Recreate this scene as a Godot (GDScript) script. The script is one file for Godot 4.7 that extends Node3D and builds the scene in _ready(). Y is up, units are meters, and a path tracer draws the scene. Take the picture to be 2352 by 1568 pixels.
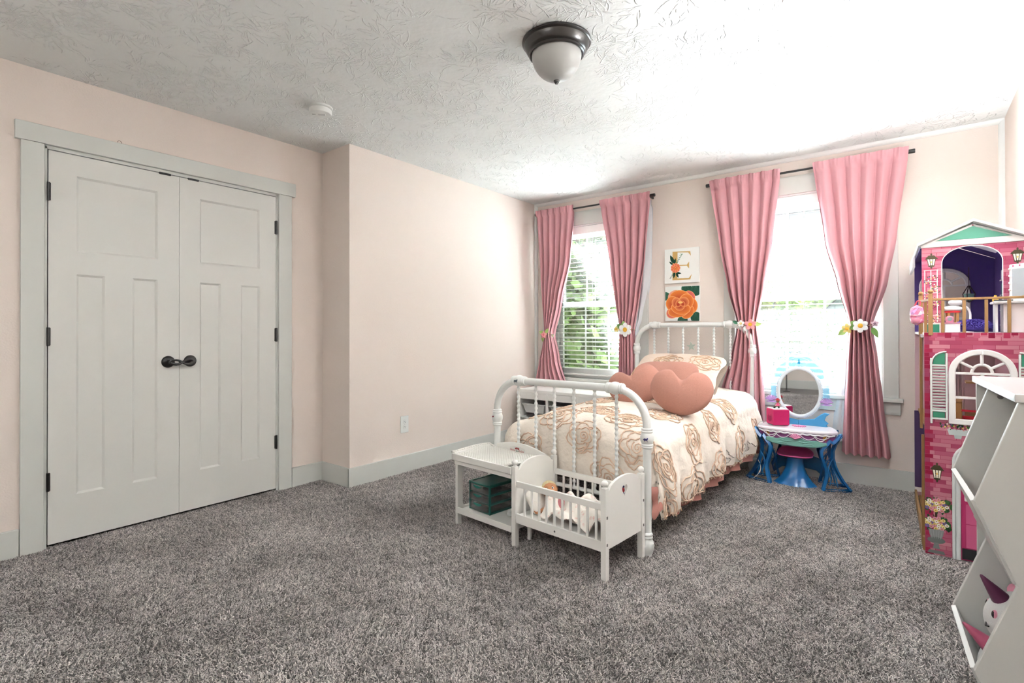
extends Node3D

# Builds one mesh: points with normals, texture coordinates and colours; faces are turned to agree with the normals.
class MB:
	var v := PackedVector3Array()
	var n := PackedVector3Array()
	var uv := PackedVector2Array()
	var c := PackedColorArray()
	var ix := PackedInt32Array()
	var x := Transform3D.IDENTITY
	var nb := Basis.IDENTITY
	var col := Color.WHITE

	func at(t: Transform3D) -> MB:
		x = t
		nb = t.basis.inverse().transposed()
		return self

	func pos(p: Vector3, r := Vector3.ZERO) -> MB:
		return at(Transform3D(Basis.from_euler(r), p))

	func add(p: Vector3, m: Vector3, t := Vector2.ZERO) -> int:
		v.append(x * p)
		n.append((nb * m).normalized())
		uv.append(t)
		c.append(col)
		return v.size() - 1

	func tri(i: int, j: int, k: int) -> void:
		var g := (v[j] - v[i]).cross(v[k] - v[i])
		if g.dot(n[i] + n[j] + n[k]) > 0.0:
			ix.append_array([i, k, j])
		else:
			ix.append_array([i, j, k])

	func quad(i: int, j: int, k: int, l: int) -> void:
		tri(i, j, k)
		tri(i, k, l)

	func face(a: Vector3, b: Vector3, d: Vector3, e: Vector3, m: Vector3) -> void:
		quad(add(a, m, Vector2(0, 1)), add(b, m, Vector2(1, 1)), add(d, m, Vector2(1, 0)), add(e, m, Vector2(0, 0)))

	# a box with chamfered edges
	func box(s: Vector3, p := Vector3.ZERO, b := 0.002) -> MB:
		var h := s / 2.0
		b = minf(b, minf(h.x, minf(h.y, h.z)) * 0.9)
		var id := {}
		for a in 3:
			for sg in [-1, 1]:
				var m := Vector3.ZERO
				m[a] = sg
				var q := []
				for k in [[-1, -1], [1, -1], [1, 1], [-1, 1]]:
					var o := Vector3.ZERO
					o[a] = sg * h[a]
					o[(a + 1) % 3] = k[0] * (h[(a + 1) % 3] - b)
					o[(a + 2) % 3] = k[1] * (h[(a + 2) % 3] - b)
					var sgn := Vector3i(0, 0, 0)
					sgn[a] = sg
					sgn[(a + 1) % 3] = k[0]
					sgn[(a + 2) % 3] = k[1]
					var w := add(p + o, m, Vector2(k[0] * 0.5 + 0.5, 0.5 - k[1] * 0.5))
					id[[a, sgn]] = w
					q.append(w)
				quad(q[0], q[1], q[2], q[3])
		if b <= 0.0:
			return self
		for a in 3:
			var e := (a + 1) % 3
			var f := (a + 2) % 3
			for s1 in [-1, 1]:
				for s2 in [-1, 1]:
					var k1 := Vector3i(0, 0, 0)
					k1[a] = -1
					k1[e] = s1
					k1[f] = s2
					var k2 := k1
					k2[a] = 1
					quad(id[[e, k1]], id[[e, k2]], id[[f, k2]], id[[f, k1]])
		for s1 in [-1, 1]:
			for s2 in [-1, 1]:
				for s3 in [-1, 1]:
					var k := Vector3i(s1, s2, s3)
					tri(id[[0, k]], id[[1, k]], id[[2, k]])
		return self

	# box between two corners
	func bb(a: Vector3, b: Vector3, bev := 0.002) -> MB:
		return box((b - a).abs(), (a + b) / 2.0, bev)

	# profile of (radius, height) points turned round y; parts of a full turn when arc < TAU
	func lathe(pr: Array, seg := 24, crease := 0.7, arc := TAU) -> MB:
		var m := []
		for i in pr.size() - 1:
			var d: Vector2 = pr[i + 1] - pr[i]
			m.append(Vector2(d.y, -d.x).normalized())
		for i in m.size():
			var n0: Vector2 = m[i]
			var n1: Vector2 = m[i]
			if i > 0 and m[i - 1].dot(m[i]) > crease:
				n0 = (m[i - 1] + m[i]).normalized()
			if i < m.size() - 1 and m[i + 1].dot(m[i]) > crease:
				n1 = (m[i + 1] + m[i]).normalized()
			var pa: Vector2 = pr[i]
			var pb: Vector2 = pr[i + 1]
			var first := v.size()
			for k in seg + 1:
				var t := arc * k / seg
				var cs := Vector2(cos(t), sin(t))
				add(Vector3(pa.x * cs.x, pa.y, pa.x * cs.y), Vector3(n0.x * cs.x, n0.y, n0.x * cs.y), Vector2(float(k) / seg, float(i) / m.size()))
				add(Vector3(pb.x * cs.x, pb.y, pb.x * cs.y), Vector3(n1.x * cs.x, n1.y, n1.x * cs.y), Vector2(float(k) / seg, float(i + 1) / m.size()))
			for k in seg:
				var o := first + 2 * k
				quad(o, o + 1, o + 3, o + 2)
		return self

	func ball(r: float, p := Vector3.ZERO, seg := 14, s := Vector3.ONE) -> MB:
		return grid(seg, seg / 2 + 1, func(a: float, b: float) -> Vector3:
			return p + Vector3(sin(b * PI) * cos(a * TAU), cos(b * PI), sin(b * PI) * sin(a * TAU)) * r * s, true, p)

	# a sheet f(u, v); normals from its own slopes. With a centre given they point away from it.
	func grid(nu: int, nv: int, f: Callable, wrap := false, centre = null, flip := false) -> MB:
		var q := []
		for j in nv + 1:
			for i in nu + 1:
				q.append(f.call(float(i) / nu, float(j) / nv))
		var first := v.size()
		var w := nu + 1
		for j in nv + 1:
			for i in nu + 1:
				var i0 := i - 1
				var i1 := i + 1
				if wrap:
					i0 = nu - 1 if i == 0 else i0
					i1 = 1 if i == nu else i1
				else:
					i0 = maxi(i0, 0)
					i1 = mini(i1, nu)
				var du: Vector3 = q[j * w + i1] - q[j * w + i0]
				var dv: Vector3 = q[mini(j + 1, nv) * w + i] - q[maxi(j - 1, 0) * w + i]
				if du.length_squared() < 1e-14:
					var jj := 1 if j == 0 else nv - 1
					if j == 0 or j == nv:
						du = q[jj * w + i1] - q[jj * w + i0]
				var m := dv.cross(du)
				if m.length_squared() < 1e-20:
					m = Vector3.UP
				var p: Vector3 = q[j * w + i]
				if centre != null:
					if m.dot(p - (centre as Vector3)) < 0.0:
						m = -m
				elif flip:
					m = -m
				add(p, m.normalized(), Vector2(float(i) / nu, float(j) / nv))
		for j in nv:
			for i in nu:
				var o := first + j * w + i
				quad(o, o + 1, o + w + 1, o + w)
		return self

	# a round bar along points; r is one radius or an array of radii
	func tube(pts: Array, r, sides := 10, caps := true, closed := false) -> MB:
		var k := pts.size()
		if k < 2:
			return self
		var t0: Vector3 = (pts[1] - pts[0]).normalized()
		var up := Vector3.UP if absf(t0.y) < 0.9 else Vector3.RIGHT
		var a := t0.cross(up).normalized()
		var first := v.size()
		for i in k:
			var before: Vector3 = pts[(i - 1 + k) % k] if closed else pts[maxi(i - 1, 0)]
			var after: Vector3 = pts[(i + 1) % k] if closed else pts[mini(i + 1, k - 1)]
			var t := (after - before).normalized()
			a = (a - t * a.dot(t)).normalized()
			var b := t.cross(a)
			var rr: float = r[i] if r is Array else r
			for s in sides + 1:
				var g := TAU * s / sides
				var d := a * cos(g) + b * sin(g)
				add(pts[i] + d * rr, d, Vector2(float(s) / sides, float(i) / (k - 1)))
		var w := sides + 1
		for i in (k if closed else k - 1):
			for s in sides:
				var o := first + i * w + s
				var p := first + ((i + 1) % k) * w + s
				quad(o, o + 1, p + 1, p)
		if caps and not closed:
			for e in [0, k - 1]:
				var m: Vector3 = (pts[0] - pts[1]).normalized() if e == 0 else (pts[k - 1] - pts[k - 2]).normalized()
				var o := add(pts[e], m)
				var ring := []
				for s in sides + 1:
					ring.append(v.size())
					v.append(v[first + e * w + s])
					n.append((nb * m).normalized())
					uv.append(Vector2.ZERO)
					c.append(col)
				for s in sides:
					tri(o, ring[s], ring[s + 1])
		return self

	# an outline in x, y pushed out along z from -d/2 to d/2, edges chamfered by b
	func prism(poly: Array, d: float, b := 0.0, z := 0.0) -> MB:
		var pg := PackedVector2Array(poly)
		if not Geometry2D.is_polygon_clockwise(pg):
			pg.reverse()
		var k := pg.size()
		var inner := PackedVector2Array()
		for i in k:
			var e0 := (pg[i] - pg[(i - 1 + k) % k]).normalized()
			var e1 := (pg[(i + 1) % k] - pg[i]).normalized()
			var o := -(e0.orthogonal() + e1.orthogonal())
			o = o.normalized() / maxf(0.4, sqrt(maxf(0.1, (1.0 + e0.dot(e1)) / 2.0)))
			inner.append(pg[i] + o * b)
		# the inset must point inwards
		if b > 0.0:
			var area := 0.0
			var area2 := 0.0
			for i in k:
				area += pg[i].cross(pg[(i + 1) % k])
				area2 += inner[i].cross(inner[(i + 1) % k])
			if absf(area2) > absf(area):
				for i in k:
					inner[i] = pg[i] * 2.0 - inner[i]
		var tr := Geometry2D.triangulate_polygon(inner)
		var lo := pg[0]
		var hi := pg[0]
		for p in pg:
			lo = lo.min(p)
			hi = hi.max(p)
		var sz := (hi - lo).max(Vector2(1e-6, 1e-6))
		for sg in [1.0, -1.0]:
			var f := v.size()
			for p in inner:
				add(Vector3(p.x, p.y, z + sg * d / 2.0), Vector3(0, 0, sg), Vector2((p.x - lo.x) / sz.x, 1.0 - (p.y - lo.y) / sz.y))
			for i in tr.size() / 3:
				tri(f + tr[3 * i], f + tr[3 * i + 1], f + tr[3 * i + 2])
		var cw := 0.0
		for i in k:
			cw += pg[i].cross(pg[(i + 1) % k])
		var sn := -1.0 if cw < 0.0 else 1.0
		var en := []
		for i in k:
			var e := (pg[(i + 1) % k] - pg[i]).normalized()
			en.append(Vector2(e.y, -e.x) * sn)
		for i in k:
			var j := (i + 1) % k
			var m0: Vector2 = en[i]
			var m1: Vector2 = en[i]
			if en[(i - 1 + k) % k].dot(en[i]) > 0.8:
				m0 = (en[(i - 1 + k) % k] + en[i]).normalized()
			if en[j].dot(en[i]) > 0.8:
				m1 = (en[j] + en[i]).normalized()
			var h := d / 2.0 - b
			var q := []
			for zz in [-h, h]:
				q.append(add(Vector3(pg[i].x, pg[i].y, z + zz), Vector3(m0.x, m0.y, 0)))
				q.append(add(Vector3(pg[j].x, pg[j].y, z + zz), Vector3(m1.x, m1.y, 0)))
			quad(q[0], q[1], q[3], q[2])
			if b > 0.0:
				for sg in [1.0, -1.0]:
					var s0 := Vector3(m0.x, m0.y, sg).normalized()
					var s1 := Vector3(m1.x, m1.y, sg).normalized()
					quad(add(Vector3(pg[i].x, pg[i].y, z + sg * h), s0), add(Vector3(pg[j].x, pg[j].y, z + sg * h), s1),
						add(Vector3(inner[j].x, inner[j].y, z + sg * d / 2.0), s1), add(Vector3(inner[i].x, inner[i].y, z + sg * d / 2.0), s0))
		return self

	# a stuffed shape: outline(angle) -> Vector2 in x, y, swelling to +-t along z
	func cushion(outline: Callable, t: float, nr := 14, nt := 48, p := 0.5, bump = null) -> MB:
		for sg in [1.0, -1.0]:
			grid(nt, nr, func(a: float, b: float) -> Vector3:
				var o: Vector2 = outline.call(a * TAU)
				var rho := sin(b * PI / 2.0)
				var z := t * pow(maxf(0.0, 1.0 - rho * rho), p)
				var q := Vector3(o.x * rho, o.y * rho, sg * z)
				if bump != null:
					q += Vector3(0, 0, sg) * float(bump.call(q)) * sqrt(maxf(0.0, 1.0 - rho))
				return q, true, Vector3.ZERO)
		return self

	func mesh() -> ArrayMesh:
		var a := []
		a.resize(Mesh.ARRAY_MAX)
		a[Mesh.ARRAY_VERTEX] = v
		a[Mesh.ARRAY_NORMAL] = n
		a[Mesh.ARRAY_TEX_UV] = uv
		a[Mesh.ARRAY_COLOR] = c
		a[Mesh.ARRAY_INDEX] = ix
		var m := ArrayMesh.new()
		m.add_surface_from_arrays(Mesh.PRIMITIVE_TRIANGLES, a)
		return m


# ---------------------------------------------------------------- helpers
var M := {}
var rng := RandomNumberGenerator.new()
var fn := FastNoiseLite.new()

func V(x: float, y: float, z: float) -> Vector3:
	return Vector3(x, y, z)

func P(x: float, y: float) -> Vector2:
	return Vector2(x, y)

func numbered(called: String, parent: Node) -> String:
	if not parent.has_node(called):
		return called
	var i := 1
	while parent.has_node("%s_%03d" % [called, i]):
		i += 1
	return "%s_%03d" % [called, i]

func part(called: String, m, mat: Material, parent: Node, at := Transform3D.IDENTITY) -> MeshInstance3D:
	var o := MeshInstance3D.new()
	o.mesh = m.mesh() if m is MB else m
	o.material_override = mat
	o.transform = at
	o.name = numbered(called, parent)
	parent.add_child(o, true)
	return o

func thing(called: String, label: String, category: String, at := Vector3.ZERO, turn := 0.0, group := "") -> Node3D:
	var o := Node3D.new()
	o.name = numbered(called, self)
	add_child(o, true)
	o.position = at
	o.rotation.y = turn
	return tag(o, label, category, group)

func tag(o: Node3D, label: String, category: String, group := "") -> Node3D:
	o.set_meta("label", label)
	o.set_meta("category", category)
	if group:
		o.set_meta("group", group)
	return o

func struct(called: String, m, mat: Material, label := "") -> MeshInstance3D:
	var o := part(called, m, mat, self)
	o.set_meta("kind", "structure")
	if label:
		o.set_meta("label", label)
	return o

func frame(called: String, label := "", at := Vector3.ZERO) -> Node3D:
	var o := Node3D.new()
	o.name = numbered(called, self)
	add_child(o, true)
	o.position = at
	o.set_meta("kind", "structure")
	if label:
		o.set_meta("label", label)
	return o

func dup(o: Node3D, label: String) -> Node3D:
	var d: Node3D = o.duplicate()
	d.name = numbered(String(o.name).rstrip("0123456789").trim_suffix("_"), self)
	add_child(d, true)
	d.set_meta("label", label)
	return d

func mat(c: Color, rough := 0.6, spec := 0.5) -> StandardMaterial3D:
	var m := StandardMaterial3D.new()
	m.albedo_color = c
	m.roughness = rough
	m.metallic_specular = spec
	return m

func hexm(h: String, rough := 0.6, spec := 0.5) -> StandardMaterial3D:
	return mat(Color.html(h), rough, spec)

func tex_noise(size: int, freq: float, kind: int, oct: int, sd: int, lo := 0.0, hi := 1.0) -> ImageTexture:
	var f := FastNoiseLite.new()
	f.seed = sd
	f.noise_type = kind
	f.frequency = freq
	f.fractal_octaves = oct
	var im := f.get_seamless_image(size, size)
	im.convert(Image.FORMAT_RGB8)
	if lo != 0.0 or hi != 1.0:
		for y in size:
			for x in size:
				var g := lerpf(lo, hi, im.get_pixel(x, y).r)
				im.set_pixel(x, y, Color(g, g, g))
	return ImageTexture.create_from_image(im)

# relief of so many centimetres, the picture repeating every "every" metres
func relief(m: StandardMaterial3D, t: Texture2D, cm: float, every: float, world := true) -> StandardMaterial3D:
	m.heightmap_enabled = true
	m.heightmap_texture = t
	m.heightmap_scale = cm
	m.uv1_triplanar = true
	m.uv1_world_triplanar = world
	m.uv1_scale = Vector3.ONE / every
	return m

func tone(m: StandardMaterial3D, t: Texture2D, every: float, world := true) -> StandardMaterial3D:
	m.albedo_texture = t
	m.uv1_triplanar = true
	m.uv1_world_triplanar = world
	m.uv1_scale = Vector3.ONE / every
	return m

func arc(cx: float, cy: float, rx: float, ry: float, a0: float, a1: float, k: int) -> Array:
	var o := []
	for i in k + 1:
		var t := lerpf(a0, a1, float(i) / k)
		o.append(Vector2(cx + rx * cos(t), cy + ry * sin(t)))
	return o

func smooth3(pts: Array, k: int, closed := false) -> Array:
	var o := []
	var m := pts.size()
	for i in (m if closed else m - 1):
		var p0 = pts[(i - 1 + m) % m] if closed else pts[maxi(i - 1, 0)]
		var p1 = pts[i]
		var p2 = pts[(i + 1) % m]
		var p3 = pts[(i + 2) % m] if closed else pts[mini(i + 2, m - 1)]
		for j in k:
			o.append(p1.cubic_interpolate(p2, p0, p3, float(j) / k))
	if not closed:
		o.append(pts[m - 1])
	return o

# value of a polyline of (y, value) points
func along(t: Array, y: float) -> float:
	if y >= t[0].x:
		return t[0].y
	for i in t.size() - 1:
		if y >= t[i + 1].x:
			return lerpf(t[i].y, t[i + 1].y, smoothstep(0.0, 1.0, (t[i].x - y) / (t[i].x - t[i + 1].x)) * 0.35 + 0.65 * (t[i].x - y) / (t[i].x - t[i + 1].x))
	return t[t.size() - 1].y

func multi(called: String, m: Mesh, where: Array, tints: Array, mt: Material, parent: Node) -> MultiMeshInstance3D:
	var mm := MultiMesh.new()
	mm.transform_format = MultiMesh.TRANSFORM_3D
	mm.use_colors = tints.size() > 0
	mm.mesh = m
	mm.instance_count = where.size()
	for i in where.size():
		mm.set_instance_transform(i, where[i])
		if tints.size() > 0:
			mm.set_instance_color(i, tints[i])
	var o := MultiMeshInstance3D.new()
	o.multimesh = mm
	o.material_override = mt
	o.name = numbered(called, parent)
	o.set_meta("kind", "stuff")
	parent.add_child(o, true)
	return o

# ---------------------------------------------------------------- the room, in metres; the camera stands over the origin
const H := 2.44
const XC := -3.481      # closet wall
const XL := -3.14       # left wall
const ZJ := -2.166      # step between the two
const ZW := -4.457      # window wall
const XR := 0.468       # right wall
const ZB := 1.35        # back wall

func _ready() -> void:
	# camera: level lens a little off centre, as the photograph was squared up
	var cam := Camera3D.new()
	cam.name = "camera"
	add_child(cam)
	var f := 1180.212
	var yaw := 0.6606
	var pitch := 0.004878
	var roll := -0.00186
	var fw := V(-sin(yaw), 0, -cos(yaw))
	var rt := V(cos(yaw), 0, -sin(yaw))
	var f2 := fw * cos(pitch) + Vector3.UP * sin(pitch)
	var u2 := Vector3.UP * cos(pitch) - fw * sin(pitch)
	cam.transform = Transform3D(Basis(rt * cos(roll) + u2 * sin(roll), u2 * cos(roll) - rt * sin(roll), -f2), V(0, 1.1148, 0))
	cam.projection = Camera3D.PROJECTION_FRUSTUM
	cam.near = 0.05
	cam.far = 200.0
	cam.size = 0.05 * 1568.0 / f
	cam.frustum_offset = Vector2(0, 0.05 * (752.565 - 784.0) / f)
	cam.current = true
	# sky and sun: a bright hazy day outside
	var env := Environment.new()
	env.background_mode = Environment.BG_SKY
	var sky := Sky.new()
	var sm := ProceduralSkyMaterial.new()
	sm.sky_top_color = Color(0.96, 0.98, 1.0)
	sm.sky_horizon_color = Color(0.66, 0.67, 0.68)
	sm.ground_horizon_color = Color(0.5, 0.51, 0.5)
	sm.ground_bottom_color = Color(0.35, 0.36, 0.32)
	sm.sky_curve = 0.35
	sm.sky_energy_multiplier = SKY
	sm.ground_energy_multiplier = SKY * 0.7
	sky.sky_material = sm
	env.sky = sky
	env.tonemap_mode = Environment.TONE_MAPPER_LINEAR
	env.tonemap_exposure = EXPO
	env.sdfgi_enabled = true
	env.ssao_enabled = true
	env.ssil_enabled = true
	var we := WorldEnvironment.new()
	we.name = "environment"
	we.environment = env
	add_child(we)
	var sun := DirectionalLight3D.new()
	sun.name = "sun"
	sun.light_energy = SUN
	sun.light_color = Color(0.90, 0.965, 1.0)
	sun.light_angular_distance = 0.6
	sun.shadow_enabled = true
	sun.look_at_from_position(Vector3.ZERO, V(0.18, -0.74, 0.64))
	add_child(sun)
	rng.seed = 7
	fn.seed = 3
	materials()
	room()
	closet()
	windows()
	carpet()
	outside()
	fixtures()
	curtains()
	bed()
	pillows()
	crib()
	doll_things()
	storage()
	vanity()
	dollhouse()
	cubby()
	back_of_room()

const SKY := 0.24
const SUN := 7.0
const FLASH_LAMP := 0.95  # unseen uplighter at the right wall, stands in for bounced flash
const FLASH_LAMP2 := 0.7  # added fill uplighter behind the camera
const LAMPC := Color(0.93, 0.965, 0.99)
const EXPO := 10.8

func materials() -> void:
	M.wall = relief(mat(Color(0.925, 0.872, 0.835), 0.75, 0.3), tex_noise(512, 0.05, FastNoiseLite.TYPE_SIMPLEX, 3, 11), 0.05, 0.35)
	M.ceiling = relief(mat(Color(0.945, 0.942, 0.93), 0.85, 0.25), stomp_texture(), 0.8, 1.9)
	M.trim = hexm("d6d6d0", 0.45)
	M.white = hexm("eeeeea", 0.4)
	M.door = hexm("dedcd6", 0.45)
	M.black = hexm("14110f", 0.35, 0.6)
	M.dark = hexm("0b0b0b", 0.8)
	M.vinyl = hexm("f4f4f2", 0.35)
	M.glass = mat(Color(1, 1, 1, 0.04), 0.0)
	M.glass.transparency = BaseMaterial3D.TRANSPARENCY_ALPHA
	M.slat = hexm("f2f1ee", 0.45)
	M.bed = hexm("e9e9e5", 0.28, 0.6)
	M.toywood = hexm("eeebe5", 0.4)

# knocked-down plaster: sprays of raised strokes round many centres
func stomp_texture() -> ImageTexture:
	var sz := 1536
	var d := PackedFloat32Array()
	d.resize(sz * sz)
	var r := RandomNumberGenerator.new()
	r.seed = 5
	for k in 250:
		var cx := r.randf() * sz
		var cy := r.randf() * sz
		var a0 := r.randf() * TAU
		var spread := r.randf_range(1.6, TAU)
		for s in r.randi_range(12, 22):
			var a := a0 + spread * r.randf()
			var r0 := r.randf_range(8, 46)
			var ln := r.randf_range(26, 100)
			var bend := r.randf_range(-0.012, 0.012)
			var wd := r.randf_range(1.1, 2.0)
			var px := cx + cos(a) * r0
			var py := cy + sin(a) * r0
			var hgt := r.randf_range(0.35, 1.0)
			var on := true
			for t in int(ln):
				a += bend + r.randf_range(-0.09, 0.09)
				px += cos(a)
				py += sin(a)
				if r.randf() < 0.05:
					on = not on
				var e := hgt * minf(1.0, minf(t, ln - t) / 8.0) * (1.0 if on else 0.25)
				for oy in range(-2, 3):
					for ox in range(-2, 3):
						var q := exp(-(ox * ox + oy * oy) / (wd * wd)) * e
						var ii := posmod(int(py) + oy, sz) * sz + posmod(int(px) + ox, sz)
						d[ii] = maxf(d[ii], q)
	var f := FastNoiseLite.new()
	f.frequency = 0.02
	f.seed = 9
	var nz := f.get_seamless_image(512, 512)
	var im := Image.create(sz, sz, false, Image.FORMAT_RGB8)
	for y in sz:
		for x in sz:
			var g := d[y * sz + x] * 0.75 + nz.get_pixel(x % 512, y % 512).r * 0.22
			im.set_pixel(x, y, Color(g, g, g))
	return ImageTexture.create_from_image(im)

func room() -> void:
	var t := 0.14
	# walls with thickness
	struct("wall_left", MB.new().bb(V(XL - t - 0.2, 0, ZW - t), V(XL, H, ZJ), 0.0), M.wall, "pale peach left wall with the outlet")
	# closet wall, open where the doors stand
	var wc := MB.new()
	wc.bb(V(XC - t, 0, ZJ - 0.05), V(XC, H, -1.822), 0.0)
	wc.bb(V(XC - t, 0, -0.6), V(XC, H, ZB + t), 0.0)
	wc.bb(V(XC - t, 2.062, -1.822), V(XC, H, -0.6), 0.0)
	wc.bb(V(XC - t - 0.02, 0, -1.83), V(XC - t, H, -0.59), 0.0)
	struct("wall_closet", wc, M.wall, "pale peach closet wall")
	var ww := MB.new()
	var x0 := XL - t
	var cuts := [x0, -2.957, -1.974, -1.139, -0.156, XR + t]
	for i in 5:
		if i % 2 == 0:
			ww.bb(V(cuts[i], 0, ZW - t), V(cuts[i + 1], H, ZW), 0.0)
		else:
			ww.bb(V(cuts[i], 0, ZW - t), V(cuts[i + 1], 0.612, ZW), 0.0)
			ww.bb(V(cuts[i], 2.16, ZW - t), V(cuts[i + 1], H, ZW), 0.0)
	struct("wall_window", ww, M.wall, "pale peach window wall")
	struct("wall_right", MB.new().bb(V(XR, 0, ZW - t), V(XR + t, H, ZB + t), 0.0), M.wall)
	struct("wall_back", MB.new().bb(V(XC - t, 0, ZB), V(XR + t, H, ZB + t), 0.0), M.wall)
	struct("ceiling", MB.new().bb(V(XC - t, H, ZW - t), V(XR + t, H + 0.1, ZB + t), 0.0), M.ceiling, "white stomped plaster ceiling")
	var fl := mat(Color(0.45, 0.43, 0.415), 0.95, 0.1)
	struct("floor", MB.new().bb(V(XC - t, -0.1, ZW - t), V(XR + t, 0.0, ZB + t), 0.0), fl, "grey taupe shag carpet floor")
	# baseboards
	var hb := 0.142
	var th := 0.015
	struct("baseboard_left", MB.new().bb(V(XL, 0, ZW), V(XL + th, hb, ZJ + th), 0.003), M.trim)
	struct("baseboard_step", MB.new().bb(V(XC, 0, ZJ), V(XL + th * 0.98, hb, ZJ + th), 0.003), M.trim)
	struct("baseboard_closet", MB.new().bb(V(XC, 0, ZJ), V(XC + th, hb, -1.92), 0.003), M.trim)
	struct("baseboard_closet", MB.new().bb(V(XC, 0, -0.51), V(XC + th, hb, ZB), 0.003), M.trim)
	struct("baseboard_window", MB.new().bb(V(XL + th, 0, ZW), V(XR, hb, ZW + th), 0.003), M.trim)
	struct("baseboard_right", MB.new().bb(V(XR - th, 0, ZW + th), V(XR, hb, ZB), 0.003), M.trim)
	struct("baseboard_back", MB.new().bb(V(XC + th, 0, ZB - th), V(XR - th, hb, ZB), 0.003), M.trim)
	# white strips in the corners round the window wall
	var q := [P(0, 0), P(0.028, 0)] + arc(0, 0, 0.028, 0.028, 0, PI / 2, 6).slice(1) 
	struct("trim_1", MB.new().at(Transform3D(Basis(V(0, 0, 1), V(0, -1, 0), V(1, 0, 0)), V((XL + XR) / 2, H, ZW))).prism(q, XR - XL), M.white, "white quarter round along the ceiling over the windows")
	struct("trim_2", MB.new().at(Transform3D(Basis(V(1, 0, 0), V(0, 0, 1), V(0, -1, 0)), V(XL, H / 2 + 0.07, ZW))).prism(q, H - 0.15), M.white, "white quarter round down the left corner")
	struct("trim_3", MB.new().at(Transform3D(Basis(V(-1, 0, 0), V(0, 0, 1), V(0, 1, 0)), V(XR, H / 2 + 0.07, ZW))).prism(q, H - 0.15), M.white, "white quarter round down the right corner")

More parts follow.
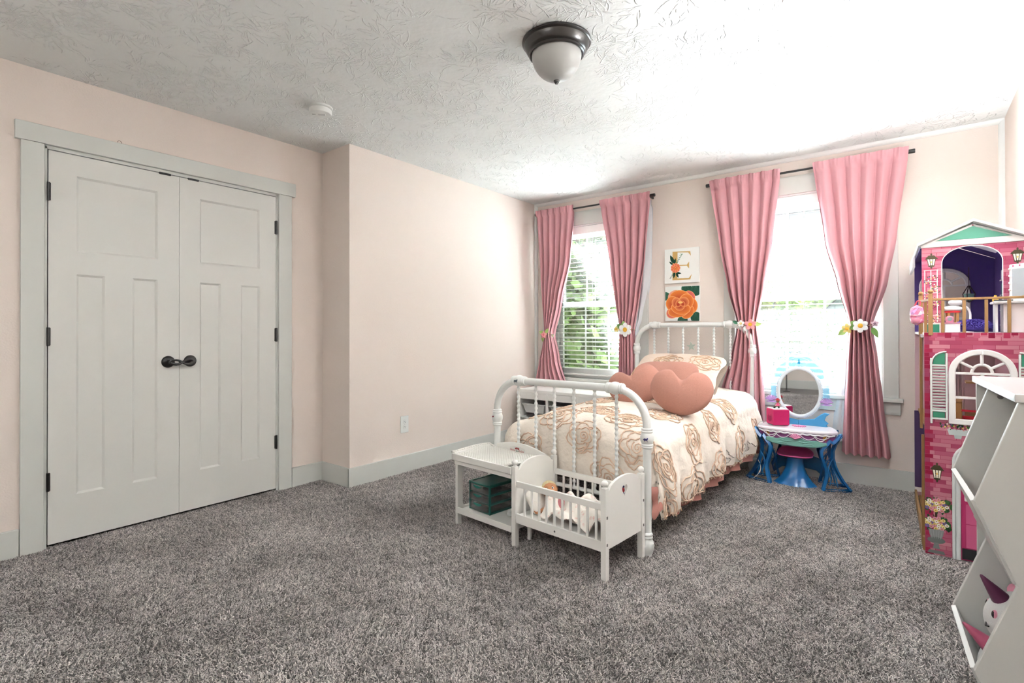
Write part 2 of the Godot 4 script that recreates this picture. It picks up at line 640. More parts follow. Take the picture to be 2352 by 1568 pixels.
func closet() -> void:
	# casing round the double doors
	var cs := frame("trim_4", "white casing round the closet doors")
	var th := 0.02
	part("casing_side", MB.new().bb(V(XC, 0, -0.6), V(XC + th, 2.064, -0.512), 0.002), M.trim, cs)
	part("casing_side", MB.new().bb(V(XC, 0, -1.916), V(XC + th, 2.064, -1.822), 0.002), M.trim, cs)
	part("casing_head", MB.new().bb(V(XC, 2.064, -1.944), V(XC + th + 0.004, 2.156, -0.49), 0.002), M.trim, cs)
	part("jamb", MB.new().bb(V(XC - 0.14, 0, -0.614), V(XC + 0.002, 2.06, -0.598), 0.001), M.trim, cs)
	part("jamb", MB.new().bb(V(XC - 0.14, 0, -1.826), V(XC + 0.002, 2.06, -1.81), 0.001), M.trim, cs)
	part("jamb_head", MB.new().bb(V(XC - 0.14, 2.046, -1.822), V(XC + 0.002, 2.064, -0.6), 0.001), M.trim, cs)
	# a little hook of wire on the casing head
	var hk := []
	for i in 15:
		var a := -0.4 + i * 0.36
		hk.append(V(XC + 0.012, 2.163 + 0.008 * sin(a), -0.914 + 0.009 * cos(a)))
	part("wire_hook", MB.new().tube(hk, 0.0011, 6), hexm("6a4a30", 0.4), cs)
	for k in 2:
		var zc := -0.9155 if k == 0 else -1.5115
		var d := frame("door_%d" % (k + 1), ("left" if k == 0 else "right") + " white three panel closet door", V(XC - 0.017, 0, zc))
		d.rotation.y = PI / 2  # local x runs along -z, local z into the room
		var w := 0.594
		var y0 := 0.024
		var y1 := 2.042
		# frame of rails and stiles round three sunk panels
		var xs := [-w / 2, -w / 2 + 0.112, -0.063, 0.063, w / 2 - 0.112, w / 2]
		var rails := [[y0, 0.256], [1.414, 1.533], [1.932, y1]]
		var s := MB.new()
		var fz := 0.0175
		var bw := 0.011
		var dz := 0.009
		s.bb(V(-w / 2, y0, -fz), V(w / 2, y1, fz - dz - 0.002), 0.0)
		var holes := [Rect2(xs[1], 0.256, xs[2] - xs[1], 1.158), Rect2(xs[3], 0.256, xs[4] - xs[3], 1.158), Rect2(xs[1], 1.533, xs[4] - xs[1], 0.399)]
		var fa := func(a: Vector2, b: Vector2, z: float) -> void:
			s.face(V(a.x, b.y, z), V(b.x, b.y, z), V(b.x, a.y, z), V(a.x, a.y, z), V(0, 0, 1))
		fa.call(P(xs[0], y0), P(xs[5], 0.256), fz)
		fa.call(P(xs[0], 1.414), P(xs[5], 1.533), fz)
		fa.call(P(xs[0], 1.932), P(xs[5], y1), fz)
		fa.call(P(xs[0], 0.256), P(xs[1], 1.414), fz)
		fa.call(P(xs[2], 0.256), P(xs[3], 1.414), fz)
		fa.call(P(xs[4], 0.256), P(xs[5], 1.414), fz)
		fa.call(P(xs[0], 1.533), P(xs[1], 1.932), fz)
		fa.call(P(xs[4], 1.533), P(xs[5], 1.932), fz)
		s.face(V(-w / 2, y0, fz), V(-w / 2, y1, fz), V(-w / 2, y1, -fz), V(-w / 2, y0, -fz), V(-1, 0, 0))
		s.face(V(w / 2, y0, fz), V(w / 2, y1, fz), V(w / 2, y1, -fz), V(w / 2, y0, -fz), V(1, 0, 0))
		s.face(V(-w / 2, y1, fz), V(w / 2, y1, fz), V(w / 2, y1, -fz), V(-w / 2, y1, -fz), V(0, 1, 0))
		part("door_slab", s, M.door, d)
		for r in holes:
			var p := MB.new()
			var a := V(r.position.x, r.position.y, fz)
			var b := V(r.end.x, r.position.y, fz)
			var c := V(r.end.x, r.end.y, fz)
			var e := V(r.position.x, r.end.y, fz)
			var i := V(bw, bw, -dz)
			var a2 := a + i
			var b2 := b + V(-bw, bw, -dz)
			var c2 := c + V(-bw, -bw, -dz)
			var e2 := e + V(bw, -bw, -dz)
			p.face(a2, b2, c2, e2, V(0, 0, 1))
			p.face(a, b, b2, a2, V(0, 0.65, 0.76))
			p.face(e, c, c2, e2, V(0, -0.65, 0.76))
			p.face(a, e, e2, a2, V(0.65, 0, 0.76))
			p.face(b, c, c2, b2, V(-0.65, 0, 0.76))
			part("panel", p, M.door, d)
		# hinges on the outer edge, ball catch on top, lever near the meeting edge
		var sd := -1.0 if k == 0 else 1.0
		for hy in [0.345, 1.087, 1.83]:
			var hg := MB.new()
			hg.pos(V(sd * (w / 2 + 0.001), hy - 0.047, fz + 0.006)).lathe([P(0, 0), P(0.0065, 0), P(0.0065, 0.094), P(0, 0.094)], 12)
			hg.pos(Vector3.ZERO).box(V(0.014, 0.09, 0.003), V(sd * (w / 2 - 0.002), hy, fz + 0.001), 0.0008)
			part("hinge", hg, M.black, d)
		part("ball_catch", MB.new().box(V(0.062, 0.012, 0.02), V(-sd * (w / 2 - 0.075), y1 + 0.001, fz - 0.004), 0.003), M.black, d)
		var hx := -sd * (w / 2 - 0.058)
		var ros := part("door_handle", MB.new().at(Transform3D(Basis(V(1, 0, 0), V(0, 0, 1), V(0, -1, 0)), V(hx, 0.932, fz))).lathe([P(0.035, 0), P(0.035, 0.004), P(0.031, 0.010), P(0.024, 0.014), P(0.013, 0.017), P(0.012, 0.045), P(0, 0.047)], 28, 0.6), M.black, d)
		var lv := []
		for i in 13:
			var u := i / 12.0
			lv.append(V(hx + sd * (0.004 - 0.125 * u) * -1.0 * -1.0, 0.932 + 0.013 * sin(u * TAU * 0.95 + PI) - 0.002, fz + 0.043 + 0.004 * sin(u * PI)))
		var rad := []
		for i in 13:
			rad.append(lerpf(0.0095, 0.0045, i / 12.0) if i < 12 else 0.002)
		part("lever", MB.new().tube(lv, rad, 10), M.black, ros)
		part("pin_hole", MB.new().at(Transform3D(Basis(V(1, 0, 0), V(0, 0, 1), V(0, -1, 0)), V(hx, 0.951, fz + 0.012))).lathe([P(0.003, 0), P(0.003, 0.002), P(0, 0.002)], 10), M.dark, ros)

func windows() -> void:
	for k in 2:
		var xc := -2.4655 if k == 0 else -0.6475
		var w := frame("window_%d" % (k + 1), "white sash window behind the " + ("bed's left side" if k == 0 else "toy vanity"), V(xc, 0, ZW))
		var hw := 0.4915
		var yb := 0.637
		var yt := 2.16
		var cw := 0.087
		for s in [-1, 1]:
			part("casing_side", MB.new().box(V(cw, yt - yb, 0.018), V(s * (hw + cw / 2), (yt + yb) / 2, 0.009), 0.002), M.trim, w)
			part("jamb", MB.new().box(V(0.016, yt - yb, 0.14), V(s * (hw - 0.004), (yt + yb) / 2, -0.07), 0.001), M.vinyl, w)
			part("frame", MB.new().box(V(0.05, yt - yb, 0.07), V(s * (hw - 0.03), (yt + yb) / 2, -0.105), 0.003), M.vinyl, w)
		part("casing_head", MB.new().box(V(2 * (hw + cw) + 0.02, 0.135, 0.022), V(0, yt + 0.0675, 0.011), 0.002), M.trim, w)
		part("window_sill", MB.new().box(V(2 * (hw + cw) + 0.05, 0.028, 0.19), V(0, yb - 0.014, -0.05), 0.004), M.trim, w)
		part("apron", MB.new().box(V(2 * (hw + cw) + 0.02, 0.088, 0.016), V(0, yb - 0.072, 0.008), 0.002), M.trim, w)
		part("jamb_head", MB.new().box(V(2 * hw, 0.016, 0.14), V(0, yt - 0.004, -0.07), 0.001), M.vinyl, w)
		part("frame_head", MB.new().box(V(2 * hw - 0.02, 0.05, 0.07), V(0, yt - 0.035, -0.105), 0.003), M.vinyl, w)
		part("frame_foot", MB.new().box(V(2 * hw - 0.02, 0.04, 0.07), V(0, yb + 0.02, -0.105), 0.003), M.vinyl, w)
		for r in [[yb + 0.04, 1.395, -0.092], [1.345, yt - 0.06, -0.122]]:
			var sash := MB.new()
			var h: float = r[1] - r[0]
			var ym: float = (r[0] + r[1]) / 2
			for s in [-1, 1]:
				sash.box(V(0.052, h, 0.03), V(s * (hw - 0.08), ym, r[2]), 0.003)
				sash.box(V(2 * hw - 0.16, 0.05, 0.03), V(0, ym + s * (h / 2 - 0.025), r[2]), 0.003)
			var so := part("sash", sash, M.vinyl, w)
			part("pane", MB.new().box(V(2 * hw - 0.2, h - 0.08, 0.004), V(0, ym, r[2]), 0.0), M.glass, so)
			for s in [-1, 1]:
				part("muntin", MB.new().box(V(0.016, h - 0.08, 0.010), V(s * 0.128, ym, r[2]), 0.002), M.vinyl, so)
			part("muntin", MB.new().box(V(2 * hw - 0.2, 0.016, 0.010), V(0, ym, r[2]), 0.002), M.vinyl, so)
		# blind inside the frame
		var b := thing("window_blind", "white two inch slat blind in the " + ("left window, beside the corner" if k == 0 else "right window, behind the toy vanity"), "blind", V(xc, 0, ZW - 0.034), 0.0, "window blinds")
		part("valance", MB.new().box(V(2 * hw - 0.012, 0.072, 0.014), V(0, yt - 0.05, 0.03), 0.003), M.slat, b)
		part("headrail", MB.new().box(V(2 * hw - 0.02, 0.04, 0.045), V(0, yt - 0.04, -0.002), 0.002), M.slat, b)
		var sl := MB.new().box(V(2 * hw - 0.024, 0.0028, 0.05), Vector3.ZERO, 0.0012).mesh()
		var y := yt - 0.10
		while y > yb + 0.06:
			part("slat", sl, M.slat, b, Transform3D(Basis.from_euler(V(deg_to_rad(TILT), 0, 0)), V(0, y, 0)))
			y -= 0.0442
		part("bottom_rail", MB.new().box(V(2 * hw - 0.024, 0.016, 0.05), V(0, yb + 0.035, 0), 0.003), M.slat, b)
		for cx in [-0.33, 0.0, 0.33]:
			for cz in [-0.026, 0.026]:
				part("ladder_cord", MB.new().tube([V(cx, yb + 0.04, cz), V(cx, yt - 0.06, cz)], 0.0011, 5), M.slat, b)

const TILT := 10.0

func carpet() -> void:
	var fl := get_node("floor")
	var mt := mat(Color(1, 1, 1), 0.9, 0.15)
	mt.vertex_color_use_as_albedo = true
	var r := RandomNumberGenerator.new()
	r.seed = 21
	var step := 0.1
	for k in 3:
		var m := MB.new()
		var per := 19
		for i in per:
			for j in per:
				var p := V((i + r.randf()) / per * step - step / 2, -0.001, (j + r.randf()) / per * step - step / 2)
				var a := r.randf() * TAU
				var lean := V(cos(a), 0, sin(a)) * r.randf_range(0.1, 0.85)
				var hh := r.randf_range(0.009, 0.0145)
				var tone := r.randf()
				var g := lerpf(0.15, 0.82, pow(tone, 1.05))
				m.col = Color(g * 1.08, g * 0.985, g * 0.935)
				var rad := r.randf_range(0.0011, 0.0018)
				var kink := V(cos(a + 2.0), 0, sin(a + 2.0)) * hh * r.randf_range(-0.5, 0.5)
				m.tube([p, p + V(0, hh * 0.45, 0) + lean * hh * 0.2 + kink, p + V(0, hh * 0.8, 0) + lean * hh * 0.6 + kink * 0.6, p + V(0, hh * 0.95, 0) + lean * hh * 1.0 - kink * 0.3], [rad * 1.1, rad, rad, rad * 0.5], 4, false)
		var me := m.mesh()
		var where := []
		var tints := []
		var lf := FastNoiseLite.new()
		lf.frequency = 1.1
		lf.seed = 40
		var n := 0
		var z := ZW + 0.03
		while z < 0.6:
			var x := XC + 0.02
			while x < XR:
				n += 1
				if n % 3 == k and not (x < XL + 0.02 and z < ZJ - 0.03):
					var bs := Basis(Vector3.UP, (r.randi() % 4) * PI / 2 + r.randf_range(-0.1, 0.1))
					var lx := lf.get_noise_2d(x * 1.3, z) * 0.9
					var lz := lf.get_noise_2d(x + 31.0, z * 1.3) * 0.9
					bs.y = V(lx, r.randf_range(0.85, 1.1), lz)
					var jx := x + r.randf_range(-0.004, 0.004)
					where.append(Transform3D(bs, V(jx, 0, z)))
					var tt := 1.0 + lf.get_noise_2d(x * 2.2 + 9.0, z * 2.2) * 0.22
					tints.append(Color(tt, tt, tt))
				x += step * 0.97
			z += step * 0.97
		multi("carpet_pile", me, where, tints, mt, fl)

# ---------------------------------------------------------------- flat print: a little painter
func ink(im: Image, poly: Array, c: Color) -> void:
	var s := Vector2(im.get_width(), im.get_height())
	var y0 := 1e9
	var y1 := -1e9
	for p in poly:
		y0 = minf(y0, p.y * s.y)
		y1 = maxf(y1, p.y * s.y)
	var k := poly.size()
	for y in range(maxi(0, int(y0)), mini(int(s.y) - 1, int(y1)) + 1):
		var xs := []
		var yy := y + 0.5
		for i in k:
			var a: Vector2 = poly[i] * s
			var b: Vector2 = poly[(i + 1) % k] * s
			if (a.y <= yy) != (b.y <= yy):
				xs.append(a.x + (yy - a.y) / (b.y - a.y) * (b.x - a.x))
		xs.sort()
		for i in xs.size() / 2:
			var xa := int(round(xs[2 * i]))
			var xb := int(round(xs[2 * i + 1]))
			if xb > xa:
				im.fill_rect(Rect2i(xa, y, xb - xa, 1), c)

func oval(cx: float, cy: float, rx: float, ry: float, turn := 0.0, k := 28) -> Array:
	var o := []
	for i in k:
		var t := TAU * i / k
		o.append(Vector2(cx, cy) + Vector2(rx * cos(t), ry * sin(t)).rotated(turn))
	return o

func leaf_shape(a: Vector2, b: Vector2, w: float) -> Array:
	var o := []
	var d := b - a
	var n := d.orthogonal()
	for i in 9:
		var t := i / 8.0
		o.append(a + d * t + n * w * sin(pow(t, 0.8) * PI))
	for i in 9:
		var t := 1.0 - i / 8.0
		o.append(a + d * t - n * w * sin(pow(t, 0.8) * PI))
	return o

func streak(im: Image, a: Vector2, b: Vector2, w: float, c: Color) -> void:
	var n := (b - a).normalized().orthogonal() * w / 2.0
	ink(im, [a + n, b + n, b - n, a - n], c)

func line_of(im: Image, pts: Array, w: float, c: Color) -> void:
	for i in pts.size() - 1:
		streak(im, pts[i], pts[i + 1], w, c)

func petal(im: Image, cx: float, cy: float, rx: float, ry: float, turn: float, a: Color, b: Color, rim: Color) -> void:
	ink(im, oval(cx, cy, rx, ry, turn), rim)
	for i in 7:
		var t := i / 6.0
		var k := 0.93 - 0.62 * t
		var sh := Vector2(0, ry * 0.28 * t).rotated(turn)
		ink(im, oval(cx + sh.x, cy + sh.y, rx * k, ry * k, turn), a.lerp(b, t))

func rose_print(im: Image, cx: float, cy: float, r: float) -> void:
	var o := Color.html("e8803c")
	var p := Color.html("e0716a")
	var d := Color.html("b8402a")
	var h := Color.html("f5b070")
	for q in [[0.62, -0.45, 0.42, 0.36, 0.9, p], [-0.4, -0.55, 0.45, 0.33, -0.5, Color.html("eaa0a0")], [-0.45, 0.55, 0.5, 0.4, 2.6, p], [0.75, 0.15, 0.52, 0.42, 1.5, o], [0.5, 0.55, 0.5, 0.4, 2.3, o]]:
		petal(im, cx + q[0] * r, cy + q[1] * r, q[2] * r, q[3] * r, q[4], q[5], d.lerp(q[5], 0.4), h)
	for q in [[0.0, -0.4, 0.72, 0.5, 0.1], [-0.5, 0.0, 0.46, 0.52, -0.2], [0.4, -0.1, 0.5, 0.56, 0.3], [-0.1, 0.5, 0.72, 0.4, 3.0], [0.05, 0.3, 0.66, 0.42, 3.3]]:
		petal(im, cx + q[0] * r, cy + q[1] * r, q[2] * r, q[3] * r, q[4], o, d.lerp(o, 0.35), h)
	for q in [[-0.22, -0.05, 0.33, 0.38, -0.4], [0.26, -0.12, 0.36, 0.32, 0.5], [0.0, 0.22, 0.32, 0.24, 3.0], [-0.1, -0.02, 0.2, 0.25, 0.3], [0.17, 0.0, 0.17, 0.2, -0.6]]:
		petal(im, cx + q[0] * r, cy + q[1] * r, q[2] * r, q[3] * r, q[4], Color.html("e78a55"), d, h)
	ink(im, leaf_shape(Vector2(cx - 0.14 * r, cy - 0.1 * r), Vector2(cx + 0.22 * r, cy - 0.06 * r), 0.22), Color.html("f3c77e"))

func printed(im: Image, rough := 0.7) -> StandardMaterial3D:
	var m := mat(Color.WHITE, rough, 0.3)
	m.albedo_texture = ImageTexture.create_from_image(im)
	return m

func fixtures() -> void:
	# flush ceiling light
	var l := thing("ceiling_light", "round dark bronze flush ceiling light with frosted glass dome", "ceiling light", V(-1.28, H, -1.984))
	part("base_ring", MB.new().lathe([P(0.02, 0), P(0.150, 0), P(0.157, -0.004), P(0.158, -0.012), P(0.153, -0.018), P(0.149, -0.019), P(0.147, -0.026), P(0.140, -0.042), P(0.131, -0.054), P(0.127, -0.056), P(0.1275, -0.064), P(0.122, -0.068), P(0.117, -0.064), P(0.117, -0.05)], 64, 0.75), hexm("1b1410", 0.3, 0.8), l)
	var dome := []
	for i in 17:
		var a := i / 16.0 * PI / 2
		dome.append(P(0.114 * cos(a) + 0.0001, -0.060 - 0.122 * sin(a)))
	part("glass_dome", MB.new().lathe(dome, 56), hexm("b4b3b0", 0.35, 0.5), l)
	part("finial", MB.new().pos(V(0, -0.178, 0)).lathe([P(0, 0.004), P(0.013, 0.002), P(0.014, -0.006), P(0.011, -0.009), P(0.011, -0.012), P(0.008, -0.014), P(0.007, -0.018), P(0, -0.02)], 24, 0.6), hexm("1b1410", 0.25, 0.9), l)
	# smoke detector
	var s := thing("smoke_detector", "round white smoke detector on the ceiling near the closet", "smoke detector", V(-2.762, H, -1.706), 0.5)
	part("base_plate", MB.new().lathe([P(0, 0), P(0.068, 0), P(0.071, -0.004), P(0.070, -0.011), P(0.064, -0.013), P(0, -0.013)], 40, 0.7), M.white, s)
	part("body", MB.new().pos(V(0.0, -0.013, 0)).lathe([P(0.058, 0), P(0.058, -0.003), P(0.063, -0.004), P(0.064, -0.022), P(0.060, -0.030), P(0, -0.033)], 40, 0.7), M.white, s)
	part("test_button", MB.new().pos(V(0.012, -0.047, 0.004), V(0, 0.4, 0)).box(V(0.042, 0.006, 0.022), Vector3.ZERO, 0.004), hexm("d8d8d6", 0.3), s)
	part("sounder_slots", MB.new().pos(V(-0.034, -0.0455, 0.014), V(0, 0.3, 0)).box(V(0.004, 0.002, 0.009), V(-0.006, 0, 0)).box(V(0.004, 0.002, 0.009)).box(V(0.004, 0.002, 0.009), V(0.006, 0, 0)), hexm("55534f"), s)
	# outlet on the left wall
	var o := thing("wall_outlet", "white double wall outlet low on the peach wall", "outlet", V(XL, 0.3815, -2.6625), PI / 2)
	part("cover_plate", MB.new().box(V(0.08, 0.132, 0.007), V(0, 0, 0.0035), 0.003), M.white, o)
	for sg in [-1, 1]:
		var so := part("socket", MB.new().pos(V(0, sg * 0.0205, 0.0085)).prism(arc(0, 0, 0.0175, 0.0175, 0.75, PI - 0.75, 8) + arc(0, 0, 0.0175, 0.0175, PI + 0.75, TAU - 0.75, 8), 0.004, 0.001), M.white, o)
		var sl := MB.new()
		sl.box(V(0.0022, 0.008, 0.001), V(-0.0065, sg * 0.0205 + 0.003, 0.0106), 0)
		sl.box(V(0.0022, 0.007, 0.001), V(0.0065, sg * 0.0205 + 0.003, 0.0106), 0)
		sl.pos(V(0, sg * 0.0205 - 0.007, 0.0106)).prism(oval(0, 0, 0.0025, 0.0025, 0, 10), 0.001)
		part("slots", sl, M.dark, so)
	part("screw", MB.new().pos(V(0, 0, 0.007), V(PI / 2, 0, 0)).lathe([P(0.003, 0), P(0.0025, 0.001), P(0, 0.0012)], 12), M.trim, o)
	# two square canvases
	var im := Image.create(640, 640, false, Image.FORMAT_RGB8)
	im.fill(Color.html("f3f2ee"))
	var tan_c := Color.html("cfa96a")
	ink(im, [P(0.235, 0.075), P(0.755, 0.10), P(0.775, 0.235), P(0.70, 0.135), P(0.385, 0.11), P(0.385, 0.475), P(0.66, 0.485), P(0.725, 0.40), P(0.725, 0.60), P(0.66, 0.515), P(0.385, 0.51), P(0.385, 0.868), P(0.72, 0.872), P(0.80, 0.765), P(0.76, 0.915), P(0.235, 0.915)], tan_c)
	var dk := Color.html("1d4634")
	for q in [[0.27, 0.42, 0.165, 0.17], [0.25, 0.46, 0.135, 0.36], [0.29, 0.44, 0.325, 0.27], [0.30, 0.67, 0.27, 0.86], [0.33, 0.70, 0.50, 0.73], [0.34, 0.71, 0.42, 0.85]]:
		ink(im, leaf_shape(P(q[0], q[1]), P(q[2], q[3]), 0.19), dk)
	for t in 6:
		var b := P(0.36, 0.42).lerp(P(0.50, 0.19), t / 5.0)
		ink(im, leaf_shape(b, b + P(0.045, -0.035), 0.16), Color.html("3c7a56"))
		ink(im, leaf_shape(b, b + P(-0.02, -0.05), 0.16), Color.html("3c7a56"))
		b = P(0.26, 0.70).lerp(P(0.17, 0.85), t / 5.0)
		ink(im, leaf_shape(b, b + P(-0.03, 0.01), 0.2), dk)
		ink(im, leaf_shape(b, b + P(0.02, 0.03), 0.2), dk)
	for i in 9:
		var a := i * TAU / 9.0
		petal(im, 0.325 + 0.085 * cos(a), 0.56 + 0.085 * sin(a), 0.06, 0.06, a, Color.html("ea8a66"), Color.html("d9613f"), Color.html("f3ae8c"))
	rose_print(im, 0.325, 0.56, 0.075)
	var rz := Image.create(640, 640, false, Image.FORMAT_RGB8)
	rz.fill(Color.html("f1f0ec"))
	for q in [[-0.02, 0.27, 0.17, 0.13], [0.63, 0.06, 0.15, 0.17], [0.90, 0.12, 0.15, 0.17], [0.52, 0.98, 0.15, 0.12], [0.90, 0.90, 0.15, 0.16]]:
		ink(rz, oval(q[0], q[1], q[2], q[3]), Color.html("33614d"))
		ink(rz, oval(q[0] + 0.02, q[1] + 0.01, q[2] * 0.8, q[3] * 0.8), Color.html("2c5644"))
		for t in 5:
			streak(rz, P(q[0], q[1] - q[3] * 0.8), P(q[0] + (t - 2) * 0.055, q[1] + q[3] * 0.7), 0.004, Color.html("4a7a64"))
	rose_print(rz, 0.44, 0.50, 0.44)
	var cv := hexm("f3f2ee", 0.8)
	for k in 2:
		var c := thing("wall_canvas", "square white canvas with gold letter E and orange flower" if k == 0 else "square canvas painted with one large orange rose", "wall art", V(-1.578, 1.6755, ZW) if k == 0 else V(-1.574, 1.344, ZW))
		c.rotation.z = -0.006
		part("canvas", MB.new().box(V(0.302, 0.303, 0.02), V(0, 0, 0.0105), 0.002), cv, c)
		var fp := MB.new()
		fp.face(V(-0.149, 0.1495, 0.0208), V(0.149, 0.1495, 0.0208), V(0.149, -0.1495, 0.0208), V(-0.149, -0.1495, 0.0208), V(0, 0, 1))
		for i in 4:
			fp.uv[i] = [P(0, 0), P(1, 0), P(1, 1), P(0, 1)][i]
		part("print", fp, printed(im if k == 0 else rz), c)
	# star on the wall behind the headboard
	var st := []
	for i in 10:
		var a := PI / 2 + i * PI / 5
		var r := 0.042 if i % 2 == 0 else 0.018
		st.append(P(r * cos(a), r * sin(a)))
	var so2 := part("wall_star", MB.new().prism(st, 0.006, 0.002), hexm("c9d0c0", 0.6), self, Transform3D(Basis(V(0, 0, 1), 0.12), V(-1.501, 0.974, ZW + 0.0032)))
	tag(so2, "small pale green plastic star stuck on the wall behind the headboard", "wall star")

# ---------------------------------------------------------------- curtains
func drape(t: Array, folds: float, sd: float, a0: float, hem: float, top: float, z0: float) -> MB:
	# t: [y, left, right] from the top down
	var tl := []
	var tr := []
	for q in t:
		tl.append(P(q[0], q[1]))
		tr.append(P(q[0], q[2]))
	return MB.new().grid(150, 90, func(s: float, w: float) -> Vector3:
		var ww := w
		var y := lerpf(top, hem, ww)
		var l := along(tl, y)
		var r := along(tr, y)
		var wd := r - l
		var d := clampf((top - y) / 0.25, 0.0, 1.0)
		var warp := fn.get_noise_2d(s * 90.0 + sd * 37.0, y * 16.0) * 0.9 + fn.get_noise_2d(s * 200.0 + sd * 11.0, 5.0) * 1.6
		var ph := folds * TAU * s + warp * d + sd
		var deep := pow(absf(sin(ph / 2.0)), 0.62)
		var a := a0 * clampf(0.42 / maxf(wd, 0.12), 0.8, 1.5) * lerpf(0.75, 1.0, d)
		var z := a * (deep - 0.38)
		# the ends turn back, the sheet rounds over when tied
		z -= 0.03 * pow(absf(s * 2.0 - 1.0), 3.0) * clampf(0.35 / wd - 0.6, 0.0, 1.4)
		var x := l + wd * (s + 0.35 / (folds * TAU) * sin(ph) * sin(s * PI))
		z += fn.get_noise_2d(x * 70.0 + sd * 9.0, y * 60.0) * 0.006
		if y > top - 0.07:  # gathered on the rod
			var g := smoothstep(0.0, 0.35, (y - (top - 0.07)) / 0.07)
			z = lerpf(z, 0.0115 + a * 0.75 * deep + 0.003 * sin(s * folds * TAU * 3.0 + sd), g)
			y += 0.004 * sin(ph * 1.0 + 1.0) * g
		return V(x, y + (0.006 * sin(ph) if w > 0.99 else 0.0), z0 + z))

func flower(st: Node, at: Vector3, r: float, np: int, pc: Material, cc: Material, turn := Vector3.ZERO) -> void:
	var m := MB.new()
	for i in np:
		var b := Basis.from_euler(turn) * Basis(V(0, 0, 1), TAU * i / np)
		m.at(Transform3D(b, at))
		m.ball(r * 0.5, V(0, r * 0.56, 0.004), 10, V(0.82, 1.0, 0.22))
	var fl := part("flower", m, pc, st)
	part("flower_centre", MB.new().at(Transform3D(Basis.from_euler(turn), at)).ball(r * 0.36, V(0, 0, 0.007), 10, V(1, 1, 0.55)), cc, fl)

func felt_leaf(st: Node, a: Vector3, b: Vector3, w: float, m: Material) -> void:
	var d := b - a
	var n := d.cross(V(0, 0, 1)).normalized()
	var mb := MB.new()
	for sg in [0.0016, -0.0016]:
		mb.grid(6, 8, func(u: float, v: float) -> Vector3:
			return a + d * v + n * (u - 0.5) * 2.0 * w * sin(pow(v, 0.75) * PI) + V(0, 0, 0.006 * sin(v * PI) + sg + absf(u - 0.5) * 0.01), false, a - V(0, 0, sg * 1000.0))
	part("leaf", mb, m, st)

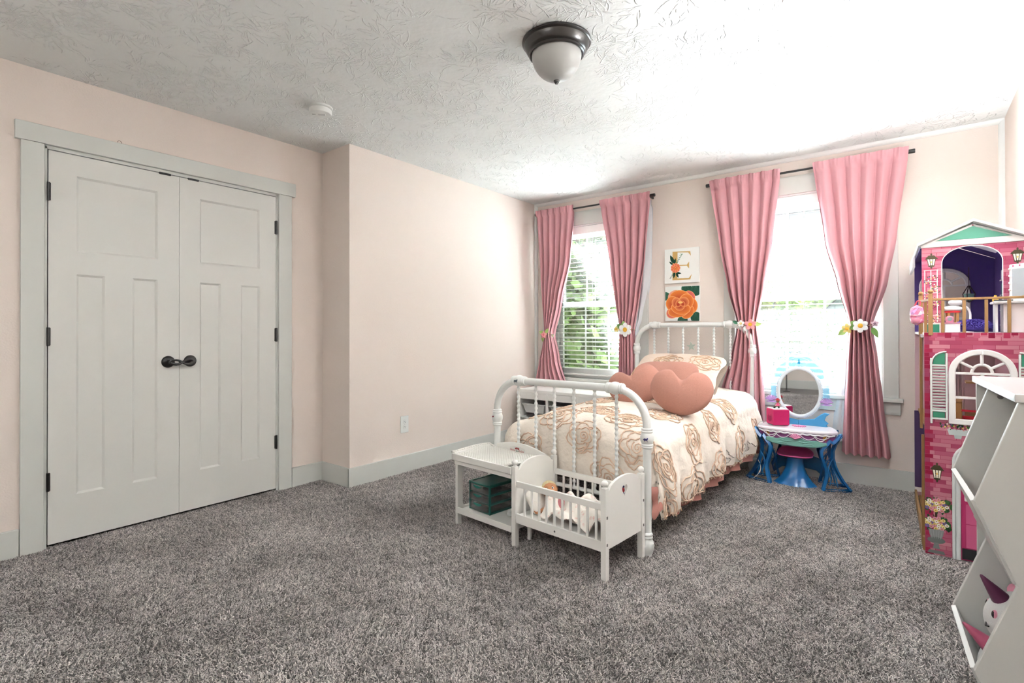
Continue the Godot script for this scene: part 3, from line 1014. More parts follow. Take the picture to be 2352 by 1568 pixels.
func curtains() -> void:
	var cloth := relief(hexm("daa2a8", 0.85, 0.2), tex_noise(256, 0.12, FastNoiseLite.TYPE_SIMPLEX, 2, 4), 0.03, 0.06)
	cloth.backlight_enabled = true
	cloth.backlight = Color(0.13, 0.085, 0.085)
	var lining := hexm("dcdcde", 0.85, 0.2)
	lining.backlight_enabled = true
	lining.backlight = Color(0.35, 0.35, 0.36)
	for k in 2:
		var xa := -3.085 if k == 0 else -1.345
		var xb := -1.79 if k == 0 else 0.026
		var rd := thing("curtain_rod", "black curtain rod over the " + ("left window by the corner" if k == 0 else "right window above the toy vanity"), "curtain rod", V(xa, 2.313, ZW + 0.085), 0.0, "curtain rods")
		var ln := xb - xa
		part("rod", MB.new().tube([V(0.0, 0, 0), V(ln, 0, 0)], 0.0085, 14), M.black, rd)
		for e in [0.0, ln]:
			part("finial", MB.new().at(Transform3D(Basis(V(0, 1, 0), V(1, 0, 0), V(0, 0, -1)), V(e - 0.0 if e == 0.0 else e - 0.045, 0, 0))).lathe([P(0, 0), P(0.013, 0), P(0.0145, 0.003), P(0.0145, 0.042), P(0.013, 0.045), P(0, 0.045)], 20, 0.6), M.black, rd)
			part("bracket", MB.new().box(V(0.012, 0.02, 0.084), V(0.05 if e == 0.0 else e - 0.05, -0.004, -0.043), 0.002), M.black, rd)
	var g1 := hexm("b5cf7a", 0.9)
	var g2 := hexm("7ea45a", 0.9)
	var wht := hexm("f6f4f1", 0.9)
	var yel := hexm("eab33e", 0.9)
	var pnk := hexm("f2a3a6", 0.9)
	var crm := hexm("f3dc8e", 0.9)
	var cord := hexm("c9b48c", 0.9)
	var defs := [
		[[[2.34, -3.06, -2.605], [1.8, -3.02, -2.66], [1.4, -2.995, -2.775], [1.071, -2.972, -2.872], [0.8, -3.03, -2.80], [0.57, -3.084, -2.713], [0.24, -3.11, -2.66]], 6.0, 1.3, 0.05, "pink curtain panel in the corner, left of the left window"],
		[[[2.34, -2.322, -1.82], [1.75, -2.223, -1.872], [1.4, -2.172, -1.93], [1.118, -2.134, -1.99], [0.9, -2.14, -1.985], [0.69, -2.145, -1.98], [0.24, -2.19, -1.93]], 6.0, 2.7, 0.052, "pink curtain panel right of the left window, behind the headboard's left post"],
		[[[2.34, -1.31, -0.782], [1.8, -1.234, -0.84], [1.45, -1.172, -0.895], [1.157, -1.104, -0.955], [0.9, -1.15, -0.92], [0.6, -1.231, -0.90], [0.23, -1.27, -0.885]], 6.0, 4.1, 0.055, "pink curtain panel behind the headboard's right post, above the bed"],
		[[[2.34, -0.57, -0.007], [1.75, -0.499, -0.075], [1.45, -0.425, -0.125], [1.142, -0.352, -0.215], [0.9, -0.37, -0.185], [0.6, -0.385, -0.155], [0.235, -0.401, -0.115]], 6.0, 5.6, 0.058, "pink curtain panel right of the toy vanity, nearest the dollhouse"]]
	for i in 4:
		var q = defs[i]
		var z0 := ZW + 0.088
		var c := thing("curtain", q[4], "curtain", V(0, 0, 0), 0.0, "pink tied curtains")
		var hem: float = q[0][q[0].size() - 1][0]
		part("panel", drape(q[0], q[1], q[2], q[3], hem, 2.345, z0), cloth, c)
		var stitch := []
		for j in 41:
			var s := j / 40.0
			stitch.append(V(lerpf(q[0][0][1], q[0][0][2], s), 2.272, z0 + 0.0))
		if i == 1:
			part("lining", drape([[2.3, -2.1, -1.835], [1.75, -2.1, -1.852], [1.5, -2.08, -1.872], [1.2, -2.07, -1.935], [1.1, -2.06, -1.985], [0.3, -2.1, -1.96]], 3.0, 0.5, 0.012, 0.3, 2.28, z0 - 0.052), lining, c)
		if i == 3:
			part("lining", drape([[1.1, -0.36, -0.26], [0.8, -0.42, -0.26], [0.5, -0.455, -0.26], [0.27, -0.475, -0.26]], 3.0, 0.5, 0.012, 0.30, 1.1, z0 - 0.05), lining, c)
		# tieback of felt flowers
		var ty: float = q[0][3][0]
		var xm: float = (q[0][3][1] + q[0][3][2]) / 2
		var hw: float = (q[0][3][2] - q[0][3][1]) / 2 + 0.006
		var tb := thing("curtain_tieback", ["felt tieback with a pink rose and green leaves, on the corner curtain", "felt tieback with one large white flower, by the headboard's left post", "felt tieback with a pink flower, behind the headboard's right bend", "felt tieback with white flower and yellow leaves, right of the toy vanity"][i], "tieback", V(xm, ty, z0), 0.0, "flower tiebacks")
		var ring := []
		for j in 24:
			var a := TAU * j / 24
			ring.append(V(hw * cos(a), 0.004 * sin(2 * a), 0.062 * sin(a)))
		part("cord", MB.new().tube(ring, 0.0028, 6, false, true), cord, tb)
		if i == 0:
			felt_leaf(tb, V(-0.015, 0.01, 0.064), V(-0.075, 0.035, 0.05), 0.02, g1)
			felt_leaf(tb, V(0.01, 0.01, 0.064), V(0.035, 0.065, 0.05), 0.018, g1)
			felt_leaf(tb, V(-0.02, -0.01, 0.064), V(-0.035, -0.075, 0.05), 0.018, g1)
			flower(tb, V(-0.012, -0.004, 0.068), 0.036, 5, pnk, hexm("ef7f8c", 0.9))
			flower(tb, V(0.078, -0.012, 0.04), 0.018, 5, wht, yel)
		elif i == 1:
			felt_leaf(tb, V(-0.02, 0.02, 0.064), V(-0.07, 0.05, 0.05), 0.022, g2)
			felt_leaf(tb, V(0.0, 0.03, 0.064), V(-0.005, 0.085, 0.05), 0.02, g2)
			flower(tb, V(0.02, 0.0, 0.07), 0.062, 6, wht, yel)
			flower(tb, V(-0.088, 0.005, 0.03), 0.026, 5, crm, yel)
		elif i == 2:
			flower(tb, V(0.04, 0.0, 0.07), 0.042, 5, pnk, yel)
			felt_leaf(tb, V(0.07, 0.0, 0.06), V(0.115, 0.005, 0.04), 0.018, g1)
			flower(tb, V(-0.03, 0.008, 0.066), 0.026, 5, wht, crm)
			felt_leaf(tb, V(-0.05, 0.008, 0.06), V(-0.1, 0.03, 0.04), 0.014, hexm("4f8a6c", 0.9))
			felt_leaf(tb, V(0.0, -0.01, 0.062), V(0.012, -0.06, 0.06), 0.014, wht)
		else:
			flower(tb, V(0.005, 0.0, 0.07), 0.046, 6, wht, yel)
			felt_leaf(tb, V(-0.02, 0.01, 0.066), V(-0.055, 0.03, 0.055), 0.02, g2)
			felt_leaf(tb, V(-0.02, -0.005, 0.066), V(-0.06, -0.02, 0.055), 0.02, g2)
			flower(tb, V(-0.075, -0.02, 0.05), 0.034, 5, crm, yel)
			felt_leaf(tb, V(-0.08, -0.03, 0.05), V(-0.13, -0.065, 0.045), 0.02, g1)
			felt_leaf(tb, V(0.07, -0.01, 0.05), V(0.105, -0.085, 0.045), 0.018, g2)
			flower(tb, V(0.085, 0.015, 0.04), 0.022, 5, hexm("d8b9c4", 0.9), hexm("a98798", 0.9))

# ---------------------------------------------------------------- bed
const BED := Vector3(-1.525, 0, -2.432)
const BEDTURN := -0.0254

func bed_curve(top: float, r: float) -> Array:
	# outline of an end frame from floor to floor with two round bends
	var o := []
	for i in 7:
		o.append(V(-0.49, lerpf(0.1, top - r, i / 6.0), 0))
	for i in range(1, 13):
		var a := PI - i / 12.0 * PI / 2
		o.append(V(-0.49 + r + r * cos(a), top - r + r * sin(a), 0))
	for i in range(1, 6):
		o.append(V(lerpf(-0.49 + r, 0.49 - r, i / 6.0), top, 0))
	for i in 13:
		var a := PI / 2 - i / 12.0 * PI / 2
		o.append(V(0.49 - r + r * cos(a), top - r + r * sin(a), 0))
	for i in range(1, 7):
		o.append(V(0.49, lerpf(top - r, 0.1, i / 6.0), 0))
	return o

func collar_profile(k: float) -> Array:
	var o := [P(0.0, -0.05), P(0.024, -0.05), P(0.027, -0.047), P(0.028, -0.043), P(0.0255, -0.039), P(0.029, -0.035), P(0.029, -0.031), P(0.0255, -0.027)]
	for i in 9:
		var a := -0.9 + 1.8 * i / 8.0
		o.append(P(0.0255 + 0.0085 * cos(a * 1.7), 0.027 * a / 0.9))
	o += [P(0.0255, 0.027), P(0.029, 0.031), P(0.029, 0.035), P(0.0255, 0.039), P(0.028, 0.043), P(0.027, 0.047), P(0.024, 0.05), P(0.0, 0.05)]
	for i in o.size():
		o[i] = P(o[i].x * k, o[i].y)
	return o

func spindle(len: float) -> ArrayMesh:
	var o := [P(0, 0)]
	var n := int(len / 0.0255)
	var p := len / n
	for i in n:
		for j in 6:
			var u := j / 6.0
			o.append(P(0.0064 + 0.0045 * pow(absf(cos(u * PI)), 2.6), (i + u) * p))
	o.append(P(0.0109, len))
	o.append(P(0, len))
	return MB.new().lathe(o, 12, -0.2).mesh()

func cloth(s: float, t: float) -> Vector3:
	var wi := 0.40
	var r := 0.14
	var li := 1.72
	var cs := clampf(s, -wi, wi)
	var ct := minf(t, li)
	var es := s - cs
	var et := maxf(0.0, t - li)
	var d := pow(pow(absf(es), 4.0) + pow(et, 4.0), 0.25)
	var top := 0.632 + 0.035 * (1.0 - pow(cs / wi, 2.0)) - 0.03 * smoothstep(1.2, 1.75, t) - 0.05 * smoothstep(-0.05, -0.4, s)
	top += fn.get_noise_2d(s * 95.0, t * 95.0) * 0.02 + fn.get_noise_2d(s * 260.0 + 50.0, t * 200.0) * 0.006
	if d < 1e-6:
		return V(cs, top, -1.9 + ct)
	var n := P(es, et).normalized()
	var out := 0.0
	var dn := 0.0
	if d < r * PI / 2:
		out = r * sin(d / r)
		dn = r * (1.0 - cos(d / r))
	else:
		var e := d - r * PI / 2
		out = r + e * 0.08
		dn = r + e
		# soft hanging folds; tight against the mattress inside the foot rails
		var w := 0.016 * sin(t * 17.0 + s * 3.0) + 0.012 * sin(t * 41.0 + 1.0) + fn.get_noise_2d(t * 180.0, s * 180.0) * 0.02
		if et > absf(es):
			w = 0.006 * sin(s * 22.0) + fn.get_noise_2d(s * 150.0, t * 150.0) * 0.01
			out = minf(out, 0.15)
		out += w * minf(1.0, e / 0.2) + (0.022 * sin(clampf(e / 0.3, 0.0, 1.0) * PI) if et <= absf(es) else 0.0)
	return V(cs + n.x * out, maxf(top - dn, 0.17), -1.9 + ct + n.y * out)

func on_cloth(s: float, t: float, up: float) -> Vector3:
	var e := 0.006
	var a := cloth(s + e, t) - cloth(s - e, t)
	var b := cloth(s, t + e) - cloth(s, t - e)
	return cloth(s, t) + b.cross(a).normalized() * up

# frayed ridges of one stitched rose: loops of scallops and a spiral heart
func rose_ridges(m: MB, put: Callable, r: float, sd: int, sides := 5) -> void:
	var g := RandomNumberGenerator.new()
	g.seed = sd
	var loops := []
	for q in [[1.0, 6, 0.10], [0.76, 5, 0.14], [0.5, 4, 0.16]]:
		var ph := g.randf() * TAU
		var ox: float = g.randf_range(-0.1, 0.1) * r * (1.2 - q[0])
		var oy: float = g.randf_range(-0.1, 0.1) * r * (1.2 - q[0])
		var o := []
		var k := int(64 * q[0]) + 12
		for i in k + 1:
			var a := TAU * i / k
			var rr: float = r * q[0] * (1.0 - q[2] + q[2] * 2.0 * absf(sin(a * q[1] / 2.0 + ph)))
			o.append(P(ox + rr * cos(a) * 1.05, oy + rr * sin(a) * 0.95))
		loops.append(o)
	var sp := []
	var p0 := g.randf() * TAU
	for i in 28:
		var a := p0 + i * 0.42
		var rr := r * (0.05 + 0.30 * i / 28.0)
		sp.append(P(rr * cos(a), rr * sin(a)))
	loops.append(sp)
	for j in 3:
		var a := g.randf() * TAU
		var o := []
		for i in 9:
			var u := i / 8.0
			o.append(P(cos(a + u * 0.8), sin(a + u * 0.8)) * r * lerpf(0.48, 0.95, u))
		loops.append(o)
	for lp in loops:
		var pts := []
		var rad := []
		for i in lp.size():
			var q: Vector2 = lp[i] + P(g.randf_range(-1, 1), g.randf_range(-1, 1)) * 0.0022
			pts.append(put.call(q, 0.002 + g.randf_range(0.0, 0.003)))
			rad.append(g.randf_range(0.0026, 0.0054))
		m.tube(pts, rad, sides, false)

func bed() -> void:
	var b := thing("metal_bed", "white metal twin bed frame with knobbly spindles and round bent ends", "bed frame", BED, BEDTURN)
	var zs := [0.0, -1.93]
	var tops := [0.815, 1.158]
	var rs := [0.177, 0.175]
	var lows := [0.255, 0.613]
	var cols := [0.581, 0.95]
	for k in 2:
		var at := Transform3D(Basis.IDENTITY, V(0, 0, zs[k]))
		var e := part("footboard" if k == 0 else "headboard", MB.new().tube(bed_curve(tops[k], rs[k]), 0.0205, 18, false), M.bed, b, at)
		part("rail", MB.new().tube([V(-0.49, lows[k], 0), V(0.49, lows[k], 0)], 0.0115, 12), M.bed, e)
		var col := MB.new().lathe(collar_profile(1.0), 24, 0.6).mesh()
		for s in [-1.0, 1.0]:
			part("collar", col, M.bed, e, Transform3D(Basis.IDENTITY, V(s * 0.49, cols[k], 0)))
			part("collar", col, M.bed, e, Transform3D(Basis(V(0, 0, 1), PI / 2), V(s * 0.316, tops[k], 0)))
			part("foot", MB.new().lathe([P(0, 0), P(0.022, 0), P(0.026, 0.004), P(0.022, 0.012), P(0.027, 0.022), P(0.032, 0.038), P(0.034, 0.054), P(0.031, 0.07), P(0.024, 0.082), P(0.022, 0.086), P(0.027, 0.090), P(0.027, 0.096), P(0.022, 0.10), P(0.027, 0.105), P(0.026, 0.112), P(0.0205, 0.118), P(0.0, 0.118)], 22, 0.5), M.bed, e, Transform3D(Basis.IDENTITY, V(s * 0.49, 0, 0)))
		var sp := spindle(tops[k] - lows[k] - 0.026)
		for x in [-0.323, -0.194, -0.0645, 0.0645, 0.194, 0.323]:
			part("spindle", sp, M.bed, e, Transform3D(Basis.IDENTITY, V(x, lows[k] + 0.008, 0)))
	for s in [-1.0, 1.0]:
		var sr := MB.new()
		sr.box(V(0.004, 0.045, 1.88), V(s * 0.472, 0.235, -0.965), 0.001)
		sr.box(V(0.03, 0.004, 1.88), V(s * 0.458, 0.214, -0.965), 0.001)
		part("side_rail", sr, M.bed, b)
		for z in [-0.028, -1.90]:
			var gs := MB.new().at(Transform3D(Basis(V(0, 0, -1 if z > -1 else 1), V(0, 1, 0), V(1, 0, 0)), V(s * 0.484, 0, z)))
			gs.prism([P(0, 0.15), P(0.02, 0.15), P(0.10, 0.215), P(0.10, 0.26), P(0, 0.29)], 0.005, 0.001)
			part("bracket", gs, M.bed, b)
	# stickers of small prancing horses and birds on three of the collars
	for q in [[V(0.498, 0.578, 0.0335), "4a4a86", 1.0], [V(-0.496, 0.588, 0.0335), "7a2430", 0.6], [V(-0.318, 0.815, 0.0335), "55606a", 1.1]]:
		var hs := [P(-0.011, 0.004), P(-0.006, 0.007), P(0.004, 0.005), P(0.009, 0.011), P(0.013, 0.009), P(0.011, 0.003), P(0.008, -0.002), P(0.011, -0.011), P(0.007, -0.006), P(0.004, -0.004), P(-0.003, -0.004), P(-0.006, -0.011), P(-0.008, -0.004), P(-0.013, -0.002)]
		var w := []
		for p in hs:
			w.append(p * q[2])
		var o := part("sticker", MB.new().prism(w, 0.001), hexm(q[1], 0.5), b, Transform3D(Basis.IDENTITY, q[0]))
		o.set_meta("label", "small horse sticker")
	# speckled mattress
	var spk := Image.create(256, 256, false, Image.FORMAT_RGB8)
	spk.fill(Color.html("a9a49c"))
	for i in 420:
		spk.fill_rect(Rect2i(rng.randi() % 254, rng.randi() % 254, rng.randi_range(2, 4), rng.randi_range(2, 4)), Color.html("4f4a48"))
	var mt := part("mattress", MB.new().box(V(0.86, 0.30, 1.76), Vector3.ZERO, 0.05), tone(hexm("ffffff", 0.9), ImageTexture.create_from_image(spk), 0.22, false), self, Transform3D(Basis(Vector3.UP, BEDTURN), BED + Basis(Vector3.UP, BEDTURN) * V(0, 0.395, -0.985)))
	tag(mt, "grey dark-speckled mattress side showing under the comforter at the footboard", "mattress")
	# pink fleece blanket peeping out below the comforter
	var fleece := relief(hexm("d99a8e", 0.95, 0.1), tex_noise(256, 0.16, FastNoiseLite.TYPE_SIMPLEX, 2, 31), 0.3, 0.09, false)
	var fb := MB.new().grid(16, 90, func(u: float, v: float) -> Vector3:
		var t := lerpf(0.04, 1.98, v)
		var s := lerpf(0.80, 0.955 + 0.012 * sin(t * 9.0), u)
		var p := cloth(s, t)
		return V(p.x - 0.016 + 0.006 * sin(t * 23.0), maxf(p.y, 0.17), p.z))
	var fb2 := fb.grid(16, 24, func(u: float, v: float) -> Vector3:
		var a := v * 1.4
		var y := lerpf(0.33, 0.195 + 0.025 * sin(v * 5.0), u)
		return V(0.475 + 0.05 * cos(a) + 0.02 * u, y, -0.10 + 0.06 * sin(a) + 0.012 * sin(u * 9.0)))
	tag(part("blanket", fb2, fleece, self, Transform3D(Basis(Vector3.UP, BEDTURN), BED)), "salmon pink fleece blanket edge hanging below the cream comforter", "blanket")
	# comforter with stitched roses
	var lin := relief(hexm("f2e6d9", 0.9, 0.15), tex_noise(512, 0.02, FastNoiseLite.TYPE_SIMPLEX, 4, 17), 0.5, 0.8, false)
	var cm := thing("comforter", "cream comforter with frayed stitched roses spread over the bed", "comforter", BED, BEDTURN)
	var top := MB.new().grid(150, 150, func(u: float, v: float) -> Vector3:
		return cloth(lerpf(-0.86, 0.885, u), lerpf(0.02, 2.12, v)), false, V(0, -5, -1))
	part("cover", top, lin, cm)
	var thread := hexm("e6c8b0", 0.95, 0.1)
	var rs2 := [[-0.29, 1.99], [-0.034, 1.82], [0.09, 1.92], [0.285, 1.72], [0.45, 1.83], [0.20, 2.03], [0.62, 1.86], [0.64, 1.43], [0.59, 1.06], [0.50, 0.652], [0.40, 1.44], [0.10, 1.62], [0.78, 0.60], [0.82, 1.06], [0.82, 1.50], [0.83, 1.92], [0.76, 0.22], [-0.3, 1.62], [-0.1, 1.30], [0.25, 1.15], [-0.42, 1.25], [-0.6, 1.6]]
	# keep the roses apart, as they are sewn
	for it in 30:
		for i in rs2.size():
			for j in i:
				var d := P(rs2[i][0] - rs2[j][0], rs2[i][1] - rs2[j][1])
				if d.length() < 0.245:
					var s := d.normalized() * (0.245 - d.length()) * 0.4
					rs2[i] = [rs2[i][0] + s.x, rs2[i][1] + s.y]
					rs2[j] = [rs2[j][0] - s.x, rs2[j][1] - s.y]
	for i in rs2.size():
		var c = rs2[i]
		var m := MB.new()
		var r := 0.105 + 0.010 * sin(i * 2.3)
		rose_ridges(m, func(q: Vector2, up: float) -> Vector3:
			return on_cloth(clampf(c[0] + q.x, -0.85, 0.88), clampf(c[1] + q.y, 0.04, 2.11), up), r, 100 + i)
		part("stitched_rose", m, thread, cm)
	# fringe along the right hem
	var fr := MB.new()
	for i in 150:
		var t := 0.05 + 2.0 * i / 150.0
		var a := on_cloth(0.882, t, 0.001)
		fr.tube([a, a + V(0.004 * sin(i * 1.7), -0.006, 0.004 * cos(i * 2.1)), a + V(0.006 * sin(i * 2.9), -0.013, 0.003 * sin(i * 1.1))], [0.003, 0.0035, 0.002], 4, false)
	part("fringe", fr, thread, cm)

func heart(t: float) -> Vector2:
	# a plump heart: wide lobes, shallow notch, rounded tip
	var o := [P(0.5, 0.08), P(0.40, 0.29), P(0.20, 0.34), P(0.0, 0.19), P(-0.20, 0.36), P(-0.41, 0.29), P(-0.5, 0.07), P(-0.43, -0.16), P(-0.25, -0.32), P(0.0, -0.40), P(0.25, -0.32), P(0.43, -0.16)]
	var k := fposmod(t / TAU * 12.0, 12.0)
	var i := int(k)
	return (o[i] as Vector2).cubic_interpolate(o[(i + 1) % 12], o[(i + 11) % 12], o[(i + 2) % 12], k - i)

func pillows() -> void:
	var lin := relief(hexm("f0dccb", 0.9, 0.15), tex_noise(256, 0.04, FastNoiseLite.TYPE_SIMPLEX, 4, 18), 0.4, 0.4, false)
	var thread := hexm("e6c4a8", 0.95, 0.1)
	# sham against the headboard
	var sh := thing("bed_pillow", "cream pillow with stitched roses propped against the white headboard", "pillow", V(-1.485, 0.755, -4.04))
	sh.rotation = V(-1.02, 0.0, -0.03)
	var sq := func(a: float) -> Vector2:
		var n := 3.4
		var k := pow(pow(absf(cos(a)), n) + pow(absf(sin(a)), n), -1.0 / n)
		var cr := 1.0 + 0.16 * pow(absf(sin(2 * a)), 4.0)
		return P(0.335 * cos(a) * k * cr, 0.235 * sin(a) * k * cr)
	var th := func(q: Vector2) -> float:
		var rx := q.x / 0.36
		var ry := q.y / 0.26
		return 0.105 * pow(maxf(0.0, 1.0 - rx * rx), 0.5) * pow(maxf(0.0, 1.0 - ry * ry), 0.5)
	var pm := MB.new()
	for sg in [1.0, -1.0]:
		pm.grid(64, 18, func(a: float, b: float) -> Vector3:
			var o: Vector2 = sq.call(a * TAU) * sin(b * PI / 2)
			return V(o.x, o.y, sg * (th.call(o) + 0.003) + fn.get_noise_2d(o.x * 300.0, o.y * 200.0) * 0.008), true, V(0, 0, -sg * 0.4))
	part("cover", pm, lin, sh)
	for q in [[-0.06, 0.02, 0.115, 3], [0.22, 0.08, 0.105, 4], [-0.27, -0.08, 0.09, 5]]:
		var m := MB.new()
		rose_ridges(m, func(p: Vector2, up: float) -> Vector3:
			var o := P(clampf(q[0] + p.x, -0.33, 0.33), clampf(q[1] + p.y, -0.23, 0.23))
			return V(o.x, o.y, th.call(o) + 0.005 + up), q[2], q[3])
		part("stitched_rose", m, thread, sh)
	# plush cushions
	var fim := Image.create(256, 256, false, Image.FORMAT_RGB8)
	for y in 256:
		for x in 256:
			var g := 0.90 + 0.10 * fn.get_noise_2d(x * 9.0 + fn.get_noise_2d(x * 2.0, y * 2.0) * 300.0, y * 26.0)
			fim.set_pixel(x, y, Color(g, g * 0.985, g * 0.97))
	var fur := relief(tone(hexm("e3a696", 0.95, 0.1), ImageTexture.create_from_image(fim), 0.16, false), tex_noise(512, 0.16, FastNoiseLite.TYPE_SIMPLEX, 5, 23), 0.28, 0.16, false)
	fur.rim_enabled = true
	fur.rim = 0.6
	fur.rim_tint = 0.5
	var sqc := func(a: float) -> Vector2:
		var n := 4.5
		var k := pow(pow(absf(cos(a)), n) + pow(absf(sin(a)), n), -1.0 / n)
		return P(0.225 * cos(a) * k, 0.2 * sin(a) * k)
	var sc := thing("plush_cushion", "salmon plush square cushion lying behind the two heart pillows", "cushion", V(-1.33, 0.755, -3.36))
	sc.rotation = V(-0.85, 0.02, 0.04)
	part("cover", MB.new().cushion(sqc, 0.075, 16, 56, 0.55), fur, sc)
	for k in 2:
		var h := thing("heart_pillow", "salmon fluffy heart pillow in front, right one of the two hearts" if k == 0 else "salmon fluffy heart pillow tilted behind the footboard's right bend", "pillow", V(-1.07, 0.752, -3.0) if k == 0 else V(-1.415, 0.755, -3.12), 0.0, "salmon heart pillows")
		h.rotation = V(-0.38, 0.30, -0.05) if k == 0 else V(-0.45, 0.2, 0.42)
		var w := 0.355 if k == 0 else 0.345
		part("cover", MB.new().cushion(func(a: float) -> Vector2:
			var q := heart(a)
			return P(q.x * w, q.y * w), 0.085, 18, 72, 0.5, func(q: Vector3) -> float: return fn.get_noise_2d(q.x * 260.0 + k * 40.0, q.y * 260.0) * 0.012), fur, h)

# ---------------------------------------------------------------- doll crib with changing table, at the foot of the bed
const CRIB := Vector3(-1.064, 0, -2.039)
const CRIBTURN := -0.087

func crib() -> void:
	var c := thing("doll_crib", "white wooden doll crib joined to a small changing table at the bed's foot", "doll crib", CRIB, CRIBTURN)
	var w: Material = M.toywood
	var d := 0.338
	# four posts with ball tops
	for q in [[-0.015, -0.015], [-0.015, -d - 0.0], [-0.555, -0.015], [-0.555, -d]]:
		var p := part("post", MB.new().box(V(0.028, 0.415, 0.028), V(q[0], 0.2075, q[1]), 0.002), w, c)
		part("ball_top", MB.new().pos(V(q[0], 0, q[1])).lathe([P(0.007, 0.414), P(0.009, 0.418), P(0.007, 0.421)] + ball_profile(0.0155, 0.4335, 0.012), 18, 0.4), w, p)
	# arched end panels; the right one with a heart hole and three beads
	for k in 2:
		var x := -0.015 if k == 0 else -0.555
		var z0 := -0.029
		var z1 := -d + 0.014
		var zm := (z0 + z1) / 2
		var hw := (z0 - z1) / 2
		var yb := 0.138
		var top := []
		for i in 15:
			var u := -1.0 + i / 7.0
			top.append(P(u * (hw - 0.012), 0.388 + 0.052 * sqrt(maxf(0.0, 1.0 - u * u * 0.98))))
		var pm := MB.new().at(Transform3D(Basis(V(0, 0, -1), V(0, 1, 0), V(1, 0, 0)), V(x, 0, zm)))
		if k == 1:
			pm.prism([P(-hw, yb), P(hw, yb), P(hw, 0.392)] + rev(top) + [P(-hw, 0.392)], 0.013, 0.0025)
		else:
			# two halves that meet in the middle of the heart
			var hole := []
			for i in 11:
				var q := heart_pt(i / 10.0)
				hole.append(P(q.x * 0.026, 0.372 + q.y * 0.032))
			var rt := []
			for q in top:
				if q.x >= 0.0:
					rt.append(q)
			var half := [P(0, yb), P(hw, yb), P(hw, 0.392)] + rev(rt)
			if rt[0].x > 0.0:
				half.append(P(0, 0.44))
			for q in hole:
				half.append(q)
			var other := []
			for q in half:
				other.append(P(-q.x, q.y))
			pm.prism(half, 0.013, 0.0)
			pm.prism(other, 0.013, 0.0)
		var pn := part("end_panel", pm, w, c)
		if k == 0:
			for b in [[0.388, 0.0085, "45406f"], [0.370, 0.009, "b5333c"], [0.353, 0.008, "45406f"]]:
				part("bead", MB.new().ball(b[1], V(x, b[0], zm + 0.004), 12, V(0.8, 1.25 if b[2] == "b5333c" else 1.0, 0.8)), hexm(b[2], 0.3), pn)
	# rails and slats, front and back
	for z in [-0.012, -d]:
		part("rail", MB.new().box(V(0.512, 0.03, 0.014), V(-0.285, 0.328, z), 0.002), w, c)
		part("lower_rail", MB.new().box(V(0.512, 0.048, 0.014), V(-0.285, 0.153, z), 0.002), w, c)
		for i in 10:
			part("slat", MB.new().box(V(0.0125, 0.15, 0.009), V(-0.4865 + i * 0.0477, 0.246, z), 0.002), w, c)
	part("crib_floor", MB.new().box(V(0.51, 0.008, 0.31), V(-0.285, 0.165, -0.176), 0.001), w, c)
	part("bolt", MB.new().at(Transform3D(Basis(V(1, 0, 0), PI / 2), V(-0.29, 0.152, -0.005))).lathe([P(0, 0), P(0.005, 0), P(0.004, 0.002), P(0, 0.0015)], 12), hexm("5b5a58", 0.3), c)
	for y in [0.285, 0.165]:
		for z in [-0.012, -d]:
			part("bolt_hole", MB.new().box(V(0.0015, 0.012, 0.008), V(-0.0003, y, z), 0.0), hexm("6e6a64", 0.5), c)
	# changing table
	part("table_top", MB.new().box(V(0.47, 0.01, 0.31), V(-0.792, 0.386, -0.155), 0.002), w, c)
	part("tray_edge", MB.new().box(V(0.46, 0.036, 0.012), V(-0.792, 0.394, 0.008), 0.002).box(V(0.012, 0.036, 0.325), V(-1.02, 0.394, -0.153), 0.002), w, c)
	part("apron", MB.new().box(V(0.44, 0.028, 0.012), V(-0.79, 0.365, -0.004), 0.001).box(V(0.012, 0.028, 0.31), V(-1.008, 0.365, -0.157), 0.001), w, c)
	var ba := []
	for i in 13:
		var u := -1.0 + i / 6.0
		ba.append(P(u * 0.235, 0.405 + 0.046 * (1.0 - u * u)))
	part("back_panel", MB.new().pos(V(-0.795, 0, -d + 0.028)).prism([P(-0.235, 0.36), P(0.235, 0.36)] + rev(ba), 0.012, 0.002), w, c)
	# end of the table: a board with a rounded opening
	var ep := MB.new().at(Transform3D(Basis(V(0, 0, -1), V(0, 1, 0), V(1, 0, 0)), V(-1.0, 0, -0.155)))
	for s in [-1.0, 1.0]:
		var o := [P(0, 0.352), P(s * 0.15, 0.352), P(s * 0.15, 0.0), P(s * 0.122, 0.0), P(s * 0.122, 0.06), P(0, 0.06), P(0, 0.10)]
		var in_ := [P(s * 0.085, 0.10)] + [P(s * 0.105, 0.107), P(s * 0.112, 0.125), P(s * 0.112, 0.295), P(s * 0.105, 0.312), P(s * 0.085, 0.32)]
		ep.prism(o + in_ + [P(0, 0.32)], 0.02, 0.0)
	part("end_board", ep, w, c)
	part("shelf", MB.new().box(V(0.44, 0.012, 0.30), V(-0.785, 0.085, -0.158), 0.001), w, c)
	part("shelf_edge", MB.new().box(V(0.43, 0.033, 0.012), V(-0.785, 0.09, -0.006), 0.002), w, c)
	part("back_leg", MB.new().box(V(0.03, 0.36, 0.02), V(-0.985, 0.18, -d + 0.03), 0.002).box(V(0.03, 0.3, 0.02), V(-0.6, 0.22, -d + 0.03), 0.002), w, c)
	part("foot_block", MB.new().pos(V(-0.535, 0, -0.10)).prism([P(-0.006, 0.02), P(-0.006, 0.14), P(0.07, 0.14), P(0.05, 0.115), P(0.02, 0.095), P(0.012, 0.02)], 0.014, 0.002), w, c)
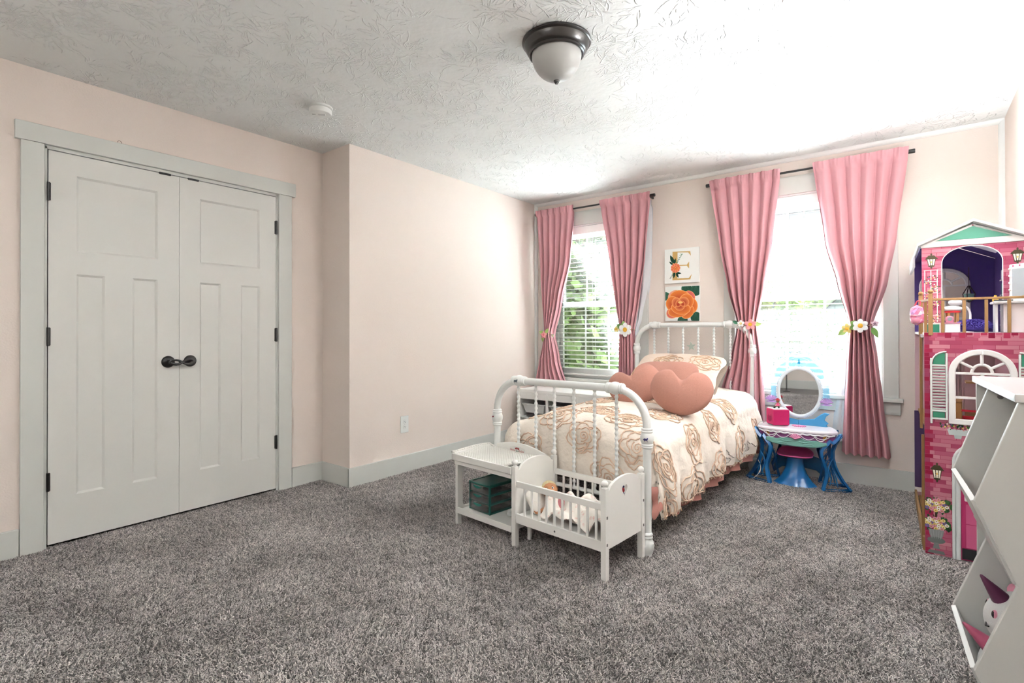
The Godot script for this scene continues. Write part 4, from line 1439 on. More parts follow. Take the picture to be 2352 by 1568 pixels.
	# name plate with two small hearts
	var pl := part("name_plate", MB.new().pos(V(-0.80, 0.4085, -d + 0.0355)).prism([P(-0.06, -0.018), P(0.062, -0.018), P(0.062, 0.014), P(0.03, 0.023), P(-0.03, 0.023), P(-0.06, 0.014)], 0.002, 0.0008), hexm("e4e2dc", 0.4), c)
	for q in [["Bitty", -0.041], ["Baby", 0.024]]:
		var tm := TextMesh.new()
		var sf := SystemFont.new()
		sf.font_names = ["Droid Serif"]
		tm.font = sf
		tm.text = q[0]
		tm.font_size = 20
		tm.pixel_size = 0.00085
		tm.depth = 0.0006
		part("lettering", tm, hexm("b04438", 0.5), pl, Transform3D(Basis.IDENTITY, V(-0.80 + q[1] + (0.004 if q[1] < 0 else 0.008), 0.406, -d + 0.0368)))
	var fl := MB.new()
	for s in [-1.0, 1.0]:
		var hp := []
		for i in 20:
			var q := heart(TAU * i / 20.0)
			hp.append(P(q.x * 0.016, q.y * 0.016))
		fl.at(Transform3D(Basis(V(0, 0, 1), -s * 0.3), V(-0.80 + s * 0.0085, 0.419, -d + 0.037))).prism(hp, 0.001)
	part("heart_flower", fl, hexm("a3312d", 0.5), pl)
	var st := MB.new()
	st.tube([V(-0.808, 0.412, -d + 0.037), V(-0.802, 0.396, -d + 0.037)], 0.0008, 5).tube([V(-0.792, 0.412, -d + 0.037), V(-0.798, 0.396, -d + 0.037)], 0.0008, 5)
	for s in [-1.0, 1.0]:
		st.pos(V(-0.80, 0.398, -d + 0.037)).prism([P(0, 0), P(s * 0.006, 0.007), P(s * 0.011, 0.008), P(s * 0.008, 0.002)], 0.001)
	part("heart_stem", st, hexm("2f6b46", 0.5), pl)

func rev(a: Array) -> Array:
	var b := a.duplicate()
	b.reverse()
	return b

func heart_pt(u: float) -> Vector2:
	# right half of a heart, from the notch on top to the tip
	var a := lerpf(0.0, PI, u)
	var x := 16.0 * pow(sin(a), 3.0)
	var y := 13.0 * cos(a) - 5.0 * cos(2 * a) - 2.0 * cos(3 * a) - cos(4 * a)
	return P(x / 17.0, y / 17.0)

func ball_profile(r: float, cy: float, cut: float) -> Array:
	var o := []
	for i in 13:
		var a := lerpf(-asin(clampf(cut / r, -1, 1)), PI / 2, i / 12.0)
		o.append(P(r * cos(a) if i < 12 else 0.0, cy + r * sin(a)))
	return o

func in_crib(p: Vector3) -> Vector3:
	return CRIB + Basis(Vector3.UP, CRIBTURN) * p

func doll_things() -> void:
	# quilted changing pad
	var q := Image.create(128, 128, false, Image.FORMAT_RGB8)
	for y in 128:
		for x in 128:
			var a := absf(sin((x + y) * PI / 32.0))
			var b := absf(sin((x - y) * PI / 32.0))
			var g := pow(a * b, 0.4)
			q.set_pixel(x, y, Color(g, g, g))
	var pm := relief(hexm("efece4", 0.95, 0.1), ImageTexture.create_from_image(q), 0.5, 0.075, false)
	var pad := MB.new()
	var padf := func(u: float, v: float, dn: float) -> Vector3:
		var x := lerpf(-1.02, -0.585, u)
		var z := lerpf(-0.30, 0.0, v)
		var e := maxf(maxf(0.0, absf(u - 0.5) * 2.0 - 0.82) / 0.18, 0.0)
		var f := maxf(0.0, absf(v - 0.5) * 2.0 - 0.86) / 0.14
		var y := 0.399 + 0.022 * e * e * (1.0 if u < 0.5 else 0.75) + 0.004 * f * f * v + 0.004 * sin(u * 9.0 + v * 5.0) + fn.get_noise_2d(x * 300.0, z * 300.0) * 0.004
		return V(x - 0.012 * e * (1.0 if u < 0.5 else -0.2), maxf(y - dn, 0.3935), z)
	pad.grid(50, 40, func(u: float, v: float) -> Vector3: return padf.call(u, v, 0.0), false, V(-0.8, -9, -0.17))
	pad.grid(50, 40, func(u: float, v: float) -> Vector3: return padf.call(u, v, 0.011), false, V(-0.8, 9, -0.17))
	var rim := []
	for i in 40:
		var t := i / 40.0 * 4.0
		var e := [P(t, 0), P(1, t - 1), P(3 - t, 1), P(0, 4 - t)][int(t)] as Vector2
		rim.append(padf.call(e.x, e.y, 0.004))
	pad.tube(rim, 0.0072, 8, false, true)
	tag(part("changing_pad", pad, pm, self, Transform3D(Basis(Vector3.UP, CRIBTURN), CRIB)), "white quilted pad with turned up edges on the doll changing table", "changing pad")
	# three drawer box on the shelf
	var teal := hexm("1d5f57", 0.3)
	var b := thing("drawer_box", "small teal plastic box of three clear drawers on the changing table's shelf", "drawer box", in_crib(V(-0.869, 0.092, -0.155)), CRIBTURN - 0.05)
	var w := 0.178
	var dp := 0.185
	var hh := 0.158
	var fr := MB.new()
	for sx in [-1, 1]:
		for sz in [-1, 1]:
			fr.box(V(0.01, hh, 0.012), V(sx * (w / 2 - 0.005), hh / 2, sz * (dp / 2 - 0.006)), 0.002)
	for i in 4:
		fr.box(V(w - 0.004, 0.006, dp - 0.004), V(0, 0.004 + i * 0.0505, 0), 0.001)
		for sx in [-1, 1]:
			fr.box(V(0.006, 0.008, dp - 0.01), V(sx * (w / 2 - 0.003), 0.005 + i * 0.0492, 0), 0.001)
	part("body", fr, teal, b)
	var lid := []
	for i in 11:
		var u := -1.0 + i / 5.0
		lid.append(P(u * w / 2, -dp / 2 - 0.012 * (1.0 - u * u)))
	part("lid", MB.new().at(Transform3D(Basis(V(1, 0, 0), V(0, 0, -1), V(0, 1, 0)), V(0, hh, 0))).prism([P(-w / 2, dp / 2), P(w / 2, dp / 2)] + rev(lid), 0.008, 0.002), teal, b)
	part("lid_rim", MB.new().box(V(0.006, 0.006, dp - 0.02), V(-w / 2 + 0.02, hh + 0.004, 0), 0.002).box(V(w - 0.03, 0.006, 0.006), V(0, hh + 0.004, -dp / 2 + 0.015), 0.002).box(V(0.006, 0.006, dp - 0.02), V(w / 2 - 0.006, hh + 0.004, 0), 0.002), teal, b)
	var clear := mat(Color(0.42, 0.42, 0.42, 0.30), 0.2)
	clear.transparency = BaseMaterial3D.TRANSPARENCY_ALPHA
	for i in 3:
		var y := 0.030 + i * 0.0495
		var front := MB.new()
		var pr := []
		for j in 11:
			var u := -1.0 + j / 5.0
			pr.append(P(u * (w / 2 - 0.009), -0.012 * (1.0 - u * u)))
		var bk := []
		for p in pr:
			bk.append(p + P(0, 0.003))
		front.at(Transform3D(Basis(V(1, 0, 0), V(0, 0, -1), V(0, 1, 0)), V(0, y, dp / 2))).prism(pr + rev(bk), 0.038, 0.0)
		front.pos(Vector3.ZERO).box(V(w - 0.024, 0.002, dp - 0.02), V(0, y - 0.018, 0), 0.0)
		for sx in [-1, 1]:
			front.box(V(0.002, 0.036, dp - 0.02), V(sx * (w / 2 - 0.011), y, 0), 0.0)
		var dr := part("drawer", front, clear, b)
		var hd := []
		for j in 9:
			var u := -1.0 + j / 4.0
			hd.append(P(u * 0.033, -0.010 * (1.0 - u * u)))
		part("drawer_handle", MB.new().pos(V(0, y + 0.016, dp / 2 + 0.013)).prism(hd + [P(0.033, 0.004), P(-0.033, 0.004)], 0.006, 0.001), hexm("2b8173", 0.3), dr)
	# what lies in the drawers: scraps of doll clothes
	var cols := ["8a8178", "a08f86", "5a2030", "6b5a52", "77706e", "3a2430", "8f8d8a", "5e5450", "43404a"]
	for i in 9:
		var y := 0.022 + (i / 3) * 0.0495
		var o := part("doll_clothes", MB.new().ball(0.025, Vector3.ZERO, 12, V(1.0, 0.42, 1.2)), hexm(cols[i], 0.9), self, Transform3D(Basis(Vector3.UP, i * 1.3), in_crib(V(-0.869 - 0.045 + (i % 3) * 0.045, 0.092 + y, -0.155 - 0.04 + 0.07 * ((i * 5) % 3) / 2.0))))
		tag(o, "folded scrap of doll clothing seen through the clear front of a teal drawer", "doll clothing", "doll clothes in the teal drawers")
	# small white shoe by the drawers
	var shoe := MB.new().ball(0.02, V(0, 0.012, 0), 14, V(0.8, 0.6, 1.5))
	shoe.ball(0.014, V(0, 0.020, -0.014), 12, V(0.9, 0.9, 1.0))
	tag(part("doll_shoe", shoe, hexm("d8d6d2", 0.6), self, Transform3D(Basis(Vector3.UP, 0.8), in_crib(V(-0.70, 0.092, -0.13)))), "small white doll shoe on the shelf right of the teal drawer box", "doll shoe")
	# pillow in the crib
	var cloth_m := relief(hexm("ece6dc", 0.9, 0.1), tex_noise(256, 0.05, FastNoiseLite.TYPE_SIMPLEX, 3, 44), 0.2, 0.2, false)
	var pw := part("doll_pillow", MB.new().cushion(func(a: float) -> Vector2:
		var n := 4.0
		var k := pow(pow(absf(cos(a)), n) + pow(absf(sin(a)), n), -1.0 / n)
		return P(0.072 * cos(a) * k, 0.11 * sin(a) * k), 0.032, 12, 40, 0.5), cloth_m, self, Transform3D(Basis(Vector3.UP, CRIBTURN) * Basis(V(0, 0, 1), -0.9) * Basis(V(1, 0, 0), PI / 2) , in_crib(V(-0.492, 0.222, -0.165))))
	tag(pw, "small cream pillow behind the doll's head in the crib", "doll pillow")
	# the doll
	var dl := thing("baby_doll", "blond baby doll lying under a rose print blanket in the crib", "doll", in_crib(V(-0.448, 0.282, -0.165)), CRIBTURN)
	var skin := hexm("c98a5e", 0.45)
	var face := dl
	var hb := Basis.from_euler(V(-0.35, 0.75, 0.25))
	var hm := MB.new().at(Transform3D(hb, Vector3.ZERO))
	hm.grid(32, 24, func(u: float, v: float) -> Vector3:
		var a := u * TAU
		var ph := v * PI
		var p := V(sin(ph) * sin(a), cos(ph), sin(ph) * cos(a))
		var s := V(0.040, 0.044, 0.042)
		var r := 1.0
		# cheeks, chin, nose
		r += 0.12 * exp(-(pow(absf(p.x) - 0.45, 2.0) + pow(p.y + 0.35, 2.0)) / 0.08) * (1.0 if p.z > 0 else 0.0)
		r += 0.16 * exp(-(p.x * p.x + pow(p.y + 0.12, 2.0)) / 0.012) * (1.0 if p.z > 0 else 0.0)
		r += 0.08 * exp(-(p.x * p.x + pow(p.y + 0.62, 2.0)) / 0.05) * (1.0 if p.z > 0 else 0.0)
		r -= 0.06 * exp(-(pow(absf(p.x) - 0.35, 2.0) + pow(p.y - 0.08, 2.0)) / 0.02) * (1.0 if p.z > 0 else 0.0)
		r += 0.05 * exp(-(p.x * p.x * 0.4 + pow(p.y + 0.38, 2.0)) / 0.01) * (1.0 if p.z > 0 else 0.0)
		return p * s * r, true, Vector3.ZERO)
	for s in [-1.0, 1.0]:
		hm.ball(0.009, V(s * 0.041, -0.004, -0.004), 10, V(0.5, 1.2, 0.9))
	# neck and body in one surface
	var bp := [V(0.01, -0.02, 0.0), V(0.03, -0.05, 0.0), V(0.075, -0.066, 0.0), V(0.14, -0.072, 0.0), V(0.18, -0.074, 0.0)]
	hm.at(Transform3D.IDENTITY).tube(bp, [0.016, 0.026, 0.038, 0.04, 0.03], 14)
	for s in [-1.0, 1.0]:
		hm.tube([V(0.045, -0.05, s * 0.035), V(0.03, -0.075, s * 0.065), V(0.0, -0.094, s * 0.088)], [0.014, 0.012, 0.009], 10)
		hm.tube([V(0.17, -0.078, s * 0.02), V(0.23, -0.07, s * 0.035), V(0.29, -0.09, s * 0.03)], [0.022, 0.018, 0.012], 10)
		# hand: palm, four curled fingers and a thumb
		var hp := V(-0.008, -0.097, s * 0.094)
		hm.ball(0.0105, hp, 12, V(1.1, 0.7, 1.0))
		for f in 4:
			var fo := V(-0.008 + 0.003, 0.003 - 0.0, s * 0.0) + V(0, 0, (f - 1.5) * 0.0052)
			hm.tube([hp + fo, hp + fo + V(-0.010, 0.006, 0), hp + fo + V(-0.014, 0.001, 0), hp + fo + V(-0.012, -0.004, 0)], [0.0032, 0.003, 0.0027, 0.0022], 7)
		hm.tube([hp + V(0.002, 0.003, s * 0.008), hp + V(-0.005, 0.008, s * 0.011), hp + V(-0.010, 0.009, s * 0.008)], [0.0034, 0.003, 0.0022], 7)
	part("body", hm, skin, dl)
	var hair := MB.new().at(Transform3D(hb, Vector3.ZERO))
	hair.grid(40, 14, func(u: float, v: float) -> Vector3:
		var a := u * TAU
		var front := 0.5 + 0.5 * cos(a)
		var ph := v * lerpf(2.15, 0.78, pow(front, 1.3))
		var p := V(sin(ph) * sin(a), cos(ph), sin(ph) * cos(a))
		var wv := 1.05 + 0.03 * sin(a * 9.0 + ph * 7.0) + 0.02 * sin(a * 23.0 - ph * 13.0)
		return p * V(0.040, 0.044, 0.042) * wv, true, Vector3.ZERO)
	part("hair", hair, hexm("d9c79a", 0.6), dl)
	for s in [-1.0, 1.0]:
		var e := part("eye", MB.new().at(Transform3D(hb, hb * V(s * 0.0145, 0.004, 0.0355))).ball(0.0062, Vector3.ZERO, 12, V(1, 1.1, 0.6)), hexm("f3f0ec", 0.2), dl)
		part("iris", MB.new().at(Transform3D(hb, hb * V(s * 0.0143, 0.004, 0.0385))).ball(0.0038, Vector3.ZERO, 10, V(1, 1.1, 0.5)), hexm("2c4a5e", 0.15), e)
		part("eyebrow", MB.new().at(Transform3D(hb, Vector3.ZERO)).tube([V(s * 0.008, 0.0135, 0.0385), V(s * 0.015, 0.0165, 0.036), V(s * 0.021, 0.0145, 0.032)], 0.0009, 5), hexm("8a5a34", 0.6), dl)
	part("mouth", MB.new().at(Transform3D(hb, hb * V(0, -0.0185, 0.0402))).ball(0.0055, Vector3.ZERO, 10, V(1.3, 0.5, 0.5)), hexm("b4574a", 0.4), dl)
	var cl := MB.new().tube([V(0.022, -0.035, 0), V(0.045, -0.055, 0), V(0.10, -0.068, 0), V(0.15, -0.072, 0)], [0.024, 0.040, 0.045, 0.044], 18, false)
	for i in 26:
		var a := TAU * i / 26
		cl.ball(0.008, V(0.026 + 0.006 * cos(3 * a), -0.036 + 0.027 * cos(a), 0.032 * sin(a)), 8)
	part("shirt", cl, hexm("cf8186", 0.85), dl)
	# blanket with tiny pink roses
	var pr := Image.create(512, 512, false, Image.FORMAT_RGB8)
	pr.fill(Color.html("f1e9df"))
	for i in 34:
		var cx := rng.randf()
		var cy := rng.randf()
		var pk := Color.html("d97a74").lerp(Color.html("f1e9df"), rng.randf() * 0.4)
		ink(pr, oval(cx, cy, 0.022, 0.025, rng.randf() * 3.0), pk)
		ink(pr, oval(cx + 0.003, cy, 0.013, 0.015), Color.html("f1e2d8"))
		ink(pr, oval(cx, cy, 0.007, 0.008), pk)
		ink(pr, leaf_shape(P(cx + 0.02, cy + 0.01), P(cx + 0.04, cy + 0.025), 0.25), Color.html("e6c9b4"))
	var bm := tone(hexm("ffffff", 0.9, 0.1), ImageTexture.create_from_image(pr), 0.21, false)
	var bl := MB.new()
	for dn in [0.0, 0.004]:
		bl.grid(70, 60, func(u: float, v: float) -> Vector3:
			var x := lerpf(-0.40, -0.045, u)
			var z := lerpf(-0.302, -0.034, v)
			var body := exp(-pow((z + 0.165) / 0.075, 2.0))
			var y := 0.206 + 0.075 * body * (1.0 - 0.4 * u)
			y += 0.016 * sin(x * 48.0 + z * 22.0 + 2.0 * sin(z * 21.0)) + 0.012 * sin(x * 27.0 - z * 61.0) + fn.get_noise_2d(x * 500.0, z * 500.0) * 0.02
			y += 0.03 * exp(-pow((x + 0.08) / 0.04, 2.0)) + 0.045 * exp(-(pow((x + 0.24) / 0.05, 2.0) + pow((z + 0.26) / 0.04, 2.0)))
			return V(x, maxf(y - dn, 0.1705), z + 0.006 * sin(x * 60.0)), false, V(-0.2, -9 if dn == 0.0 else 9, -0.17))
	tag(part("doll_blanket", bl, bm, self, Transform3D(Basis(Vector3.UP, CRIBTURN), CRIB)), "rumpled cream doll blanket printed with tiny pink roses in the crib", "doll blanket")

# ---------------------------------------------------------------- toy storage unit under the left window
func storage() -> void:
	var x0 := -3.035
	var zf := -4.0
	var dpt := 0.42
	var w := 0.985
	var h := 0.545
	var s := thing("storage_unit", "white toy storage frame with sliding bins under the left window", "storage unit", V(x0 + w / 2, 0, zf - dpt / 2))
	var m := hexm("eceae6", 0.45)
	part("top_board", MB.new().box(V(w, 0.03, dpt), V(0, h - 0.015, 0), 0.003), m, s)
	part("bottom_board", MB.new().box(V(w - 0.02, 0.03, dpt - 0.01), V(0, 0.03, 0), 0.002), m, s)
	part("back_board", MB.new().box(V(w - 0.02, h - 0.05, 0.006), V(0, h / 2, -dpt / 2 + 0.005), 0.0), m, s)
	for i in 4:
		part("upright", MB.new().box(V(0.024, h - 0.032, dpt - 0.004), V(-w / 2 + 0.012 + i * (w - 0.024) / 3, (h - 0.032) / 2, 0), 0.002), m, s)
	for i in 3:
		var xc := -w / 2 + 0.012 + (i + 0.5) * (w - 0.024) / 3
		part("fascia", MB.new().box(V(w / 3 - 0.033, 0.062, 0.016), V(xc, h - 0.061, dpt / 2 - 0.012), 0.001), m, s)
		for y in [0.405, 0.275, 0.145]:
			for sx in [-1, 1]:
				part("runner", MB.new().box(V(0.014, 0.010, dpt - 0.05), V(xc + sx * 0.14, y - 0.014, 0), 0.002), m, s)
	var bm := mat(Color(0.86, 0.86, 0.85), 0.35)
	bm.backlight_enabled = true
	bm.backlight = Color(0.3, 0.3, 0.3)
	var n := 0
	for q in [[0, 0.405], [0, 0.275], [1, 0.405], [2, 0.395], [1, 0.275], [2, 0.265]]:
		var xc: float = x0 + 0.012 + (q[0] + 0.5) * (w - 0.024) / 3
		var b := thing("storage_bin", ["translucent white bin, top left slot of the storage unit", "translucent white bin, second slot down at the left of the storage unit", "translucent white bin in the middle column's top slot of the storage unit", "translucent white bin in the right column's top slot, half hidden by the comforter", "translucent white bin in the middle column under the top one", "translucent white bin in the right column under the top one"][n], "storage bin", V(xc, q[1], zf - 0.2), 0.0, "bins of the storage unit")
		n += 1
		part("bin_rim", MB.new().box(V(0.282, 0.008, 0.014), V(0, 0, 0.193), 0.002).box(V(0.282, 0.008, 0.014), V(0, 0, -0.193), 0.002).box(V(0.016, 0.008, 0.38), V(-0.133, 0, 0), 0.002).box(V(0.016, 0.008, 0.38), V(0.133, 0, 0), 0.002), bm, b)
		var sh := MB.new()
		var top := [V(-0.125, -0.004, 0.186), V(0.125, -0.004, 0.186), V(0.125, -0.004, -0.186), V(-0.125, -0.004, -0.186)]
		var bot := [V(-0.105, -0.085, 0.165), V(0.105, -0.085, 0.165), V(0.105, -0.085, -0.165), V(-0.105, -0.085, -0.165)]
		for i in 4:
			var j := (i + 1) % 4
			var mid: Vector3 = (top[i] + top[j]) / 2
			sh.face(top[i], top[j], bot[j], bot[i], V(mid.x, 0.0, mid.z).normalized())
		sh.face(bot[0], bot[1], bot[2], bot[3], V(0, -1, 0))
		sh.ball(0.011, V(-0.1, -0.079, 0.16), 8).ball(0.011, V(0.1, -0.079, 0.16), 8)
		part("bin_shell", sh, bm, b)
		part("bin_catch", MB.new().box(V(0.026, 0.014, 0.008), V(-0.06, -0.010, 0.195), 0.002).box(V(0.026, 0.014, 0.008), V(0.06, -0.010, 0.195), 0.002), bm, b)

# ---------------------------------------------------------------- toy vanity
const VAN := Vector3(-0.655, 0, -4.2)

func vanity() -> void:
	var blue := hexm("1668a6", 0.25, 0.6)
	blue.clearcoat_enabled = true
	blue.clearcoat = 0.3
	var pale := mat(Color(0.62, 0.86, 0.96, 0.62), 0.3)
	pale.transparency = BaseMaterial3D.TRANSPARENCY_ALPHA
	var pink := hexm("e08bb4", 0.3)
	var rose := hexm("b8477f", 0.3)
	var pearl := hexm("f1eaf0", 0.2)
	var plum := hexm("93508c", 0.35)
	var sea := hexm("7fb8ab", 0.35)
	var gold := hexm("b9812d", 0.3)
	var v := thing("toy_vanity", "blue plastic toy vanity with round mirror and pearl trimmed top", "toy vanity", VAN, 0.06)
	# top: rounded slab wider in front
	var tp := [P(-0.225, 0.13), P(0.225, 0.13)]
	var outl := []
	for q in [P(-0.20, -0.13), P(-0.235, -0.05), P(-0.252, 0.04), P(-0.235, 0.085), P(-0.13, 0.118), P(0.0, 0.128), P(0.13, 0.118), P(0.235, 0.085), P(0.252, 0.04), P(0.235, -0.05), P(0.20, -0.13)]:
		outl.append(q)
	var sm_o := smooth3(outl, 4)
	var flat := Basis(V(1, 0, 0), V(0, 0, 1), V(0, -1, 0))  # outline x, y to x, z
	part("table_top", MB.new().at(Transform3D(flat, V(0, 0.402, 0))).prism(sm_o, 0.026, 0.008), pearl, v)
	var ap := []
	for q in sm_o:
		ap.append(q * P(0.955, 0.95))
	part("apron", MB.new().at(Transform3D(flat, V(0, 0.362, 0))).prism(ap, 0.062, 0.006), plum, v)
	# lacy lip, pearl swags, shells along the front
	var front := func(u: float, y: float, o: float) -> Vector3:
		var x := u * 0.235
		return V(x, y, 0.128 - 0.045 * pow(absf(u), 2.6) + o)
	var lip := []
	for i in 61:
		var u := -1.0 + i / 30.0
		lip.append(front.call(u, 0.388 - 0.006 * absf(sin(u * 16.0)), 0.001))
	part("lace_lip", MB.new().tube(lip, 0.0055, 8), pearl, v)
	var pearls := MB.new()
	for s in [[-0.86, -0.52, 0.016], [-0.52, -0.15, 0.024], [0.15, 0.52, 0.024], [0.52, 0.86, 0.016], [-0.8, -0.5, 0.03], [0.5, 0.8, 0.03]]:
		for i in 22:
			var u := lerpf(s[0], s[1], i / 21.0)
			var h := 1.0 - pow(2.0 * i / 21.0 - 1.0, 2.0)
			pearls.ball(0.0032, front.call(u, 0.376 - s[2] * h, 0.006), 7)
	part("pearl_swags", pearls, pearl, v)
	var wave := []
	for i in 31:
		var u := -1.0 + i / 15.0
		wave.append(P(u * 0.185, 0.350 + 0.016 * exp(-pow(u / 0.3, 2.0)) - 0.010 * absf(u) + 0.004 * sin(u * 12.0)))
	var wb := []
	for i in 31:
		var u := 1.0 - i / 15.0
		wb.append(P(u * 0.19, 0.305 - 0.012 * (1.0 - u * u) + 0.018 * pow(absf(u), 6.0)))
	var wm := MB.new().pos(V(0, 0, 0.106)).prism(wave + wb, 0.035, 0.006)
	for s in [-1.0, 1.0]:
		wm.tube([V(s * 0.02, 0.332, 0.018), V(s * 0.06, 0.325, 0.02), V(s * 0.10, 0.338, 0.016), V(s * 0.15, 0.333, 0.012)], [0.002, 0.004, 0.004, 0.002], 7)
		wm.tube([V(s * 0.05, 0.312, 0.019), V(s * 0.09, 0.318, 0.018), V(s * 0.13, 0.311, 0.014)], [0.002, 0.003, 0.002], 7)
	part("wave_panel", wm, sea, v)
	var shell := func(r: float) -> MB:
		var m := MB.new()
		for i in 9:
			var a := lerpf(-1.25, 1.25, i / 8.0)
			m.at(Transform3D(Basis(V(0, 0, 1), a), Vector3.ZERO)).ball(r * 0.5, V(0, r * 0.5, 0), 10, V(0.26, 1.0, 0.35))
		m.at(Transform3D.IDENTITY).ball(r * 0.22, V(0, 0.0, 0), 8, V(1.4, 0.7, 0.8))
		return m
	part("shell", shell.call(0.042), pink, v, Transform3D(Basis(V(1, 0, 0), -0.2), V(0.0, 0.352, 0.136)))
	part("shell", shell.call(0.026), gold, v, Transform3D(Basis(V(0, 0, 1), 1.5) , V(0.188, 0.369, 0.102)))
	part("shell", shell.call(0.026), gold, v, Transform3D(Basis(V(0, 0, 1), -1.5), V(-0.188, 0.369, 0.102)))
	part("shell", shell.call(0.05), pink, v, Transform3D(Basis(V(1, 0, 0), -PI / 2) * Basis(V(0, 0, 1), PI), V(0.01, 0.417, -0.035)))
	# legs like splashing waves
	var k := 0.000361
	var lg := []
	for q in [[1455, 1284], [1380, 1292], [1280, 1318], [1150, 1342], [1020, 1336], [930, 1302], [800, 1264], [690, 1258], [610, 1292], [540, 1360], [480, 1402], [462, 1425], [500, 1470], [450, 1520], [395, 1570], [352, 1608]]:
		lg.append(P((q[1] - 1430) * k, (1462 - q[0]) * k))
	for q in [[345, 1632], [380, 1640], [450, 1602], [560, 1545], [680, 1504], [800, 1504], [930, 1530], [1060, 1580], [1160, 1632], [1250, 1682], [1340, 1748], [1400, 1800], [1432, 1780], [1455, 1640], [1460, 1440]]:
		lg.append(P((q[1] - 1430) * k, (1462 - q[0]) * k))
	var legm := MB.new().prism(lg, 0.05, 0.014)
	# raised swirls on the leg
	for f in [0.5, -0.5]:
		var zz: float = f * 0.052
		legm.tube([V(-0.01, 0.05, zz), V(0.0, 0.10, zz), V(-0.02, 0.15, zz), V(-0.01, 0.2, zz), V(0.012, 0.235, zz)], [0.002, 0.005, 0.006, 0.005, 0.002], 7)
		legm.tube([V(0.04, 0.04, zz), V(0.03, 0.10, zz), V(0.01, 0.16, zz)], [0.002, 0.006, 0.002], 7)
		legm.tube([V(-0.025, 0.27, zz), V(-0.01, 0.3, zz), V(-0.025, 0.315, zz), V(-0.035, 0.295, zz), V(-0.025, 0.29, zz)], 0.0025, 6)
		for i in 5:
			legm.ball(0.0035, V(-0.015 + 0.004 * i, 0.21 - 0.025 * i, zz), 7)
	var lm := legm.mesh()
	for q in [[0.205, 0.085, 0.35], [0.175, -0.10, -0.25]]:
		part("leg", lm, blue, v, Transform3D(Basis(Vector3.UP, q[2]), V(q[0], 0.0, q[1])))
		part("leg", lm, blue, v, Transform3D(Basis(Vector3.UP, PI - q[2]), V(-q[0], 0.0, q[1])))
	var tip := hexm("6fc0e8", 0.25)
	for s in [-1.0, 1.0]:
		part("wave_tip", MB.new().ball(0.0125, V(s * 0.268, 0.385, 0.062), 12, V(0.9, 1.4, 0.9)), tip, v)
	var bp := [P(-0.17, 0.04), P(-0.155, 0.17), P(-0.08, 0.195), P(0.0, 0.185), P(0.08, 0.195), P(0.155, 0.17), P(0.17, 0.04), P(0.11, 0.09), P(0.0, 0.105), P(-0.11, 0.09)]
	part("back_panel", MB.new().pos(V(0, 0, -0.115)).prism(bp, 0.016, 0.004), hexm("115a85", 0.3), v)
	# mirror with its frame and the clear blue crest behind
	var mt := V(0.005, 0.655, -0.105)
	var ring := []
	for i in 48:
		var a := TAU * i / 48
		ring.append(mt + V(0.137 * cos(a), 0.176 * sin(a), 0.012))
	part("mirror_frame", MB.new().tube(ring, 0.0125, 12, false, true), hexm("e9f1f6", 0.25), v)
	var mf := MB.new()
	for i in 96:
		var a := TAU * i / 96
		mf.ball(0.0038, mt + V(0.151 * cos(a), 0.190 * sin(a), 0.012), 6)
	part("bead_rim", mf, pearl, v)
	var mirr := mat(Color(0.93, 0.94, 0.95), 0.02)
	mirr.metallic = 1.0
	part("mirror_glass", MB.new().at(Transform3D(Basis(V(1, 0, 0), MTX) * Basis(Vector3.UP, MTY), mt + V(0, 0, 0.010))).prism(oval(0, 0, 0.136, 0.175, 0, 56), 0.004), mirr, v)
	var crest := []
	for i in 41:
		var a := lerpf(-0.35, PI + 0.35, i / 40.0)
		var r := 1.0 + 0.06 * absf(sin(a * 6.0)) + 0.18 * exp(-pow((a - PI / 2) / 0.6, 2.0))
		crest.append(P(mt.x + 0.185 * cos(a) * r, mt.y + 0.01 + 0.215 * sin(a) * r))
	part("crest", MB.new().pos(V(0, 0, mt.z - 0.012)).prism(crest, 0.02, 0.005), pale, v)
	var cr := MB.new()
	for j in 5:
		var pts := []
		for i in 13:
			var a := lerpf(0.5, PI - 0.5, i / 12.0)
			pts.append(V(mt.x + (0.03 + j * 0.03) * cos(a), mt.y + 0.185 + 0.012 * j * sin(a) + (0.02 + 0.012 * j) * sin(a), mt.z + 0.002))
		cr.tube(pts, 0.0025, 6)
	part("crest_ridges", cr, hexm("bfe4f2", 0.3), v)
	part("crest_jewel", MB.new().pos(V(mt.x, mt.y + 0.206, mt.z + 0.012)).lathe([P(0, 0), P(0.009, 0.002), P(0.009, 0.018), P(0.004, 0.02), P(0.004, 0.03), P(0.006, 0.034), P(0, 0.04)], 14, 0.5), hexm("3fb3dc", 0.2), v)
	var wv := mat(Color(0.30, 0.66, 0.88, 0.8), 0.3)
	wv.transparency = BaseMaterial3D.TRANSPARENCY_ALPHA
	for s in [-1.0, 1.0]:
		var w := [P(0.0, 0.412), P(s * 0.185, 0.412), P(s * 0.178, 0.43), P(s * 0.19, 0.44), P(s * 0.165, 0.462), P(s * 0.175, 0.49), P(s * 0.198, 0.51), P(s * 0.165, 0.515), P(s * 0.14, 0.50), P(s * 0.10, 0.465), P(0.0, 0.45)]
		part("wave_base", MB.new().pos(V(0, 0, mt.z + 0.004)).prism(w, 0.018, 0.004), wv, v)
		# shell cups on the mirror's sides
		var lil := mat(Color(0.80, 0.62, 0.88, 0.75), 0.25)
		lil.transparency = BaseMaterial3D.TRANSPARENCY_ALPHA
		part("shell_cup", shell.call(0.045), lil, v, Transform3D(Basis(V(1, 0, 0), -0.5), V(s * 0.178, 0.585, mt.z + 0.03)))
		part("cup_stem", MB.new().pos(V(s * 0.178, 0.575, mt.z + 0.02)).lathe([P(0, -0.004), P(0.034, -0.002), P(0.034, 0.002), P(0.008, 0.005), P(0.006, 0.03), P(0, 0.03)], 16), lil, v)
